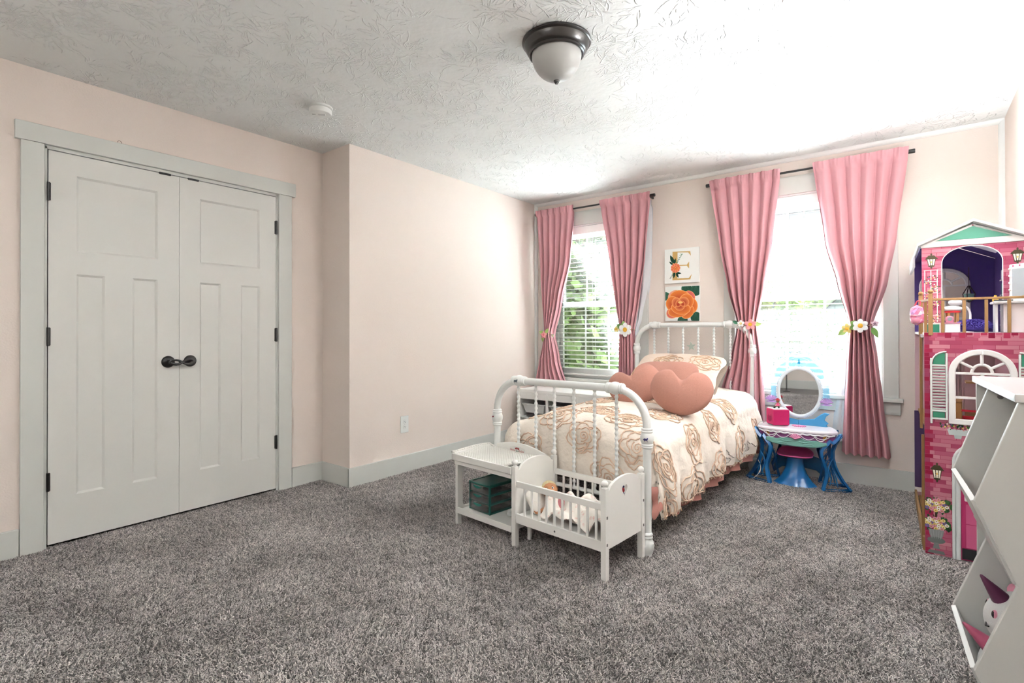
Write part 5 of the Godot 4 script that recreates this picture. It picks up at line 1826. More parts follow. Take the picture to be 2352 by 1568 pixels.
	# stool
	var st := thing("toy_stool", "pink shell seat toy stool on a flared blue base under the vanity", "toy stool", VAN + V(-0.012, 0, 0.02), 0.06)
	var base := MB.new().grid(56, 24, func(u: float, w: float) -> Vector3:
		var a := u * TAU
		var y := 0.2 * w
		var r := lerpf(0.062, 0.052, smoothstep(0.3, 1.0, w)) + 0.085 * pow(1.0 - w, 3.2)
		var rip := 1.0 + 0.045 * sin(a * 9.0 + w * 5.0) * pow(1.0 - w, 0.7)
		return V(r * cos(a) * rip, y, r * 0.72 * sin(a) * rip), true, V(0, 0.1, 0))
	base.pos(V(0, 0.2, 0)).lathe([P(0.052, 0), P(0, 0.001)], 24)
	part("base", base, blue, st)
	var seat := MB.new()
	for dn in [0.0, 0.008]:
		seat.grid(60, 12, func(u: float, w: float) -> Vector3:
			var a := u * TAU
			var n := 3.0
			var kk := pow(pow(absf(cos(a)), n) + pow(absf(sin(a)), n), -1.0 / n)
			var rim := 1.0 + 0.035 * absf(sin(a * 4.5)) * (1.0 if sin(a) < 0.2 else 0.2)
			var x := 0.108 * cos(a) * kk * w * rim
			var z := 0.078 * sin(a) * kk * w * rim
			var back := clampf(-sin(a), 0.0, 1.0)
			return V(x, 0.207 + 0.012 * pow(w, 4.0) + 0.045 * back * pow(w, 5.0) - dn, z), true, V(0, -3.0 if dn == 0.0 else 3.0, 0))
	var rm := []
	for i in 60:
		var a := TAU * i / 60
		var kk := pow(pow(absf(cos(a)), 3.0) + pow(absf(sin(a)), 3.0), -1.0 / 3.0)
		var rim := 1.0 + 0.035 * absf(sin(a * 4.5)) * (1.0 if sin(a) < 0.2 else 0.2)
		rm.append(V(0.108 * cos(a) * kk * rim, 0.2155 + 0.045 * clampf(-sin(a), 0, 1), 0.078 * sin(a) * kk * rim))
	seat.tube(rm, 0.0052, 8, false, true)
	part("seat", seat, rose, st)
	# magenta cube speaker and the little figure on it
	var sp := thing("cube_speaker", "magenta padded cube speaker on the left end of the vanity top", "speaker", VAN + V(-0.125, 0.4155, 0.005), 0.62)
	var mg := hexm("c4155f", 0.7)
	part("body", MB.new().box(V(0.118, 0.115, 0.118), V(0, 0.062, 0), 0.008), mg, sp)
	part("top_plate", MB.new().box(V(0.104, 0.005, 0.104), V(0, 0.1205, 0), 0.002), hexm("f2eef0", 0.3), sp)
	part("charging_base", MB.new().lathe([P(0, 0), P(0.044, 0), P(0.045, 0.003), P(0.042, 0.005), P(0, 0.005)], 30), hexm("e6e2e0", 0.4), sp)
	var dots := MB.new()
	for j in 15:
		for i in 13:
			var x := (i - 6) * 0.0048
			var y := 0.022 + j * 0.0048
			var n := absf(i - 6) / 6.0
			var ok := y > 0.026 + 0.012 * n * n and y < 0.068 + (0.02 * maxf(0.0, 1.0 - absf(n - 0.78) / 0.22) if n > 0.5 else 0.0)
			if ok:
				dots.box(V(0.0024, 0.0024, 0.0012), V(x, y, -0.0), 0.0)
	part("speaker_holes", dots, hexm("6e0b36", 0.8), sp, Transform3D(Basis(Vector3.UP, -PI / 2), V(-0.0592, 0, 0)))
	var fg := thing("toy_figure", "tiny toy figure in a red hat and pink dress on the magenta speaker", "toy figure", VAN + V(-0.125, 0.5387, 0.005), 0.1)
	var fm := MB.new()
	fm.ball(0.0105, V(0, 0.052, 0), 14, V(1, 1.05, 1))
	fm.tube([V(0, 0.044, 0), V(0, 0.036, 0), V(0, 0.024, 0)], [0.004, 0.008, 0.007], 10)
	fm.tube([V(-0.007, 0.037, 0), V(-0.016, 0.030, 0.004), V(-0.021, 0.022, 0.010)], [0.003, 0.0027, 0.0022], 7)
	fm.tube([V(0.007, 0.037, 0), V(0.016, 0.030, 0.003), V(0.022, 0.024, 0.008)], [0.003, 0.0027, 0.0022], 7)
	fm.tube([V(-0.004, 0.024, 0), V(-0.013, 0.012, 0.004), V(-0.02, 0.003, 0.006)], [0.005, 0.004, 0.0035], 8)
	fm.tube([V(0.004, 0.024, 0), V(0.006, 0.012, 0), V(0.007, 0.003, 0)], [0.005, 0.004, 0.0035], 8)
	part("body", fm, hexm("b9805c", 0.5), fg)
	part("dress", MB.new().lathe([P(0.0075, 0.04), P(0.0085, 0.034), P(0.008, 0.030), P(0.017, 0.018), P(0.0, 0.019)], 20, 0.3), hexm("d8537c", 0.6), fg)
	part("boot", MB.new().tube([V(-0.016, 0.010, 0.005), V(-0.021, 0.002, 0.006)], 0.0052, 8).ball(0.005, V(-0.023, 0.004, 0.009), 8).tube([V(0.007, 0.012, 0), V(0.007, 0.001, 0)], 0.0052, 8).ball(0.005, V(0.008, 0.004, 0.004), 8), hexm("1d1a1c", 0.5), fg)
	part("hat", MB.new().pos(V(0, 0.058, 0)).lathe([P(0.016, 0), P(0.018, 0.002), P(0.011, 0.006), P(0.009, 0.012), P(0, 0.015)], 20, 0.3), hexm("b81f2c", 0.6), fg)
	part("hair", MB.new().ball(0.0112, V(0, 0.050, -0.003), 12), hexm("4a2a1c", 0.7), fg)
	# white cable down to the floor
	var cb := smooth3([VAN + V(-0.16, 0.42, -0.02), VAN + V(-0.22, 0.428, 0.0), VAN + V(-0.262, 0.40, 0.01), VAN + V(-0.285, 0.27, 0.02), VAN + V(-0.275, 0.19, 0.03), VAN + V(-0.22, 0.12, 0.115), VAN + V(-0.228, 0.07, 0.16), VAN + V(-0.29, 0.016, 0.14), VAN + V(-0.40, 0.014, 0.05), VAN + V(-0.52, 0.014, -0.07)], 8)
	tag(part("power_cable", MB.new().tube(cb, 0.0024, 7), hexm("dedbd6", 0.5), self), "thin white power cable from the magenta speaker down to the carpet", "cable")

const MTX := 0.01
const MTY := 0.0

# ---------------------------------------------------------------- dollhouse
const DH := Vector3(0.05, 0, -3.27)
const DHTURN := 0.030

func bricks(im: Image, w: float, h: float, quoin: float) -> void:
	# printed brickwork; w, h in metres
	var s := Vector2(im.get_width() / w, im.get_height() / h)
	im.fill(Color.html("98324f"))
	var row := 0
	var y := 0.0
	var tones := ["c4808c", "b96a7d", "b05a72", "bb7684", "a2435f", "ab4e66"]
	while y < h:
		var x := -0.04 * (row % 2) - 0.02 * ((row / 2) % 2)
		while x < w:
			var c := Color.html(tones[rng.randi() % 6])
			im.fill_rect(Rect2i(int(x * s.x), int(y * s.y), int(0.0785 * s.x), int(0.0188 * s.y)), c)
			x += 0.08
		if quoin > 0.0:
			im.fill_rect(Rect2i(0, int(y * s.y), int((quoin if row % 2 == 0 else quoin * 0.62) * s.x), int(0.0185 * s.y)), Color.html(["8f1c3c", "a02848", "98405c"][rng.randi() % 3]))
		y += 0.0202
		row += 1

func lantern_print(im: Image, cx: float, cy: float, w: float, h: float) -> void:
	var dk := Color.html("4b4430")
	for i in 9:
		var t := 1.0 - i / 9.0
		var g := im.get_pixel(clampi(int(cx * im.get_width()), 0, im.get_width() - 1), clampi(int(cy * im.get_height()), 0, im.get_height() - 1)).lerp(Color.html("f2d8c8"), 0.5)
		if i == 0:
			continue
	ink(im, [P(cx - w * 0.30, cy - h * 0.12), P(cx + w * 0.30, cy - h * 0.12), P(cx + w * 0.2, cy + h * 0.28), P(cx - w * 0.2, cy + h * 0.28)], Color.html("ece6cf"))
	ink(im, [P(cx - w * 0.5, cy - h * 0.12), P(cx - w * 0.2, cy - h * 0.36), P(cx + w * 0.2, cy - h * 0.36), P(cx + w * 0.5, cy - h * 0.12)], dk)
	ink(im, oval(cx, cy - h * 0.42, w * 0.07, h * 0.07), dk)
	for s in [-1.0, -0.35, 0.35, 1.0]:
		streak(im, P(cx + s * w * 0.31, cy - h * 0.12), P(cx + s * w * 0.2, cy + h * 0.28), w * 0.05, dk)
	ink(im, oval(cx, cy + h * 0.31, w * 0.24, h * 0.055), dk)
	ink(im, oval(cx, cy + h * 0.4, w * 0.07, h * 0.08), dk)
	ink(im, oval(cx, cy + h * 0.06, w * 0.05, h * 0.06), Color.html("e2b85c"))

func bloom_print(im: Image, cx: float, cy: float, rx: float, ry: float, n: int, asp: float) -> void:
	var lf := ["2f4f2c", "3d6236", "28432a"]
	for i in n * 2:
		var a := rng.randf() * TAU
		var r := sqrt(rng.randf())
		ink(im, leaf_shape(P(cx + rx * r * cos(a), cy + ry * r * sin(a)), P(cx + rx * r * cos(a) + rx * 0.35 * cos(a), cy + ry * r * sin(a) + ry * 0.35 * sin(a)), 0.3), Color.html(lf[i % 3]))
	var fl := ["e8d48c", "ecdfa0", "d98fa2", "6b5aa0", "efe9e0", "e2c878"]
	for i in n:
		var a := i * 2.4
		var r := sqrt((i + 0.5) / n)
		var s := rx * 0.17
		ink(im, oval(cx + rx * 0.9 * r * cos(a), cy + ry * 0.9 * r * sin(a), s, s * asp, 0, 10), Color.html(fl[(i * 5 + i / 3) % 6]))
		ink(im, oval(cx + rx * 0.9 * r * cos(a), cy + ry * 0.9 * r * sin(a), s * 0.35, s * 0.35 * asp, 0, 8), Color.html("a8863c"))

func facade_lower() -> Image:
	var w := 0.40
	var h := 1.10
	var im := Image.create(640, 1760, false, Image.FORMAT_RGB8)
	bricks(im, w, h, 0.032)
	var p := func(x: float, y: float) -> Vector2: return P(x / w, (h - y) / h)
	# crenellated top
	for i in 16:
		var x := i * 0.026
		ink(im, [p.call(x + 0.001, 1.10), p.call(x + 0.024, 1.10), p.call(x + 0.024, 1.086 - 0.012 * (i % 2)), p.call(x + 0.001, 1.086 - 0.012 * (i % 2))], Color.html(["8f1c3c", "b5556d", "a8304f"][i % 3]))
	# lantern, flower box
	lantern_print(im, 0.046 / w, (h - 0.407) / h, 0.055 / w, 0.10 / h)
	ink(im, [p.call(0.085, 0.628), p.call(0.30, 0.628), p.call(0.295, 0.60), p.call(0.092, 0.60)], Color.html("c9d0cf"))
	ink(im, [p.call(0.11, 0.60), p.call(0.14, 0.60), p.call(0.136, 0.583), p.call(0.113, 0.583)], Color.html("bcc5c4"))
	for i in 7:
		bloom_print(im, (0.085 + i * 0.033) / w, (h - 0.642 - 0.006 * (i % 2)) / h, 0.024 / w, 0.019 / h, 7, w / h)
	# topiary in an urn
	ink(im, [p.call(0.038, 0.24), p.call(0.046, 0.24), p.call(0.046, 0.12), p.call(0.038, 0.12)], Color.html("4a3526"))
	bloom_print(im, 0.042 / w, (h - 0.245) / h, 0.05 / w, 0.034 / h, 26, w / h)
	bloom_print(im, 0.042 / w, (h - 0.155) / h, 0.05 / w, 0.034 / h, 26, w / h)
	var g := ["8b8e8c", "6f7472", "7d8280"]
	ink(im, [p.call(0.012, 0.125), p.call(0.072, 0.125), p.call(0.068, 0.10), p.call(0.060, 0.075), p.call(0.024, 0.075), p.call(0.016, 0.10)], Color.html(g[0]))
	ink(im, oval(0.042 / w, (h - 0.072) / h, 0.034 / w, 0.016 / h), Color.html(g[1]))
	ink(im, [p.call(0.034, 0.06), p.call(0.050, 0.06), p.call(0.056, 0.03), p.call(0.028, 0.03)], Color.html(g[2]))
	ink(im, [p.call(0.014, 0.022), p.call(0.070, 0.022), p.call(0.076, 0.006), p.call(0.008, 0.006)], Color.html(g[1]))
	for i in 5:
		streak(im, p.call(0.020 + i * 0.011, 0.122), p.call(0.026 + i * 0.008, 0.08), 0.004, Color.html("a3a6a4"))
	return im

func facade_upper() -> Image:
	var w := 0.40
	var h := 0.46
	var im := Image.create(720, 828, false, Image.FORMAT_RGB8)
	bricks(im, w, h, 0.0)
	var p := func(x: float, y: float) -> Vector2: return P(x / w, (h - y) / h)
	for x in [0.039, 0.362]:
		lantern_print(im, x / w, (h - 0.378) / h, 0.055 / w, 0.085 / h)
	# trellis with climbing flowers
	for x in [0.012, 0.037, 0.062]:
		streak(im, p.call(x, 0.055), p.call(x, 0.33), 0.004 / w * 1.0, Color.html("e9e6dc"))
	for y in [0.09, 0.15, 0.21, 0.27, 0.33]:
		streak(im, p.call(0.008, y), p.call(0.066, y), 0.006, Color.html("e9e6dc"))
	for i in 11:
		bloom_print(im, (0.042 + 0.016 * sin(i * 1.9)) / w, (h - 0.06 - i * 0.023) / h, 0.019 / w, 0.015 / h, 5, w / h)
	ink(im, [p.call(0.0, 0.05), p.call(0.075, 0.05), p.call(0.075, 0.0), p.call(0.0, 0.0)], Color.html("e4e2dc"))
	ink(im, [p.call(0.02, 0.042), p.call(0.07, 0.042), p.call(0.07, 0.0), p.call(0.02, 0.0)], Color.html("3c8a6e"))
	return im

func arch_pts(cx: float, hw: float, ys: float, yt: float, k := 14) -> Array:
	return arc(cx, ys, hw, yt - ys, 0.0, PI, k)

# a panel w wide from y0 to the outline "top", with an arched opening, printed in front
func arched_panel(w: float, y0: float, top: Array, cx: float, hw: float, yb: float, ys: float, yt: float, d: float, uv_h: float) -> MB:
	var m := MB.new()
	var ar := arch_pts(cx, hw, ys, yt)
	var n := ar.size()
	var ytop: float = top[0].y
	var peak := -1.0
	for q in top:
		peak = maxf(peak, q.y)
	var right := [P(w, y0), P(w, ytop)]
	var left := [P(0, y0), P(0, ytop)]
	for q in top:
		if q.x > cx + 0.001 and q.x < w - 0.001:
			right.insert(2, q)
		if q.x < cx - 0.001 and q.x > 0.001:
			left.append(q)
	right.append(P(cx, peak))
	left.append(P(cx, peak))
	for i in range(n / 2, -1, -1):
		right.append(ar[i])
	for i in range(n / 2, n):
		left.append(ar[i])
	if yb > y0 + 0.001:
		right += [P(cx + hw, yb), P(cx, yb), P(cx, y0)]
		left += [P(cx - hw, yb), P(cx, yb), P(cx, y0)]
	else:
		right.append(P(cx + hw, y0))
		left.append(P(cx - hw, y0))
	m.prism(right, d, 0.0)
	m.prism(left, d, 0.0)
	for i in m.v.size():
		m.uv[i] = P(m.v[i].x / w, 1.0 - (m.v[i].y - y0) / uv_h)
	return m

func window_frame(cx: float, hw: float, yb: float, ys: float, yt: float, t: float, d: float) -> MB:
	# arched frame with fan bars and cross bars
	var m := MB.new()
	var h := t / 2.0
	for s in [-1.0, 1.0]:
		var o := []
		var i_ := []
		for i in 13:
			var a := PI / 2 * i / 12.0
			o.append(P(cx + s * (hw + h) * cos(a), ys + (yt - ys + h) * sin(a)))
			i_.append(P(cx + s * (hw - h) * cos(a), ys + (yt - ys - h) * sin(a)))
		m.prism([P(cx + s * (hw + h), yb)] + o + rev(i_) + [P(cx + s * (hw - h), yb)], d, 0.004)
	m.at(Transform3D.IDENTITY)
	m.box(V(2 * hw + t, t, d), V(cx, yb, 0), 0.003)
	var b2 := t * 0.42
	m.box(V(2 * hw, b2, d * 0.7), V(cx, ys, 0), 0.001)
	m.box(V(2 * hw, b2, d * 0.7), V(cx, (ys + yb) / 2, 0), 0.001)
	m.box(V(b2, ys - yb, d * 0.7), V(cx, (ys + yb) / 2, 0), 0.001)
	var sub := []
	for q in arc(cx, ys, hw * 0.34, (yt - ys) * 0.42, 0.0, PI, 12):
		sub.append(V(q.x, q.y, 0))
	m.tube(sub, b2 * 0.6, 8)
	for a in [0.62, PI / 2, PI - 0.62]:
		var p0 := V(cx + hw * 0.34 * cos(a), ys + (yt - ys) * 0.42 * sin(a), 0)
		var p1 := V(cx + hw * cos(a), ys + (yt - ys) * sin(a), 0)
		m.tube([p0, p1], b2 * 0.6, 8)
	return m

func dollhouse() -> void:
	var h := thing("dollhouse", "tall pink brick dollhouse with wooden balcony and white arched windows", "dollhouse", DH, DHTURN)
	var wd := hexm("b98f5c", 0.55)
	var grain := Image.create(128, 256, false, Image.FORMAT_RGB8)
	for x in 128:
		for y in 256:
			var g := 0.86 + 0.14 * fn.get_noise_2d(x * 18.0, y * 1.4)
			grain.set_pixel(x, y, Color(g, g * 0.98, g * 0.95))
	wd.albedo_texture = ImageTexture.create_from_image(grain)
	var wht := hexm("efebe9", 0.4)
	var d := 1.06
	var zu := -0.18
	# lower end wall with its print and window opening
	var lo := arched_panel(0.40, 0.012, [P(0, 1.10), P(0.4, 1.10)], 0.212, 0.098, 0.685, 0.905, 1.0, 0.012, 1.088)
	part("front_panel", lo, printed(facade_lower(), 0.5), h)
	part("window_frame", window_frame(0.212, 0.108, 0.672, 0.905, 1.008, 0.026, 0.022), wht, h, Transform3D(Basis.IDENTITY, V(0, 0, 0.006)))
	# upper end wall
	part("gable_panel", arched_panel(0.40, 1.10, [P(0, 1.543), P(0.4, 1.543)], 0.195, 0.114, 1.10, 1.455, 1.536, 0.012, 0.45), printed(facade_upper(), 0.5), h, Transform3D(Basis.IDENTITY, V(0, 0, zu)))
	var gb := MB.new().pos(V(0, 0, zu + 0.004)).prism([P(-0.004, 1.540), P(0.404, 1.540), P(0.404, 1.552), P(0.2, 1.645), P(-0.004, 1.552)], 0.016, 0.002)
	part("gable_board", gb, wht, h)
	part("gable_green", MB.new().pos(V(0, 0, zu + 0.0125)).prism([P(0.055, 1.570), P(0.345, 1.570), P(0.2, 1.632)], 0.004, 0.001), hexm("3f8d75", 0.5), h)
	part("gable_screw", MB.new().at(Transform3D(Basis(V(1, 0, 0), PI / 2), V(0.2, 1.637, zu + 0.013))).lathe([P(0, 0), P(0.004, 0), P(0.003, 0.002), P(0, 0.002)], 12), hexm("8a2238", 0.4), h)
	var rim := []
	for q in arch_pts(0.195, 0.115, 1.455, 1.537, 24):
		rim.append(V(q.x, q.y, zu + 0.004))
	part("arch_rim", MB.new().tube([V(0.31, 1.10, zu + 0.004)] + rim + [V(0.08, 1.10, zu + 0.004)], 0.0028, 6), wht, h)
	# roof slabs
	for s in [-1.0, 1.0]:
		var a: float = s * 0.444
		part("roof_slab", MB.new().box(V(0.245, 0.012, d - 0.12), Vector3.ZERO, 0.002), wht, h, Transform3D(Basis(V(0, 0, 1), -a), V(0.2 + s * 0.108, 1.606, (zu - d) / 2 + 0.02)))
	part("eave_board", MB.new().box(V(0.014, 0.06, 0.5), V(-0.022, 1.505, -0.76), 0.002), wht, h)
	# floors, long walls, far end
	var purple := hexm("5b4590", 0.6)
	part("level_floor", MB.new().box(V(0.40, 0.014, d), V(0.2, 1.093, -d / 2), 0.001), wht, h)
	part("level_floor", MB.new().box(V(0.38, 0.014, d - 0.03), V(0.205, 0.59, -d / 2), 0.001), wd, h)
	part("level_floor", MB.new().box(V(0.38, 0.014, d - 0.03), V(0.205, 0.02, -d / 2), 0.001), wd, h)
	part("long_wall", MB.new().box(V(0.010, 1.08, d - 0.02), V(0.394, 0.55, -d / 2), 0.0), hexm("d9a9b8", 0.6), h)
	part("upper_wall", MB.new().box(V(0.010, 0.45, d + zu), V(0.394, 1.325, (zu - d) / 2), 0.0), purple, h)
	var bk := MB.new()
	var cols := ["7a3f7e", "c9a0bd", "4f7f86", "e6e0e4", "8f5aa5", "b05078"]
	for r in 4:
		bk.box(V(0.014, 0.006, 0.3), V(0.382, 1.14 + r * 0.085, -0.62), 0.0)
	part("wall_shelf", bk, wht, h)
	for r in 4:
		var bx := MB.new()
		for i in 6:
			bx.box(V(0.012, 0.05 + 0.01 * ((i * 3 + r) % 3), 0.028), V(0.381, 1.17 + r * 0.085, -0.50 - i * 0.042), 0.001)
		part("shelf_books", bx, hexm(cols[r], 0.6), h)
	# far end: purple upstairs with a white arched window
	var fe := arched_panel(0.40, 1.10, [P(0, 1.55), P(0.4, 1.55)], 0.15, 0.11, 1.19, 1.395, 1.49, 0.010, 0.46)
	part("end_wall", fe, purple, h, Transform3D(Basis.IDENTITY, V(0, 0, -d + 0.006)))
	part("window_frame", window_frame(0.15, 0.115, 1.185, 1.395, 1.495, 0.024, 0.018), wht, h, Transform3D(Basis.IDENTITY, V(0, 0, -d + 0.012)))
	part("end_wall", MB.new().box(V(0.40, 1.07, 0.010), V(0.2, 0.555, -d + 0.006), 0.0), hexm("d8b4bc", 0.6), h)
	part("end_wall_strip", MB.new().box(V(0.05, 0.50, 0.012), V(0.02, 0.33, -d + 0.015), 0.0), hexm("4a3560", 0.5), h)
	part("skirting", MB.new().box(V(0.05, 0.03, 0.014), V(0.02, 0.065, -d + 0.016), 0.001), wht, h)
	# hanging lamp inside
	var hl := MB.new().pos(V(0.262, 1.30, -d + 0.09)).lathe([P(0, -0.012), P(0.012, -0.006), P(0.022, 0.01), P(0.026, 0.035), P(0.0, 0.037)], 18, 0.5)
	var hlp := part("hanging_lamp", hl, hexm("8fb9b0", 0.3), h)
	var chm := MB.new()
	for i in 4:
		var a := i * PI / 2 + 0.4
		chm.tube([V(0.262 + 0.004 * cos(a), 1.385, -d + 0.09), V(0.262 + 0.03 * cos(a), 1.335, -d + 0.09 + 0.03 * sin(a)), V(0.262 + 0.026 * cos(a), 1.30, -d + 0.09 + 0.026 * sin(a)), V(0.262, 1.283, -d + 0.09)], 0.0025, 6)
	chm.tube([V(0.262, 1.385, -d + 0.09), V(0.262, 1.50, -d + 0.09)], 0.002, 6)
	part("lamp_cage", chm, hexm("4a3038", 0.5), hlp)
	# ceiling panel seen through the arch, wooden beams
	for s in [-1.0, 1.0]:
		part("roof_lining", MB.new().box(V(0.225, 0.004, d - 0.22), Vector3.ZERO, 0.0), purple, h, Transform3D(Basis(V(0, 0, 1), -s * 0.444), V(0.2 + s * 0.104, 1.594, (zu - d) / 2 + 0.01)))
	part("ceiling_panel", MB.new().box(V(0.13, 0.004, 0.5), Vector3.ZERO, 0.0), hexm("e3dbe4", 0.6), h, Transform3D(Basis(V(0, 0, 1), -0.444), V(0.2 + 0.105, 1.588, -0.55)))
	part("end_wall", MB.new().pos(V(0, 0, -d + 0.006)).prism([P(0, 1.548), P(0.4, 1.548), P(0.2, 1.64)], 0.01), purple, h)
	part("beam", MB.new().pos(V(0.085, 1.535, -0.4), V(0, 0, 0.42)).box(V(0.02, 0.02, 0.1)).pos(V(0.355, 1.45, -0.4), V(0, 0, -0.4)).box(V(0.02, 0.02, 0.1)), wd, h)
	# shutters with louvres beside the lower window
	for s in 2:
		var sh := part("shutter", shutter_frame(s), hexm("e3e6e2", 0.45), h, Transform3D(Basis.IDENTITY, V(0.055 if s == 0 else 0.369, 0, 0.009)))
		part("shutter_panel", MB.new().pos(V(0, 0.699, -0.001)).box(V(0.046, 0.028, 0.004)), hexm("3b8a6c", 0.5), sh)
		var fanp := [P(-0.023, 0.945), P(0.023, 0.945), P(0.023, 1.0), P(0.018, 1.0)] + arc(0.023, 0.945, 0.046, 0.055, PI / 2, PI, 8).slice(1, 8)
		var fan2 := []
		for q in fanp:
			fan2.append(P(q.x * (1.0 if s == 0 else -1.0), q.y))
		part("shutter_panel", MB.new().pos(V(0, 0, -0.001)).prism(fan2, 0.004), hexm("3b8a6c", 0.5), sh)
		for i in 15:
			part("louvre", MB.new().pos(V(0, 0.728 + i * 0.0142, 0.0), V(0.5, 0, 0)).box(V(0.048, 0.0095, 0.0025), Vector3.ZERO, 0.0005), hexm("dfe3df", 0.45), sh)
	# front door in its white arch
	var dr := part("toy_door", MB.new().pos(V(0.212, 0, 0.008)).prism([P(-0.078, 0.014), P(0.078, 0.014), P(0.078, 0.48)] + arc(0, 0.48, 0.078, 0.07, 0, PI, 14).slice(1, 14) + [P(-0.078, 0.48)], 0.006, 0.001), hexm("c0336b", 0.5), h)
	var df := MB.new()
	for e in [[0.088, 0.018], [0.104, 0.012]]:
		var pt := [V(0.212 + e[0], 0.012, 0.012)]
		for q in arc(0.212, 0.48, e[0], e[0] * 0.9, 0, PI, 18):
			pt.append(V(q.x, q.y, 0.012))
		pt.append(V(0.212 - e[0], 0.012, 0.012))
		df.tube(pt, e[1] * 0.55, 8)
	part("door_frame", df, hexm("dfe2e0", 0.4), dr)
	part("kick_plate", MB.new().box(V(0.15, 0.05, 0.004), V(0.212, 0.045, 0.0125), 0.001), hexm("26262a", 0.5), dr)
	var dp := MB.new()
	for q in [[0.13, 0.10], [0.235, 0.08]]:
		for s in [-1.0, 1.0]:
			dp.box(V(0.052, q[1] + 0.012, 0.003), V(0.212 + s * 0.035, q[0], 0.0125), 0.001)
	part("door_panel", dp, hexm("cf5b88", 0.5), dr)
	part("door_window", MB.new().box(V(0.12, 0.115, 0.003), V(0.212, 0.36, 0.0125), 0.0), hexm("9fb0ad", 0.25), dr)
	var lat := MB.new()
	lat.box(V(0.13, 0.008, 0.006), V(0.212, 0.30, 0.014)).box(V(0.13, 0.008, 0.006), V(0.212, 0.42, 0.014)).box(V(0.008, 0.125, 0.006), V(0.15, 0.36, 0.014)).box(V(0.008, 0.125, 0.006), V(0.274, 0.36, 0.014))
	for s in [-1.0, 1.0]:
		lat.tube([V(0.15, 0.345, 0.015), V(0.212 + s * 0.0, 0.30 + 0.03, 0.015), V(0.274, 0.345, 0.015)], 0.0025, 5)
		lat.tube([V(0.212 + s * 0.03, 0.302, 0.015), V(0.212 + s * 0.03, 0.338, 0.015)], 0.0025, 5)
	part("door_lattice", lat, wht, dr)
	# balcony: newels, rail, balusters
	var newel := MB.new().box(V(0.018, 0.205, 0.018), V(0, 0.0905, 0), 0.002).pos(V(0, 0.193, 0)).lathe([P(0.005, 0), P(0.008, 0.002)] + ball_profile(0.011, 0.0105, 0.008), 16, 0.4).mesh()
	var bal := MB.new().box(V(0.0125, 0.158, 0.010), V(0, 0.078, 0), 0.001).mesh()
	part("newel", newel, wd, h, Transform3D(Basis.IDENTITY, V(0.025, 1.098, 0.0)))
	part("newel", newel, wd, h, Transform3D(Basis.IDENTITY, V(-0.006, 1.098, zu + 0.03)))
	part("hand_rail", MB.new().box(V(0.37, 0.011, 0.016), V(0.217, 1.262, 0.0), 0.002), wd, h)
	part("hand_rail", MB.new().pos(V(0.009, 1.262, zu / 2 + 0.012), V(0, 0.20, 0)).box(V(0.012, 0.011, 0.15), Vector3.ZERO, 0.002), wd, h)
	for i in 5:
		part("baluster", bal, wd, h, Transform3D(Basis.IDENTITY, V(0.072 + i * 0.0785, 1.098, 0.0)))
	part("baluster", bal, wd, h, Transform3D(Basis.IDENTITY, V(0.010, 1.098, -0.08)))
	# corner posts on the open side
	part("corner_post", MB.new().box(V(0.013, 0.50, 0.02), V(0.0, 0.83, -0.30), 0.002), wd, h)
	part("corner_post", MB.new().box(V(0.012, 0.56, 0.012), V(-0.003, 0.30, -0.09), 0.002), wd, h)
	part("post_clip", MB.new().box(V(0.024, 0.018, 0.03), V(0.002, 1.083, -0.10), 0.002), wht, h)
	part("long_side_rail", MB.new().box(V(0.012, 0.07, d - 0.1), V(-0.001, 0.035, -d / 2), 0.002), wd, h)
	dollhouse_goods()

func shutter_frame(s: int) -> MB:
	var m := MB.new()
	m.box(V(0.008, 0.32, 0.006), V(-0.029, 0.84 if s == 1 else 0.815, 0), 0.001).box(V(0.008, 0.32, 0.006), V(0.029, 0.84 if s == 0 else 0.815, 0), 0.001)
	for y in [0.680, 0.718, 0.940]:
		m.box(V(0.066, 0.008, 0.006), V(0, y, 0), 0.001)
	var o := []
	for q in arc(0.029, 0.945, 0.058, 0.062, PI / 2, PI, 10):
		o.append(V(q.x * (1.0 if s == 0 else -1.0), q.y, 0))
	m.tube(o, 0.004, 6)
	return m

func in_house(p: Vector3) -> Vector3:
	return DH + Basis(Vector3.UP, DHTURN) * p

func fluffy(m: MB, o: Vector3, s: Vector3, n: int, ln: float, sd: int) -> void:
	var g := RandomNumberGenerator.new()
	g.seed = sd
	m.ball(1.0, o, 18, s)
	for i in n:
		var a := g.randf() * TAU
		var y := g.randf_range(-0.2, 1.0)
		var r := sqrt(1.0 - y * y)
		var q := V(r * cos(a), y, r * sin(a))
		var p := o + q * s
		var e := (q + V(g.randf_range(-0.6, 0.6), g.randf_range(-0.2, 0.5), g.randf_range(-0.6, 0.6))).normalized() * ln
		m.tube([p, p + e * 0.6, p + e + V(0, -ln * 0.35, 0)], [ln * 0.13, ln * 0.11, ln * 0.03], 4, false)

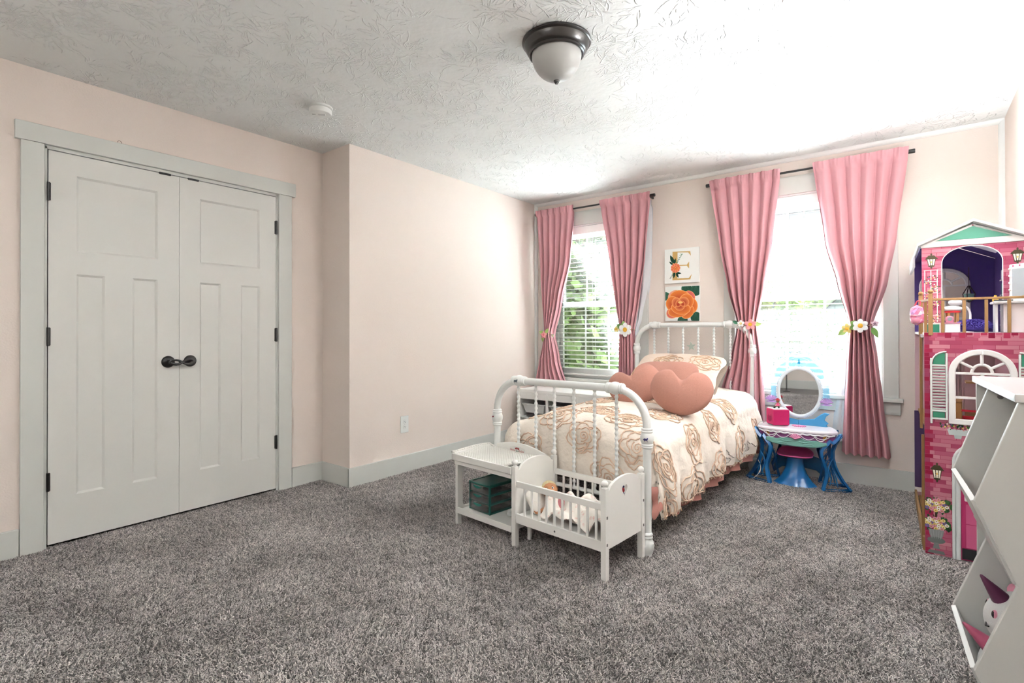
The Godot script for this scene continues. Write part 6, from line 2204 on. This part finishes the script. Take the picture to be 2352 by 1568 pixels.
func dollhouse_goods() -> void:
	var y0 := 1.1005
	var wht := hexm("f3eff0", 0.35)
	# little white dressing table with a lit mirror
	var t := thing("doll_vanity", "white doll dressing table with bulb trimmed mirror on the balcony", "doll furniture", in_house(V(0.345, y0, -0.075)), DHTURN)
	part("cabinet", MB.new().box(V(0.13, 0.135, 0.09), V(0.012, 0.0675, 0), 0.003), hexm("ecdfe0", 0.4), t)
	part("top", MB.new().box(V(0.17, 0.012, 0.105), V(-0.004, 0.141, 0), 0.003), wht, t)
	part("leg", MB.new().box(V(0.012, 0.135, 0.06), V(-0.075, 0.0675, 0), 0.003), wht, t)
	var mr := part("mirror_case", MB.new().pos(V(0.03, 0.235, -0.01), V(0, -0.9, 0)).box(V(0.105, 0.175, 0.055), Vector3.ZERO, 0.004), wht, t)
	var gl := mat(Color(0.78, 0.82, 0.86), 0.08)
	gl.metallic = 0.8
	var mb := Basis(Vector3.UP, -0.9)
	part("mirror_glass", MB.new().at(Transform3D(mb, V(0.03, 0.235, -0.01))).box(V(0.068, 0.13, 0.002), V(0, 0, 0.0285), 0.0), gl, mr)
	var bl := MB.new().at(Transform3D(mb, V(0.03, 0.235, -0.01)))
	for i in 5:
		for s in [-1, 1]:
			bl.ball(0.006, V(s * 0.0435, -0.066 + i * 0.033, 0.03), 8)
	part("bulb_studs", bl, hexm("faf6ee", 0.2), mr)
	var hm := MB.new().at(Transform3D(mb, V(0.03, 0.235, -0.01)))
	for q in [[-0.03, 0.079, 0.0285], [0.0, 0.079, 0.0285], [0.032, 0.079, 0.0285]]:
		hm.box(V(0.007, 0.008, 0.001), V(q[0], q[1], q[2]), 0.0)
	part("pink_squares", hm, hexm("cf5f8c", 0.5), mr)
	tag(part("doll_bottle", MB.new().pos(in_house(V(0.268, y0 + 0.1475, -0.06))).lathe([P(0, 0), P(0.011, 0), P(0.0115, 0.016), P(0.006, 0.022), P(0.004, 0.03), P(0, 0.031)], 14, 0.5), hexm("e2b13c", 0.4), self), "tiny yellow bottle on the white doll dressing table", "doll bottle")
	var comb := MB.new()
	for i in 16:
		comb.ball(0.0035, V(i * 0.0042, 0.004, 0.002 * (i % 2)), 6)
	tag(part("doll_necklace", comb, hexm("4a4a4c", 0.4), self, Transform3D(Basis(Vector3.UP, 0.2), in_house(V(0.262, y0 + 0.147, -0.035)))), "tiny grey beaded strand along the dressing table's front edge", "doll necklace")
	# fluffy purple cushion
	var fm := MB.new()
	fluffy(fm, Vector3.ZERO, V(0.062, 0.026, 0.045), 900, 0.016, 61)
	tag(part("doll_cushion", fm, hexm("5b48a8", 0.9), self, Transform3D(Basis.IDENTITY, in_house(V(0.195, y0 + 0.030, -0.115)))), "fluffy purple doll cushion behind the balcony balusters", "doll cushion")
	# wooden stool with a white furry top
	var s := thing("doll_stool", "wooden doll stool with furry white seat behind the balcony rail", "doll furniture", in_house(V(0.118, y0, -0.15)), 0.2)
	for a in 4:
		part("leg", MB.new().box(V(0.010, 0.105, 0.010), V(0.024 * cos(a * PI / 2 + 0.8), 0.0525, 0.024 * sin(a * PI / 2 + 0.8)), 0.001), hexm("c08a4c", 0.5), s)
	part("seat", MB.new().ball(1.0, V(0, 0.118, 0), 18, V(0.042, 0.016, 0.036)), hexm("f6f3f0", 0.9), s)
	part("seat_band", MB.new().pos(V(0, 0.099, 0)).lathe([P(0, 0), P(0.032, 0), P(0.033, 0.009), P(0, 0.009)], 20), hexm("cf2c34", 0.5), s)
	# bedside box with a pink clock
	var n := thing("doll_nightstand", "small white doll nightstand with pink top under the pink clock", "doll furniture", in_house(V(0.108, y0, -0.05)), 0.15)
	part("body", MB.new().box(V(0.058, 0.042, 0.045), V(0, 0.021, 0), 0.002), wht, n)
	part("top", MB.new().box(V(0.064, 0.006, 0.05), V(0, 0.045, 0), 0.001), hexm("d893a8", 0.5), n)
	var ck := thing("doll_clock", "tiny pink toy alarm clock on the doll nightstand", "doll clock", in_house(V(0.100, y0 + 0.0485, -0.045)), 0.15)
	part("case", MB.new().at(Transform3D(Basis(V(1, 0, 0), PI / 2), V(0, 0.017, 0))).lathe([P(0, -0.009), P(0.014, -0.009), P(0.016, -0.004), P(0.016, 0.006), P(0.013, 0.009), P(0, 0.008)], 22, 0.5).pos(Vector3.ZERO).box(V(0.03, 0.006, 0.018), V(0, 0.003, 0), 0.002), hexm("dd8fa8", 0.4), ck)
	part("dial", MB.new().at(Transform3D(Basis(V(1, 0, 0), PI / 2), V(0, 0.017, 0.0085))).lathe([P(0, 0), P(0.010, 0), P(0.009, 0.0012), P(0, 0.0015)], 18), hexm("9aa3a6", 0.4), ck)
	# white dryer with its bent arm
	var dy := MB.new().ball(1.0, V(0, 0.155, 0), 16, V(0.03, 0.018, 0.024)).tube(smooth3([V(0.02, 0.150, 0), V(0.05, 0.125, 0), V(0.062, 0.09, 0), V(0.058, 0.012, 0), V(0.058, 0.0, 0)], 5), 0.005, 10)
	dy.pos(V(0.058, 0, 0)).lathe([P(0, 0), P(0.018, 0), P(0.017, 0.004), P(0, 0.006)], 18)
	tag(part("doll_lamp", dy, wht, self, Transform3D(Basis(Vector3.UP, 0.3), in_house(V(0.14, y0, -0.26)))), "white doll floor lamp with a bent arm inside the balcony arch", "doll lamp")
	# downstairs: wooden doll chair and red seat seen through the window
	var c := thing("doll_chair", "wooden doll chair with ball topped posts and red straps behind the lower window", "doll furniture", in_house(V(0.19, 0.5975, -0.12)), -0.1)
	for x in [-0.05, 0.03]:
		for z in [-0.03, 0.03]:
			var pp := part("post", MB.new().box(V(0.022, 0.155, 0.022), V(x, 0.0775, z), 0.002), hexm("c6995f", 0.5), c)
			part("ball_top", MB.new().ball(0.0135, V(x, 0.166, z), 14, V(1, 0.85, 1)), hexm("d6ac78", 0.5), pp)
	part("strap", MB.new().box(V(0.075, 0.010, 0.008), V(-0.01, 0.118, 0.03), 0.001).box(V(0.075, 0.05, 0.008), V(-0.01, 0.06, -0.03), 0.001), hexm("cc2138", 0.5), c)
	var cu := MB.new().grid(40, 6, func(u: float, v: float) -> Vector3:
		return V(u * 0.08 + 0.09, 0.62 + v * 0.40, -0.20 + 0.008 * sin(u * 30.0)), false, null)
	tag(part("doll_curtain", cu, hexm("e6cfd0", 0.8), self, Transform3D(Basis(Vector3.UP, DHTURN), DH)), "pale pink doll curtain behind the dollhouse's lower window", "doll curtain")
	tag(part("toy_pot", MB.new().pos(in_house(V(0.285, 0.845, -0.33))).lathe([P(0, 0), P(0.022, 0), P(0.028, 0.045), P(0, 0.045)], 18), hexm("b9143f", 0.5), self), "small crimson toy pot behind the fan bars of the dollhouse window", "toy pot")
	var sh2 := MB.new().box(V(0.2, 0.008, 0.12), Vector3.ZERO, 0.001)
	tag(part("doll_shelf", sh2, hexm("c79a62", 0.5), self, Transform3D(Basis(Vector3.UP, DHTURN), in_house(V(0.28, 0.840, -0.33)))), "wooden shelf inside the dollhouse behind its lower window", "doll furniture")
	tag(part("toy_ball", MB.new().ball(0.014, in_house(V(0.232, 0.858, -0.33)), 14), hexm("1f6f86", 0.4), self), "small teal ball inside the half round bar of the dollhouse window", "toy ball")
	# faceted shiny pink backpack on the newel
	var bp := thing("doll_backpack", "shiny faceted pink doll backpack hanging on the dollhouse's left newel", "doll backpack", in_house(V(-0.027, 1.135, -0.02)), -0.1)
	var fc := MB.new()
	var g := RandomNumberGenerator.new()
	g.seed = 4
	var pk := ["e88aa6", "f3b6c6", "d9668c", "c99ad0", "f7dbe2", "e6738f", "d58ab8"]
	var nu := 10
	var nv := 7
	var pts := []
	for j in nv + 1:
		for i in nu:
			var a := TAU * (i + 0.5 * (j % 2)) / nu
			var v := lerpf(-1.0, 1.0, float(j) / nv)
			var r := pow(maxf(0.0, 1.0 - pow(absf(v), 3.0)), 0.4)
			pts.append(V(0.029 * cos(a) * r, 0.052 + 0.052 * v, 0.02 * sin(a) * r))
	for j in nv:
		for i in nu:
			var i2 := (i + 1) % nu
			var q0: Vector3 = pts[j * nu + i]
			var q1: Vector3 = pts[j * nu + i2]
			var q2: Vector3 = pts[(j + 1) * nu + i]
			var q3: Vector3 = pts[(j + 1) * nu + i2]
			for tr in [[q0, q1, q2], [q1, q3, q2]]:
				var m: Vector3 = ((tr[1] - tr[0]) as Vector3).cross(tr[2] - tr[0])
				if m.length() < 1e-12:
					continue
				if m.dot(tr[0] - V(0, 0.052, 0)) < 0.0:
					m = -m
				fc.col = Color.html(pk[g.randi() % 7]).srgb_to_linear()
				fc.tri(fc.add(tr[0], m), fc.add(tr[1], m), fc.add(tr[2], m))
	var hol := mat(Color.WHITE, 0.2, 0.8)
	hol.vertex_color_use_as_albedo = true
	part("bag", fc, hol, bp)
	part("pocket", MB.new().ball(1.0, V(-0.002, 0.030, 0.010), 14, V(0.021, 0.020, 0.011)), hexm("df8fa6", 0.2), bp)
	part("pocket_zip", MB.new().tube([V(-0.023, 0.052, 0.012), V(0.0, 0.05, 0.026), V(0.02, 0.052, 0.012)], 0.003, 6), hexm("ef9aa8", 0.4), bp)
	part("strap", MB.new().tube(smooth3([V(-0.008, 0.10, 0), V(0.002, 0.122, 0), V(0.014, 0.12, 0.0), V(0.012, 0.10, 0)], 5), 0.003, 7), hexm("d94a5e", 0.5), bp)

# ---------------------------------------------------------------- white toy shelf at the right
const CUB := Vector3(0.214, 0, -1.812)
const CUBTURN := 0.059

func plush_mat(c: String, sd: int) -> StandardMaterial3D:
	var m := relief(hexm(c, 0.95, 0.1), tex_noise(128, 0.15, FastNoiseLite.TYPE_SIMPLEX, 2, sd), 0.12, 0.05, false)
	m.rim_enabled = true
	m.rim = 0.4
	return m

func in_cub(p: Vector3) -> Vector3:
	return CUB + Basis(Vector3.UP, CUBTURN) * p

func cubby() -> void:
	var c := thing("toy_shelf", "white zigzag sided toy shelf with slanting bins at the right", "toy shelf", CUB, CUBTURN)
	var w := hexm("d2d0cb", 0.4)
	var bk := 0.225
	var zig := [P(0.0, 0.93), P(-0.086, 0.665), P(-0.004, 0.464), P(-0.088, 0.222), P(-0.006, 0.03), P(-0.006, 0.0), P(bk, 0.0), P(bk, 0.93)]
	part("side_panel", MB.new().prism(zig, 0.016, 0.0015), w, c, Transform3D(Basis.IDENTITY, V(0, 0, -0.008)))
	part("side_panel", MB.new().prism(zig, 0.016, 0.0015), w, c, Transform3D(Basis.IDENTITY, V(0, 0, -0.398)))
	part("end_panel", MB.new().box(V(bk + 0.002, 0.93, 0.016), V(bk / 2, 0.465, -0.60), 0.0015), w, c)
	part("top_board", MB.new().box(V(bk + 0.012, 0.022, 0.625), V(bk / 2 - 0.004, 0.941, -0.302), 0.0025), hexm("e6e2df", 0.18), c)
	part("back_board", MB.new().box(V(0.008, 0.92, 0.60), V(bk - 0.004, 0.46, -0.30), 0.0), w, c)
	for k in 2:
		var a: Vector2 = zig[1 + 2 * k]
		var b: Vector2 = zig[2 + 2 * k]
		var dv := b - a
		for z in [[-0.016, -0.39], [-0.406, -0.592]]:
			if z[0] < -0.3:
				a.x = maxf(a.x, -0.004)
			var m := MB.new().pos(V((a.x + b.x) / 2, (a.y + b.y) / 2, (z[0] + z[1]) / 2), V(0, 0, atan2(b.y - a.y, b.x - a.x)))
			m.box(V(a.distance_to(b), 0.014, absf(z[1] - z[0])), Vector3.ZERO, 0.0015)
			part("bin_front", m, w, c)
			part("bin_floor", MB.new().box(V(bk - b.x - 0.008, 0.014, absf(z[1] - z[0])), V((bk + b.x) / 2 - 0.004, b.y - 0.004, (z[0] + z[1]) / 2), 0.001), w, c)
	part("cam_cover", MB.new().at(Transform3D(Basis(V(1, 0, 0), PI / 2), V(0.028, 0.905, -0.39))).lathe([P(0, 0), P(0.008, 0), P(0.008, 0.001), P(0.0065, 0.0015), P(0, 0.001)], 18), hexm("8e8b86", 0.4), c)
	for q in [[P(0.11, 0.86), P(0.135, 0.852), 0], [P(0.05, 0.555), P(0.09, 0.55), 0], [P(0.065, 0.50), P(0.10, 0.505), 0]]:
		part("scuff", MB.new().tube([V(q[0].x, q[0].y, 0.0002), V((q[0].x + q[1].x) / 2, (q[0].y + q[1].y) / 2 - 0.002, 0.0003), V(q[1].x, q[1].y, 0.0002)], 0.0006, 4), hexm("77736d", 0.7), c)
	# soft toys in the lower bin
	var gw := plush_mat("dcdad8", 71)
	var pk := plush_mat("e59bb0", 72)
	var dk := hexm("141214", 0.1)
	for k in 2:
		var u := thing("unicorn_plush", "white unicorn plush with dark plum horn at the back of the shelf's lower bin" if k == 0 else "white unicorn plush with pink horn in front in the shelf's lower bin", "soft toy", in_cub(V(0.055, 0.255, -0.285) if k == 0 else V(0.035, 0.165, -0.165)), CUBTURN, "unicorn soft toys")
		var r := 0.085 if k == 0 else 0.095
		var bm := MB.new().grid(40, 26, func(a: float, b: float) -> Vector3:
			var ph := b * PI
			var p := V(sin(ph) * cos(a * TAU), cos(ph), sin(ph) * sin(a * TAU))
			return p * r * V(1.0, 0.9, 0.95) + V(0, 0.01 * p.y, 0), true, Vector3.ZERO)
		part("body", bm, gw, u)
		var dirs := V(-0.55, 0.75, 0.12) if k == 0 else V(-0.72, 0.62, 0.05)
		var dn := dirs.normalized()
		var side := dn.cross(Vector3.BACK).normalized()
		var bs := Basis(side, dn, side.cross(dn).normalized())
		var hn := MB.new().at(Transform3D(bs, dn * r * 0.86))
		hn.lathe([P(0.024, 0), P(0.023, 0.012), P(0.017, 0.036), P(0.010, 0.062), P(0.004, 0.084), P(0.0, 0.088)], 20, 0.3)
		part("horn", hn, hexm("6a3654", 0.35) if k == 0 else hexm("c4607e", 0.3), u)
		for s in [-1.0, 1.0]:
			var ed := (dn * 0.42 + V(-0.75, 0.05, 0.0) + V(0, 0, s * 0.55)).normalized()
			var e := part("eye", MB.new().at(Transform3D(Basis.IDENTITY, ed * r * 0.93)).ball(0.013, Vector3.ZERO, 14, V(0.7, 1.0, 0.8)), dk, u)
			part("eye_ring", MB.new().at(Transform3D(Basis.IDENTITY, ed * r * 0.92)).ball(0.0145, Vector3.ZERO, 14, V(0.6, 1.0, 0.8)), pk if k == 0 else gw, e)
			var er := MB.new().pos(V(0.03, r * 0.72, s * 0.045), V(s * 0.5, 0, -0.5)).ball(0.02, V(0, 0.012, 0), 12, V(0.6, 1.2, 0.4))
			part("ear", er, pk if k == 0 else gw, u)
		part("mane", MB.new().ball(0.03, V(0.035, r * 0.8, -0.03), 12, V(1.4, 0.6, 1.0)).ball(0.03, V(0.055, r * 0.6, 0.03), 12, V(1.2, 0.7, 1.0)).ball(0.025, V(0.0, r * 0.85, -0.05), 12), pk, u)
		part("mouth", MB.new().tube([V(-r * 0.95, -0.01, 0.02), V(-r * 0.99, -0.016, 0.03), V(-r * 0.93, -0.012, 0.042)], 0.0022, 6), dk, u)
	# upper bin: a jumble of small soft toys
	var goods := [["rust orange soft toy at the front of the shelf's upper bin", "c98a58", V(0.02, 0.565, -0.32), V(0.034, 0.026, 0.05)], ["cream soft toy at the back of the shelf's upper bin", "e5cfae", V(0.075, 0.560, -0.25), V(0.05, 0.035, 0.05)], ["peach soft toy low in the shelf's upper bin", "c98d78", V(0.0, 0.550, -0.25), V(0.028, 0.02, 0.04)], ["purple soft toy in the middle of the shelf's upper bin", "8f5aa6", V(0.04, 0.567, -0.19), V(0.036, 0.024, 0.03)], ["white soft toy in front of the navy one in the shelf's upper bin", "e3e0da", V(0.035, 0.565, -0.12), V(0.03, 0.03, 0.022)], ["navy blue soft toy near the shelf's front panel", "22355c", V(0.01, 0.545, -0.12), V(0.03, 0.024, 0.04)]]
	for q in goods:
		var b := MB.new().grid(28, 18, func(a: float, v: float) -> Vector3:
			var p := V(sin(v * PI) * cos(a * TAU), cos(v * PI), sin(v * PI) * sin(a * TAU))
			return p * q[3] * (1.0 + 0.10 * sin(p.x * 5.0 + p.z * 4.0)), true, Vector3.ZERO)
		b.ball(0.016, V(q[3].x * 0.5, q[3].y * 0.9, q[3].z * 0.4), 10).ball(0.016, V(q[3].x * 0.5, q[3].y * 0.9, -q[3].z * 0.4), 10)
		tag(part("soft_toy", b, plush_mat(q[1], 73), self, Transform3D(Basis(Vector3.UP, CUBTURN), in_cub(q[2]))), q[0], "soft toy", "small soft toys in the upper bin")

# ---------------------------------------------------------------- behind the camera: what the toy mirror shows, and the unseen lamps
func back_of_room() -> void:
	# unseen uplighters: first stands in for bounced flash, second is added fill
	uplighter(V(0.402, 0, -2.72), "unseen uplighter past the right edge of view, standing in for flash bounced off the ceiling", FLASH_LAMP)
	uplighter(V(-1.0, 0, 0.9), "unseen uplighter behind the camera, added as fill for the ceiling and left side", FLASH_LAMP2)
	var d := thing("dresser", "white dresser of curved drawers reflected in the toy vanity's mirror", "dresser", V(-1.98, 0, ZB - 0.27), PI)
	var m := hexm("dfdedb", 0.4)
	part("body", MB.new().box(V(1.1, 0.62, 0.46), V(0, 0.50, 0), 0.006), m, d)
	part("top", MB.new().box(V(1.16, 0.03, 0.5), V(0, 0.825, 0), 0.008), m, d)
	for sx in [-1, 1]:
		for sz in [-1, 1]:
			part("leg", MB.new().tube([V(sx * 0.52, 0.0, sz * 0.2), V(sx * 0.535, 0.1, sz * 0.205), V(sx * 0.52, 0.22, sz * 0.2)], [0.018, 0.024, 0.03], 8), m, d)
	for r in 3:
		for k in 2:
			var dr := part("drawer", MB.new().box(V(0.52, 0.18, 0.02), V(-0.27 + 0.54 * k, 0.30 + r * 0.2, 0.238), 0.008), m, d)
			part("drawer_pull", MB.new().tube(smooth3([V(-0.32 + 0.54 * k, 0.31 + r * 0.2, 0.25), V(-0.27 + 0.54 * k, 0.30 + r * 0.2, 0.268), V(-0.22 + 0.54 * k, 0.31 + r * 0.2, 0.25)], 4), 0.005, 7), M.black, dr)

func uplighter(at: Vector3, label: String, power: float) -> void:  # out of view lamp, lights the ceiling in place of a flash
	var fl := thing("unseen_lamp", label, "floor lamp", at, 0.0, "unseen uplighter lamps")
	part("base", MB.new().lathe([P(0, 0), P(0.055, 0), P(0.055, 0.012), P(0.02, 0.02), P(0.009, 0.03)], 28, 0.6), M.black, fl)
	part("pole", MB.new().tube([V(0, 0.02, 0), V(0, 1.52, 0)], 0.009, 12), M.black, fl)
	part("shade", MB.new().lathe([P(0, 1.51), P(0.02, 1.51), P(0.05, 1.54), P(0.058, 1.60), P(0.055, 1.60), P(0.047, 1.545), P(0, 1.52)], 36, 0.5), M.black, fl)
	var bm := hexm("f6f8fa", 0.5)
	bm.emission_enabled = true
	bm.emission = LAMPC
	bm.emission_energy_multiplier = 2.0
	part("bulb", MB.new().ball(0.03, V(0, 1.555, 0), 16), bm, fl)
	var sp := SpotLight3D.new()
	sp.name = "unseen_uplight"
	sp.position = V(0, 1.61, 0)
	sp.rotation = V(PI / 2, 0, 0)
	sp.light_energy = power
	sp.light_color = LAMPC
	sp.light_size = 0.05
	sp.spot_range = 12.0
	sp.spot_attenuation = 2.0
	sp.spot_angle = 75.0
	sp.spot_angle_attenuation = 0.8
	sp.shadow_enabled = true
	fl.add_child(sp)

# ---------------------------------------------------------------- outside the windows
func leaf_cloud(pts: Array, sz: float, sd: int, per: int, r0: float) -> Array:
	var g := RandomNumberGenerator.new()
	g.seed = sd
	var where := []
	for q in pts:
		for i in per:
			var d := V(g.randf_range(-1, 1), g.randf_range(-1, 1), g.randf_range(-1, 1))
			if d.length() > 1.0:
				d = d.normalized()
			d = d.normalized() * pow(d.length(), 0.4)
			var b := Basis.from_euler(V(g.randf() * TAU, g.randf() * TAU, g.randf() * TAU)) * Basis.from_scale(Vector3.ONE * sz * g.randf_range(0.6, 1.3))
			where.append(Transform3D(b, q[0] + d * q[1] * r0))
	return where

func tree(label: String, at: Vector3, h: float, wd: float, col: Color, sd: int, slim: bool) -> void:
	var t := thing("tree", label, "tree", at, 0.0, "trees outside the windows")
	var g := RandomNumberGenerator.new()
	g.seed = sd
	part("trunk", MB.new().tube([V(0, 0, 0), V(0.05, h * 0.3, 0), V(0, h * 0.9, 0.05)], [h * 0.03, h * 0.022, h * 0.006], 10), hexm("6a5a4a", 0.9), t)
	var clumps := []
	var n := 34
	for i in n:
		var y := lerpf(0.18, 0.97, (i + 0.5) / n)
		var r := (1.0 - y) * 1.0 if slim else sqrt(maxf(0.05, 1.0 - pow((y - 0.55) / 0.46, 2.0)))
		var a := i * 2.4 + g.randf()
		var rr := wd * r * 0.62 * sqrt(g.randf_range(0.25, 1.0))
		clumps.append([V(rr * cos(a), y * h, rr * sin(a)), wd * (0.42 if not slim else 0.30) * maxf(0.3, r)])
	var lm := MB.new()
	lm.face(V(-0.5, 0, 0), V(0, 0.28, 0.05), V(0.5, 0, 0), V(0, -0.28, 0.05), V(0, 0, 1))
	var where := leaf_cloud(clumps, wd * (0.10 if at.z > -20.0 else 0.12), sd, 420 if at.z > -13.0 else 240, 1.0)
	var tint := []
	for i in where.size():
		var k := g.randf_range(0.9, 2.4)
		tint.append(Color(col.r * k, col.g * k, col.b * k * 0.95))
	var mt := mat(Color.WHITE, 0.8, 0.2)
	mt.vertex_color_use_as_albedo = true
	mt.backlight_enabled = true
	mt.backlight = Color(0.3, 0.35, 0.2)
	multi("foliage", lm.mesh(), where, tint, mt, t)

func house(label: String, at: Vector3, turn: float, w: float, wall: Material, gables: int) -> void:
	var h := thing("house", label, "house", at, turn, "houses across the street")
	var trim := hexm("a9a8a3", 0.6)
	var roof := hexm("33363a", 0.8)
	var d := 8.0
	part("walls", MB.new().box(V(w, 5.6, d), V(0, 2.8, -d / 2), 0.02), wall, h)
	part("roof", MB.new().at(Transform3D(Basis(V(0, 0, 1), V(0, 1, 0), V(-1, 0, 0)), V(0, 0, -d / 2))).prism([P(-d / 2 - 0.4, 5.5), P(d / 2 + 0.4, 5.5), P(0, 8.4)], w + 0.8, 0.05), roof, h)
	for i in gables:
		var x := (i - (gables - 1) / 2.0) * w * 0.5
		part("gable", MB.new().pos(V(x, 0, 0.5)).prism([P(-2.0, 0.0), P(2.0, 0.0), P(2.0, 5.0), P(0, 7.0), P(-2.0, 5.0)], 1.4, 0.02), wall, h)
		part("gable_roof", MB.new().pos(V(x, 0, 0.6)).prism([P(-2.4, 4.7), P(0, 7.05), P(2.4, 4.7), P(2.4, 4.95), P(0, 7.35), P(-2.4, 4.95)], 1.9, 0.02), trim, h)
		for k in 3:
			var wn := part("window", MB.new().box(V(0.95, 1.5, 0.12), V(x - 1.1 + k * 1.1, 3.6, 1.22), 0.02), trim, h)
			part("pane", MB.new().box(V(0.75, 1.3, 0.06), V(x - 1.1 + k * 1.1, 3.6, 1.28), 0.0), hexm("56626c", 0.1), wn)
		var w2 := part("window", MB.new().box(V(1.1, 1.1, 0.12), V(x, 5.5, 1.22), 0.02), trim, h)
		part("pane", MB.new().box(V(0.9, 0.9, 0.06), V(x, 5.5, 1.28), 0.0), hexm("56626c", 0.1), w2)
	for k in 2:
		var x := (k - 0.5) * w * 0.34
		part("dormer", MB.new().pos(V(x, 0, -1.6)).prism([P(-0.7, 6.2), P(0.7, 6.2), P(0.7, 7.3), P(0, 8.0), P(-0.7, 7.3)], 1.6, 0.02), trim, h)
		part("dormer_pane", MB.new().box(V(0.7, 0.8, 0.06), V(x, 6.85, -0.78), 0.0), hexm("56626c", 0.1), h)
	part("porch_roof", MB.new().pos(V(0, 2.75, 1.8), V(0.2, 0, 0)).box(V(w, 0.15, 2.6), Vector3.ZERO, 0.02), roof, h)
	for k in 5:
		part("porch_post", MB.new().box(V(0.22, 2.6, 0.22), V((k - 2) * w * 0.235, 1.3, 2.8), 0.02), trim, h)

func outside() -> void:
	struct("ground", MB.new().bb(V(-90, -3.4, -120), V(90, -3.3, -4.7), 0.0), hexm("4d5838", 0.95), "lawn and street far below the windows")
	tree("loose leafy tree close outside the left window", V(-4.3, -3.3, -7.6), 8.2, 2.3, Color(0.10, 0.15, 0.055), 301, false)
	tree("broad tree filling the right half of the left window", V(-8.2, -3.3, -9.5), 8.4, 3.2, Color(0.08, 0.13, 0.06), 302, false)
	tree("green tree at the left edge of the right window", V(-2.35, -3.3, -12.5), 5.6, 1.5, Color(0.13, 0.17, 0.05), 303, false)
	tree("dark bushy tree low behind the vanity mirror", V(-1.85, -3.3, -15.5), 4.6, 1.7, Color(0.06, 0.11, 0.05), 304, false)
	tree("distant tree above the roofs across the street", V(-3.2, -3.3, -38.0), 6.4, 3.4, Color(0.10, 0.14, 0.08), 305, false)
	tree("distant tree right of the blue grey house", V(-9.5, -3.3, -30.0), 7.2, 3.6, Color(0.09, 0.13, 0.06), 306, false)
	tree("tall tree farthest left outside the left window", V(-11.0, -3.3, -15.0), 8.2, 3.6, Color(0.09, 0.14, 0.05), 307, false)
	var row := [[2.4, -11.5, 7.6, 3.0], [3.2, -18.0, 8.4, 3.6], [13.0, -17.0, 8.0, 3.4], [18.0, -14.0, 8.0, 3.8], [-16.0, -14.0, 8.0, 3.6], [22.0, -18.0, 9.0, 4.2]]  # trees out of view, placed to block low sky light from the left wall
	var lb := ["unseen bushy tree right of the right window view, blocking low sky", "unseen tall tree well right of the houses, blocking low sky", "second unseen tree beyond the tall one on the right, blocking low sky", "unseen broad tree far along on the right, blocking low sky", "unseen tall tree at the far left edge of the gardens", "unseen large tree farthest along on the right, blocking low sky"]
	for i in row.size():
		tree(lb[i], V(row[i][0], -3.3, row[i][1]), row[i][2], row[i][3], Color(0.05, 0.075, 0.03), 320 + i, false)
	house("blue grey house with white gable trim across the street", V(-3.6, -3.3, -27.0), 0.12, 9.0, hexm("4a5666", 0.8), 2)
	house("pale grey house farther down the street", V(-17.5, -3.3, -36.0), 0.2, 9.0, hexm("5d666e", 0.8), 1)
	# unseen house on the right, placed to keep low sky light off the left wall
	var nb := thing("house", "tall blue grey house out of view on the right, placed to block low sky light", "house", V(8.2, -3.3, -6.6), -0.5, "houses across the street")
	part("walls", MB.new().box(V(9.5, 6.4, 7.0), V(0, 3.2, -3.5), 0.02), hexm("4a5666", 0.8), nb)
	part("roof", MB.new().at(Transform3D(Basis(V(0, 0, 1), V(0, 1, 0), V(-1, 0, 0)), V(0, 0, -3.5))).prism([P(-4.0, 6.3), P(4.0, 6.3), P(0, 9.2)], 10.4, 0.05), hexm("33363a", 0.8), nb)
	for k in 3:
		var wn := part("window", MB.new().box(V(1.2, 1.6, 0.12), V(-2.8 + k * 2.8, 4.4, 0.05), 0.02), hexm("a9a8a3", 0.6), nb)
		part("pane", MB.new().box(V(1.0, 1.4, 0.06), V(-2.8 + k * 2.8, 4.4, 0.12), 0.0), hexm("56626c", 0.1), wn)
	# near roof and the yellow shed wall below the right window
	var s := thing("shed", "low grey roofed shed with pale yellow wall seen lowest in the right window", "shed", V(-0.9, -3.3, -13.5), 0.1)
	part("walls", MB.new().box(V(2.6, 2.5, 2.0), V(0, 1.25, 0), 0.02), hexm("c9c08a", 0.8), s)
	part("roof", MB.new().prism([P(-1.6, 2.45), P(1.6, 2.45), P(0.0, 3.5)], 2.6, 0.03), hexm("6f757c", 0.8), s)
	part("shed_door", MB.new().box(V(0.9, 1.9, 0.06), V(0.55, 0.95, 1.02), 0.01), hexm("4d5358", 0.7), s)
	var pl := thing("flower_bush", "low bush with red flowers at the bottom of the right window", "shrub", V(-1.0, -3.3, -10.2))
	var g := RandomNumberGenerator.new()
	g.seed = 77
	var bl := MB.new()
	for i in 60:
		bl.ball(0.09, V(g.randf_range(-0.8, 0.8), g.randf_range(0.5, 1.2), g.randf_range(-0.3, 0.3)), 6)
	part("blossoms", bl, hexm("b5323a", 0.8), pl).set_meta("kind", "stuff")
	var lm := MB.new()
	lm.face(V(-0.5, 0, 0), V(0, 0.28, 0.05), V(0.5, 0, 0), V(0, -0.28, 0.05), V(0, 0, 1))
	multi("foliage", lm.mesh(), leaf_cloud([[V(-0.5, 0.55, 0), 0.5], [V(0.1, 0.6, 0), 0.55], [V(0.6, 0.5, 0), 0.5]], 0.14, 78, 300, 1.0), [], hexm("5a7440", 0.8), pl)
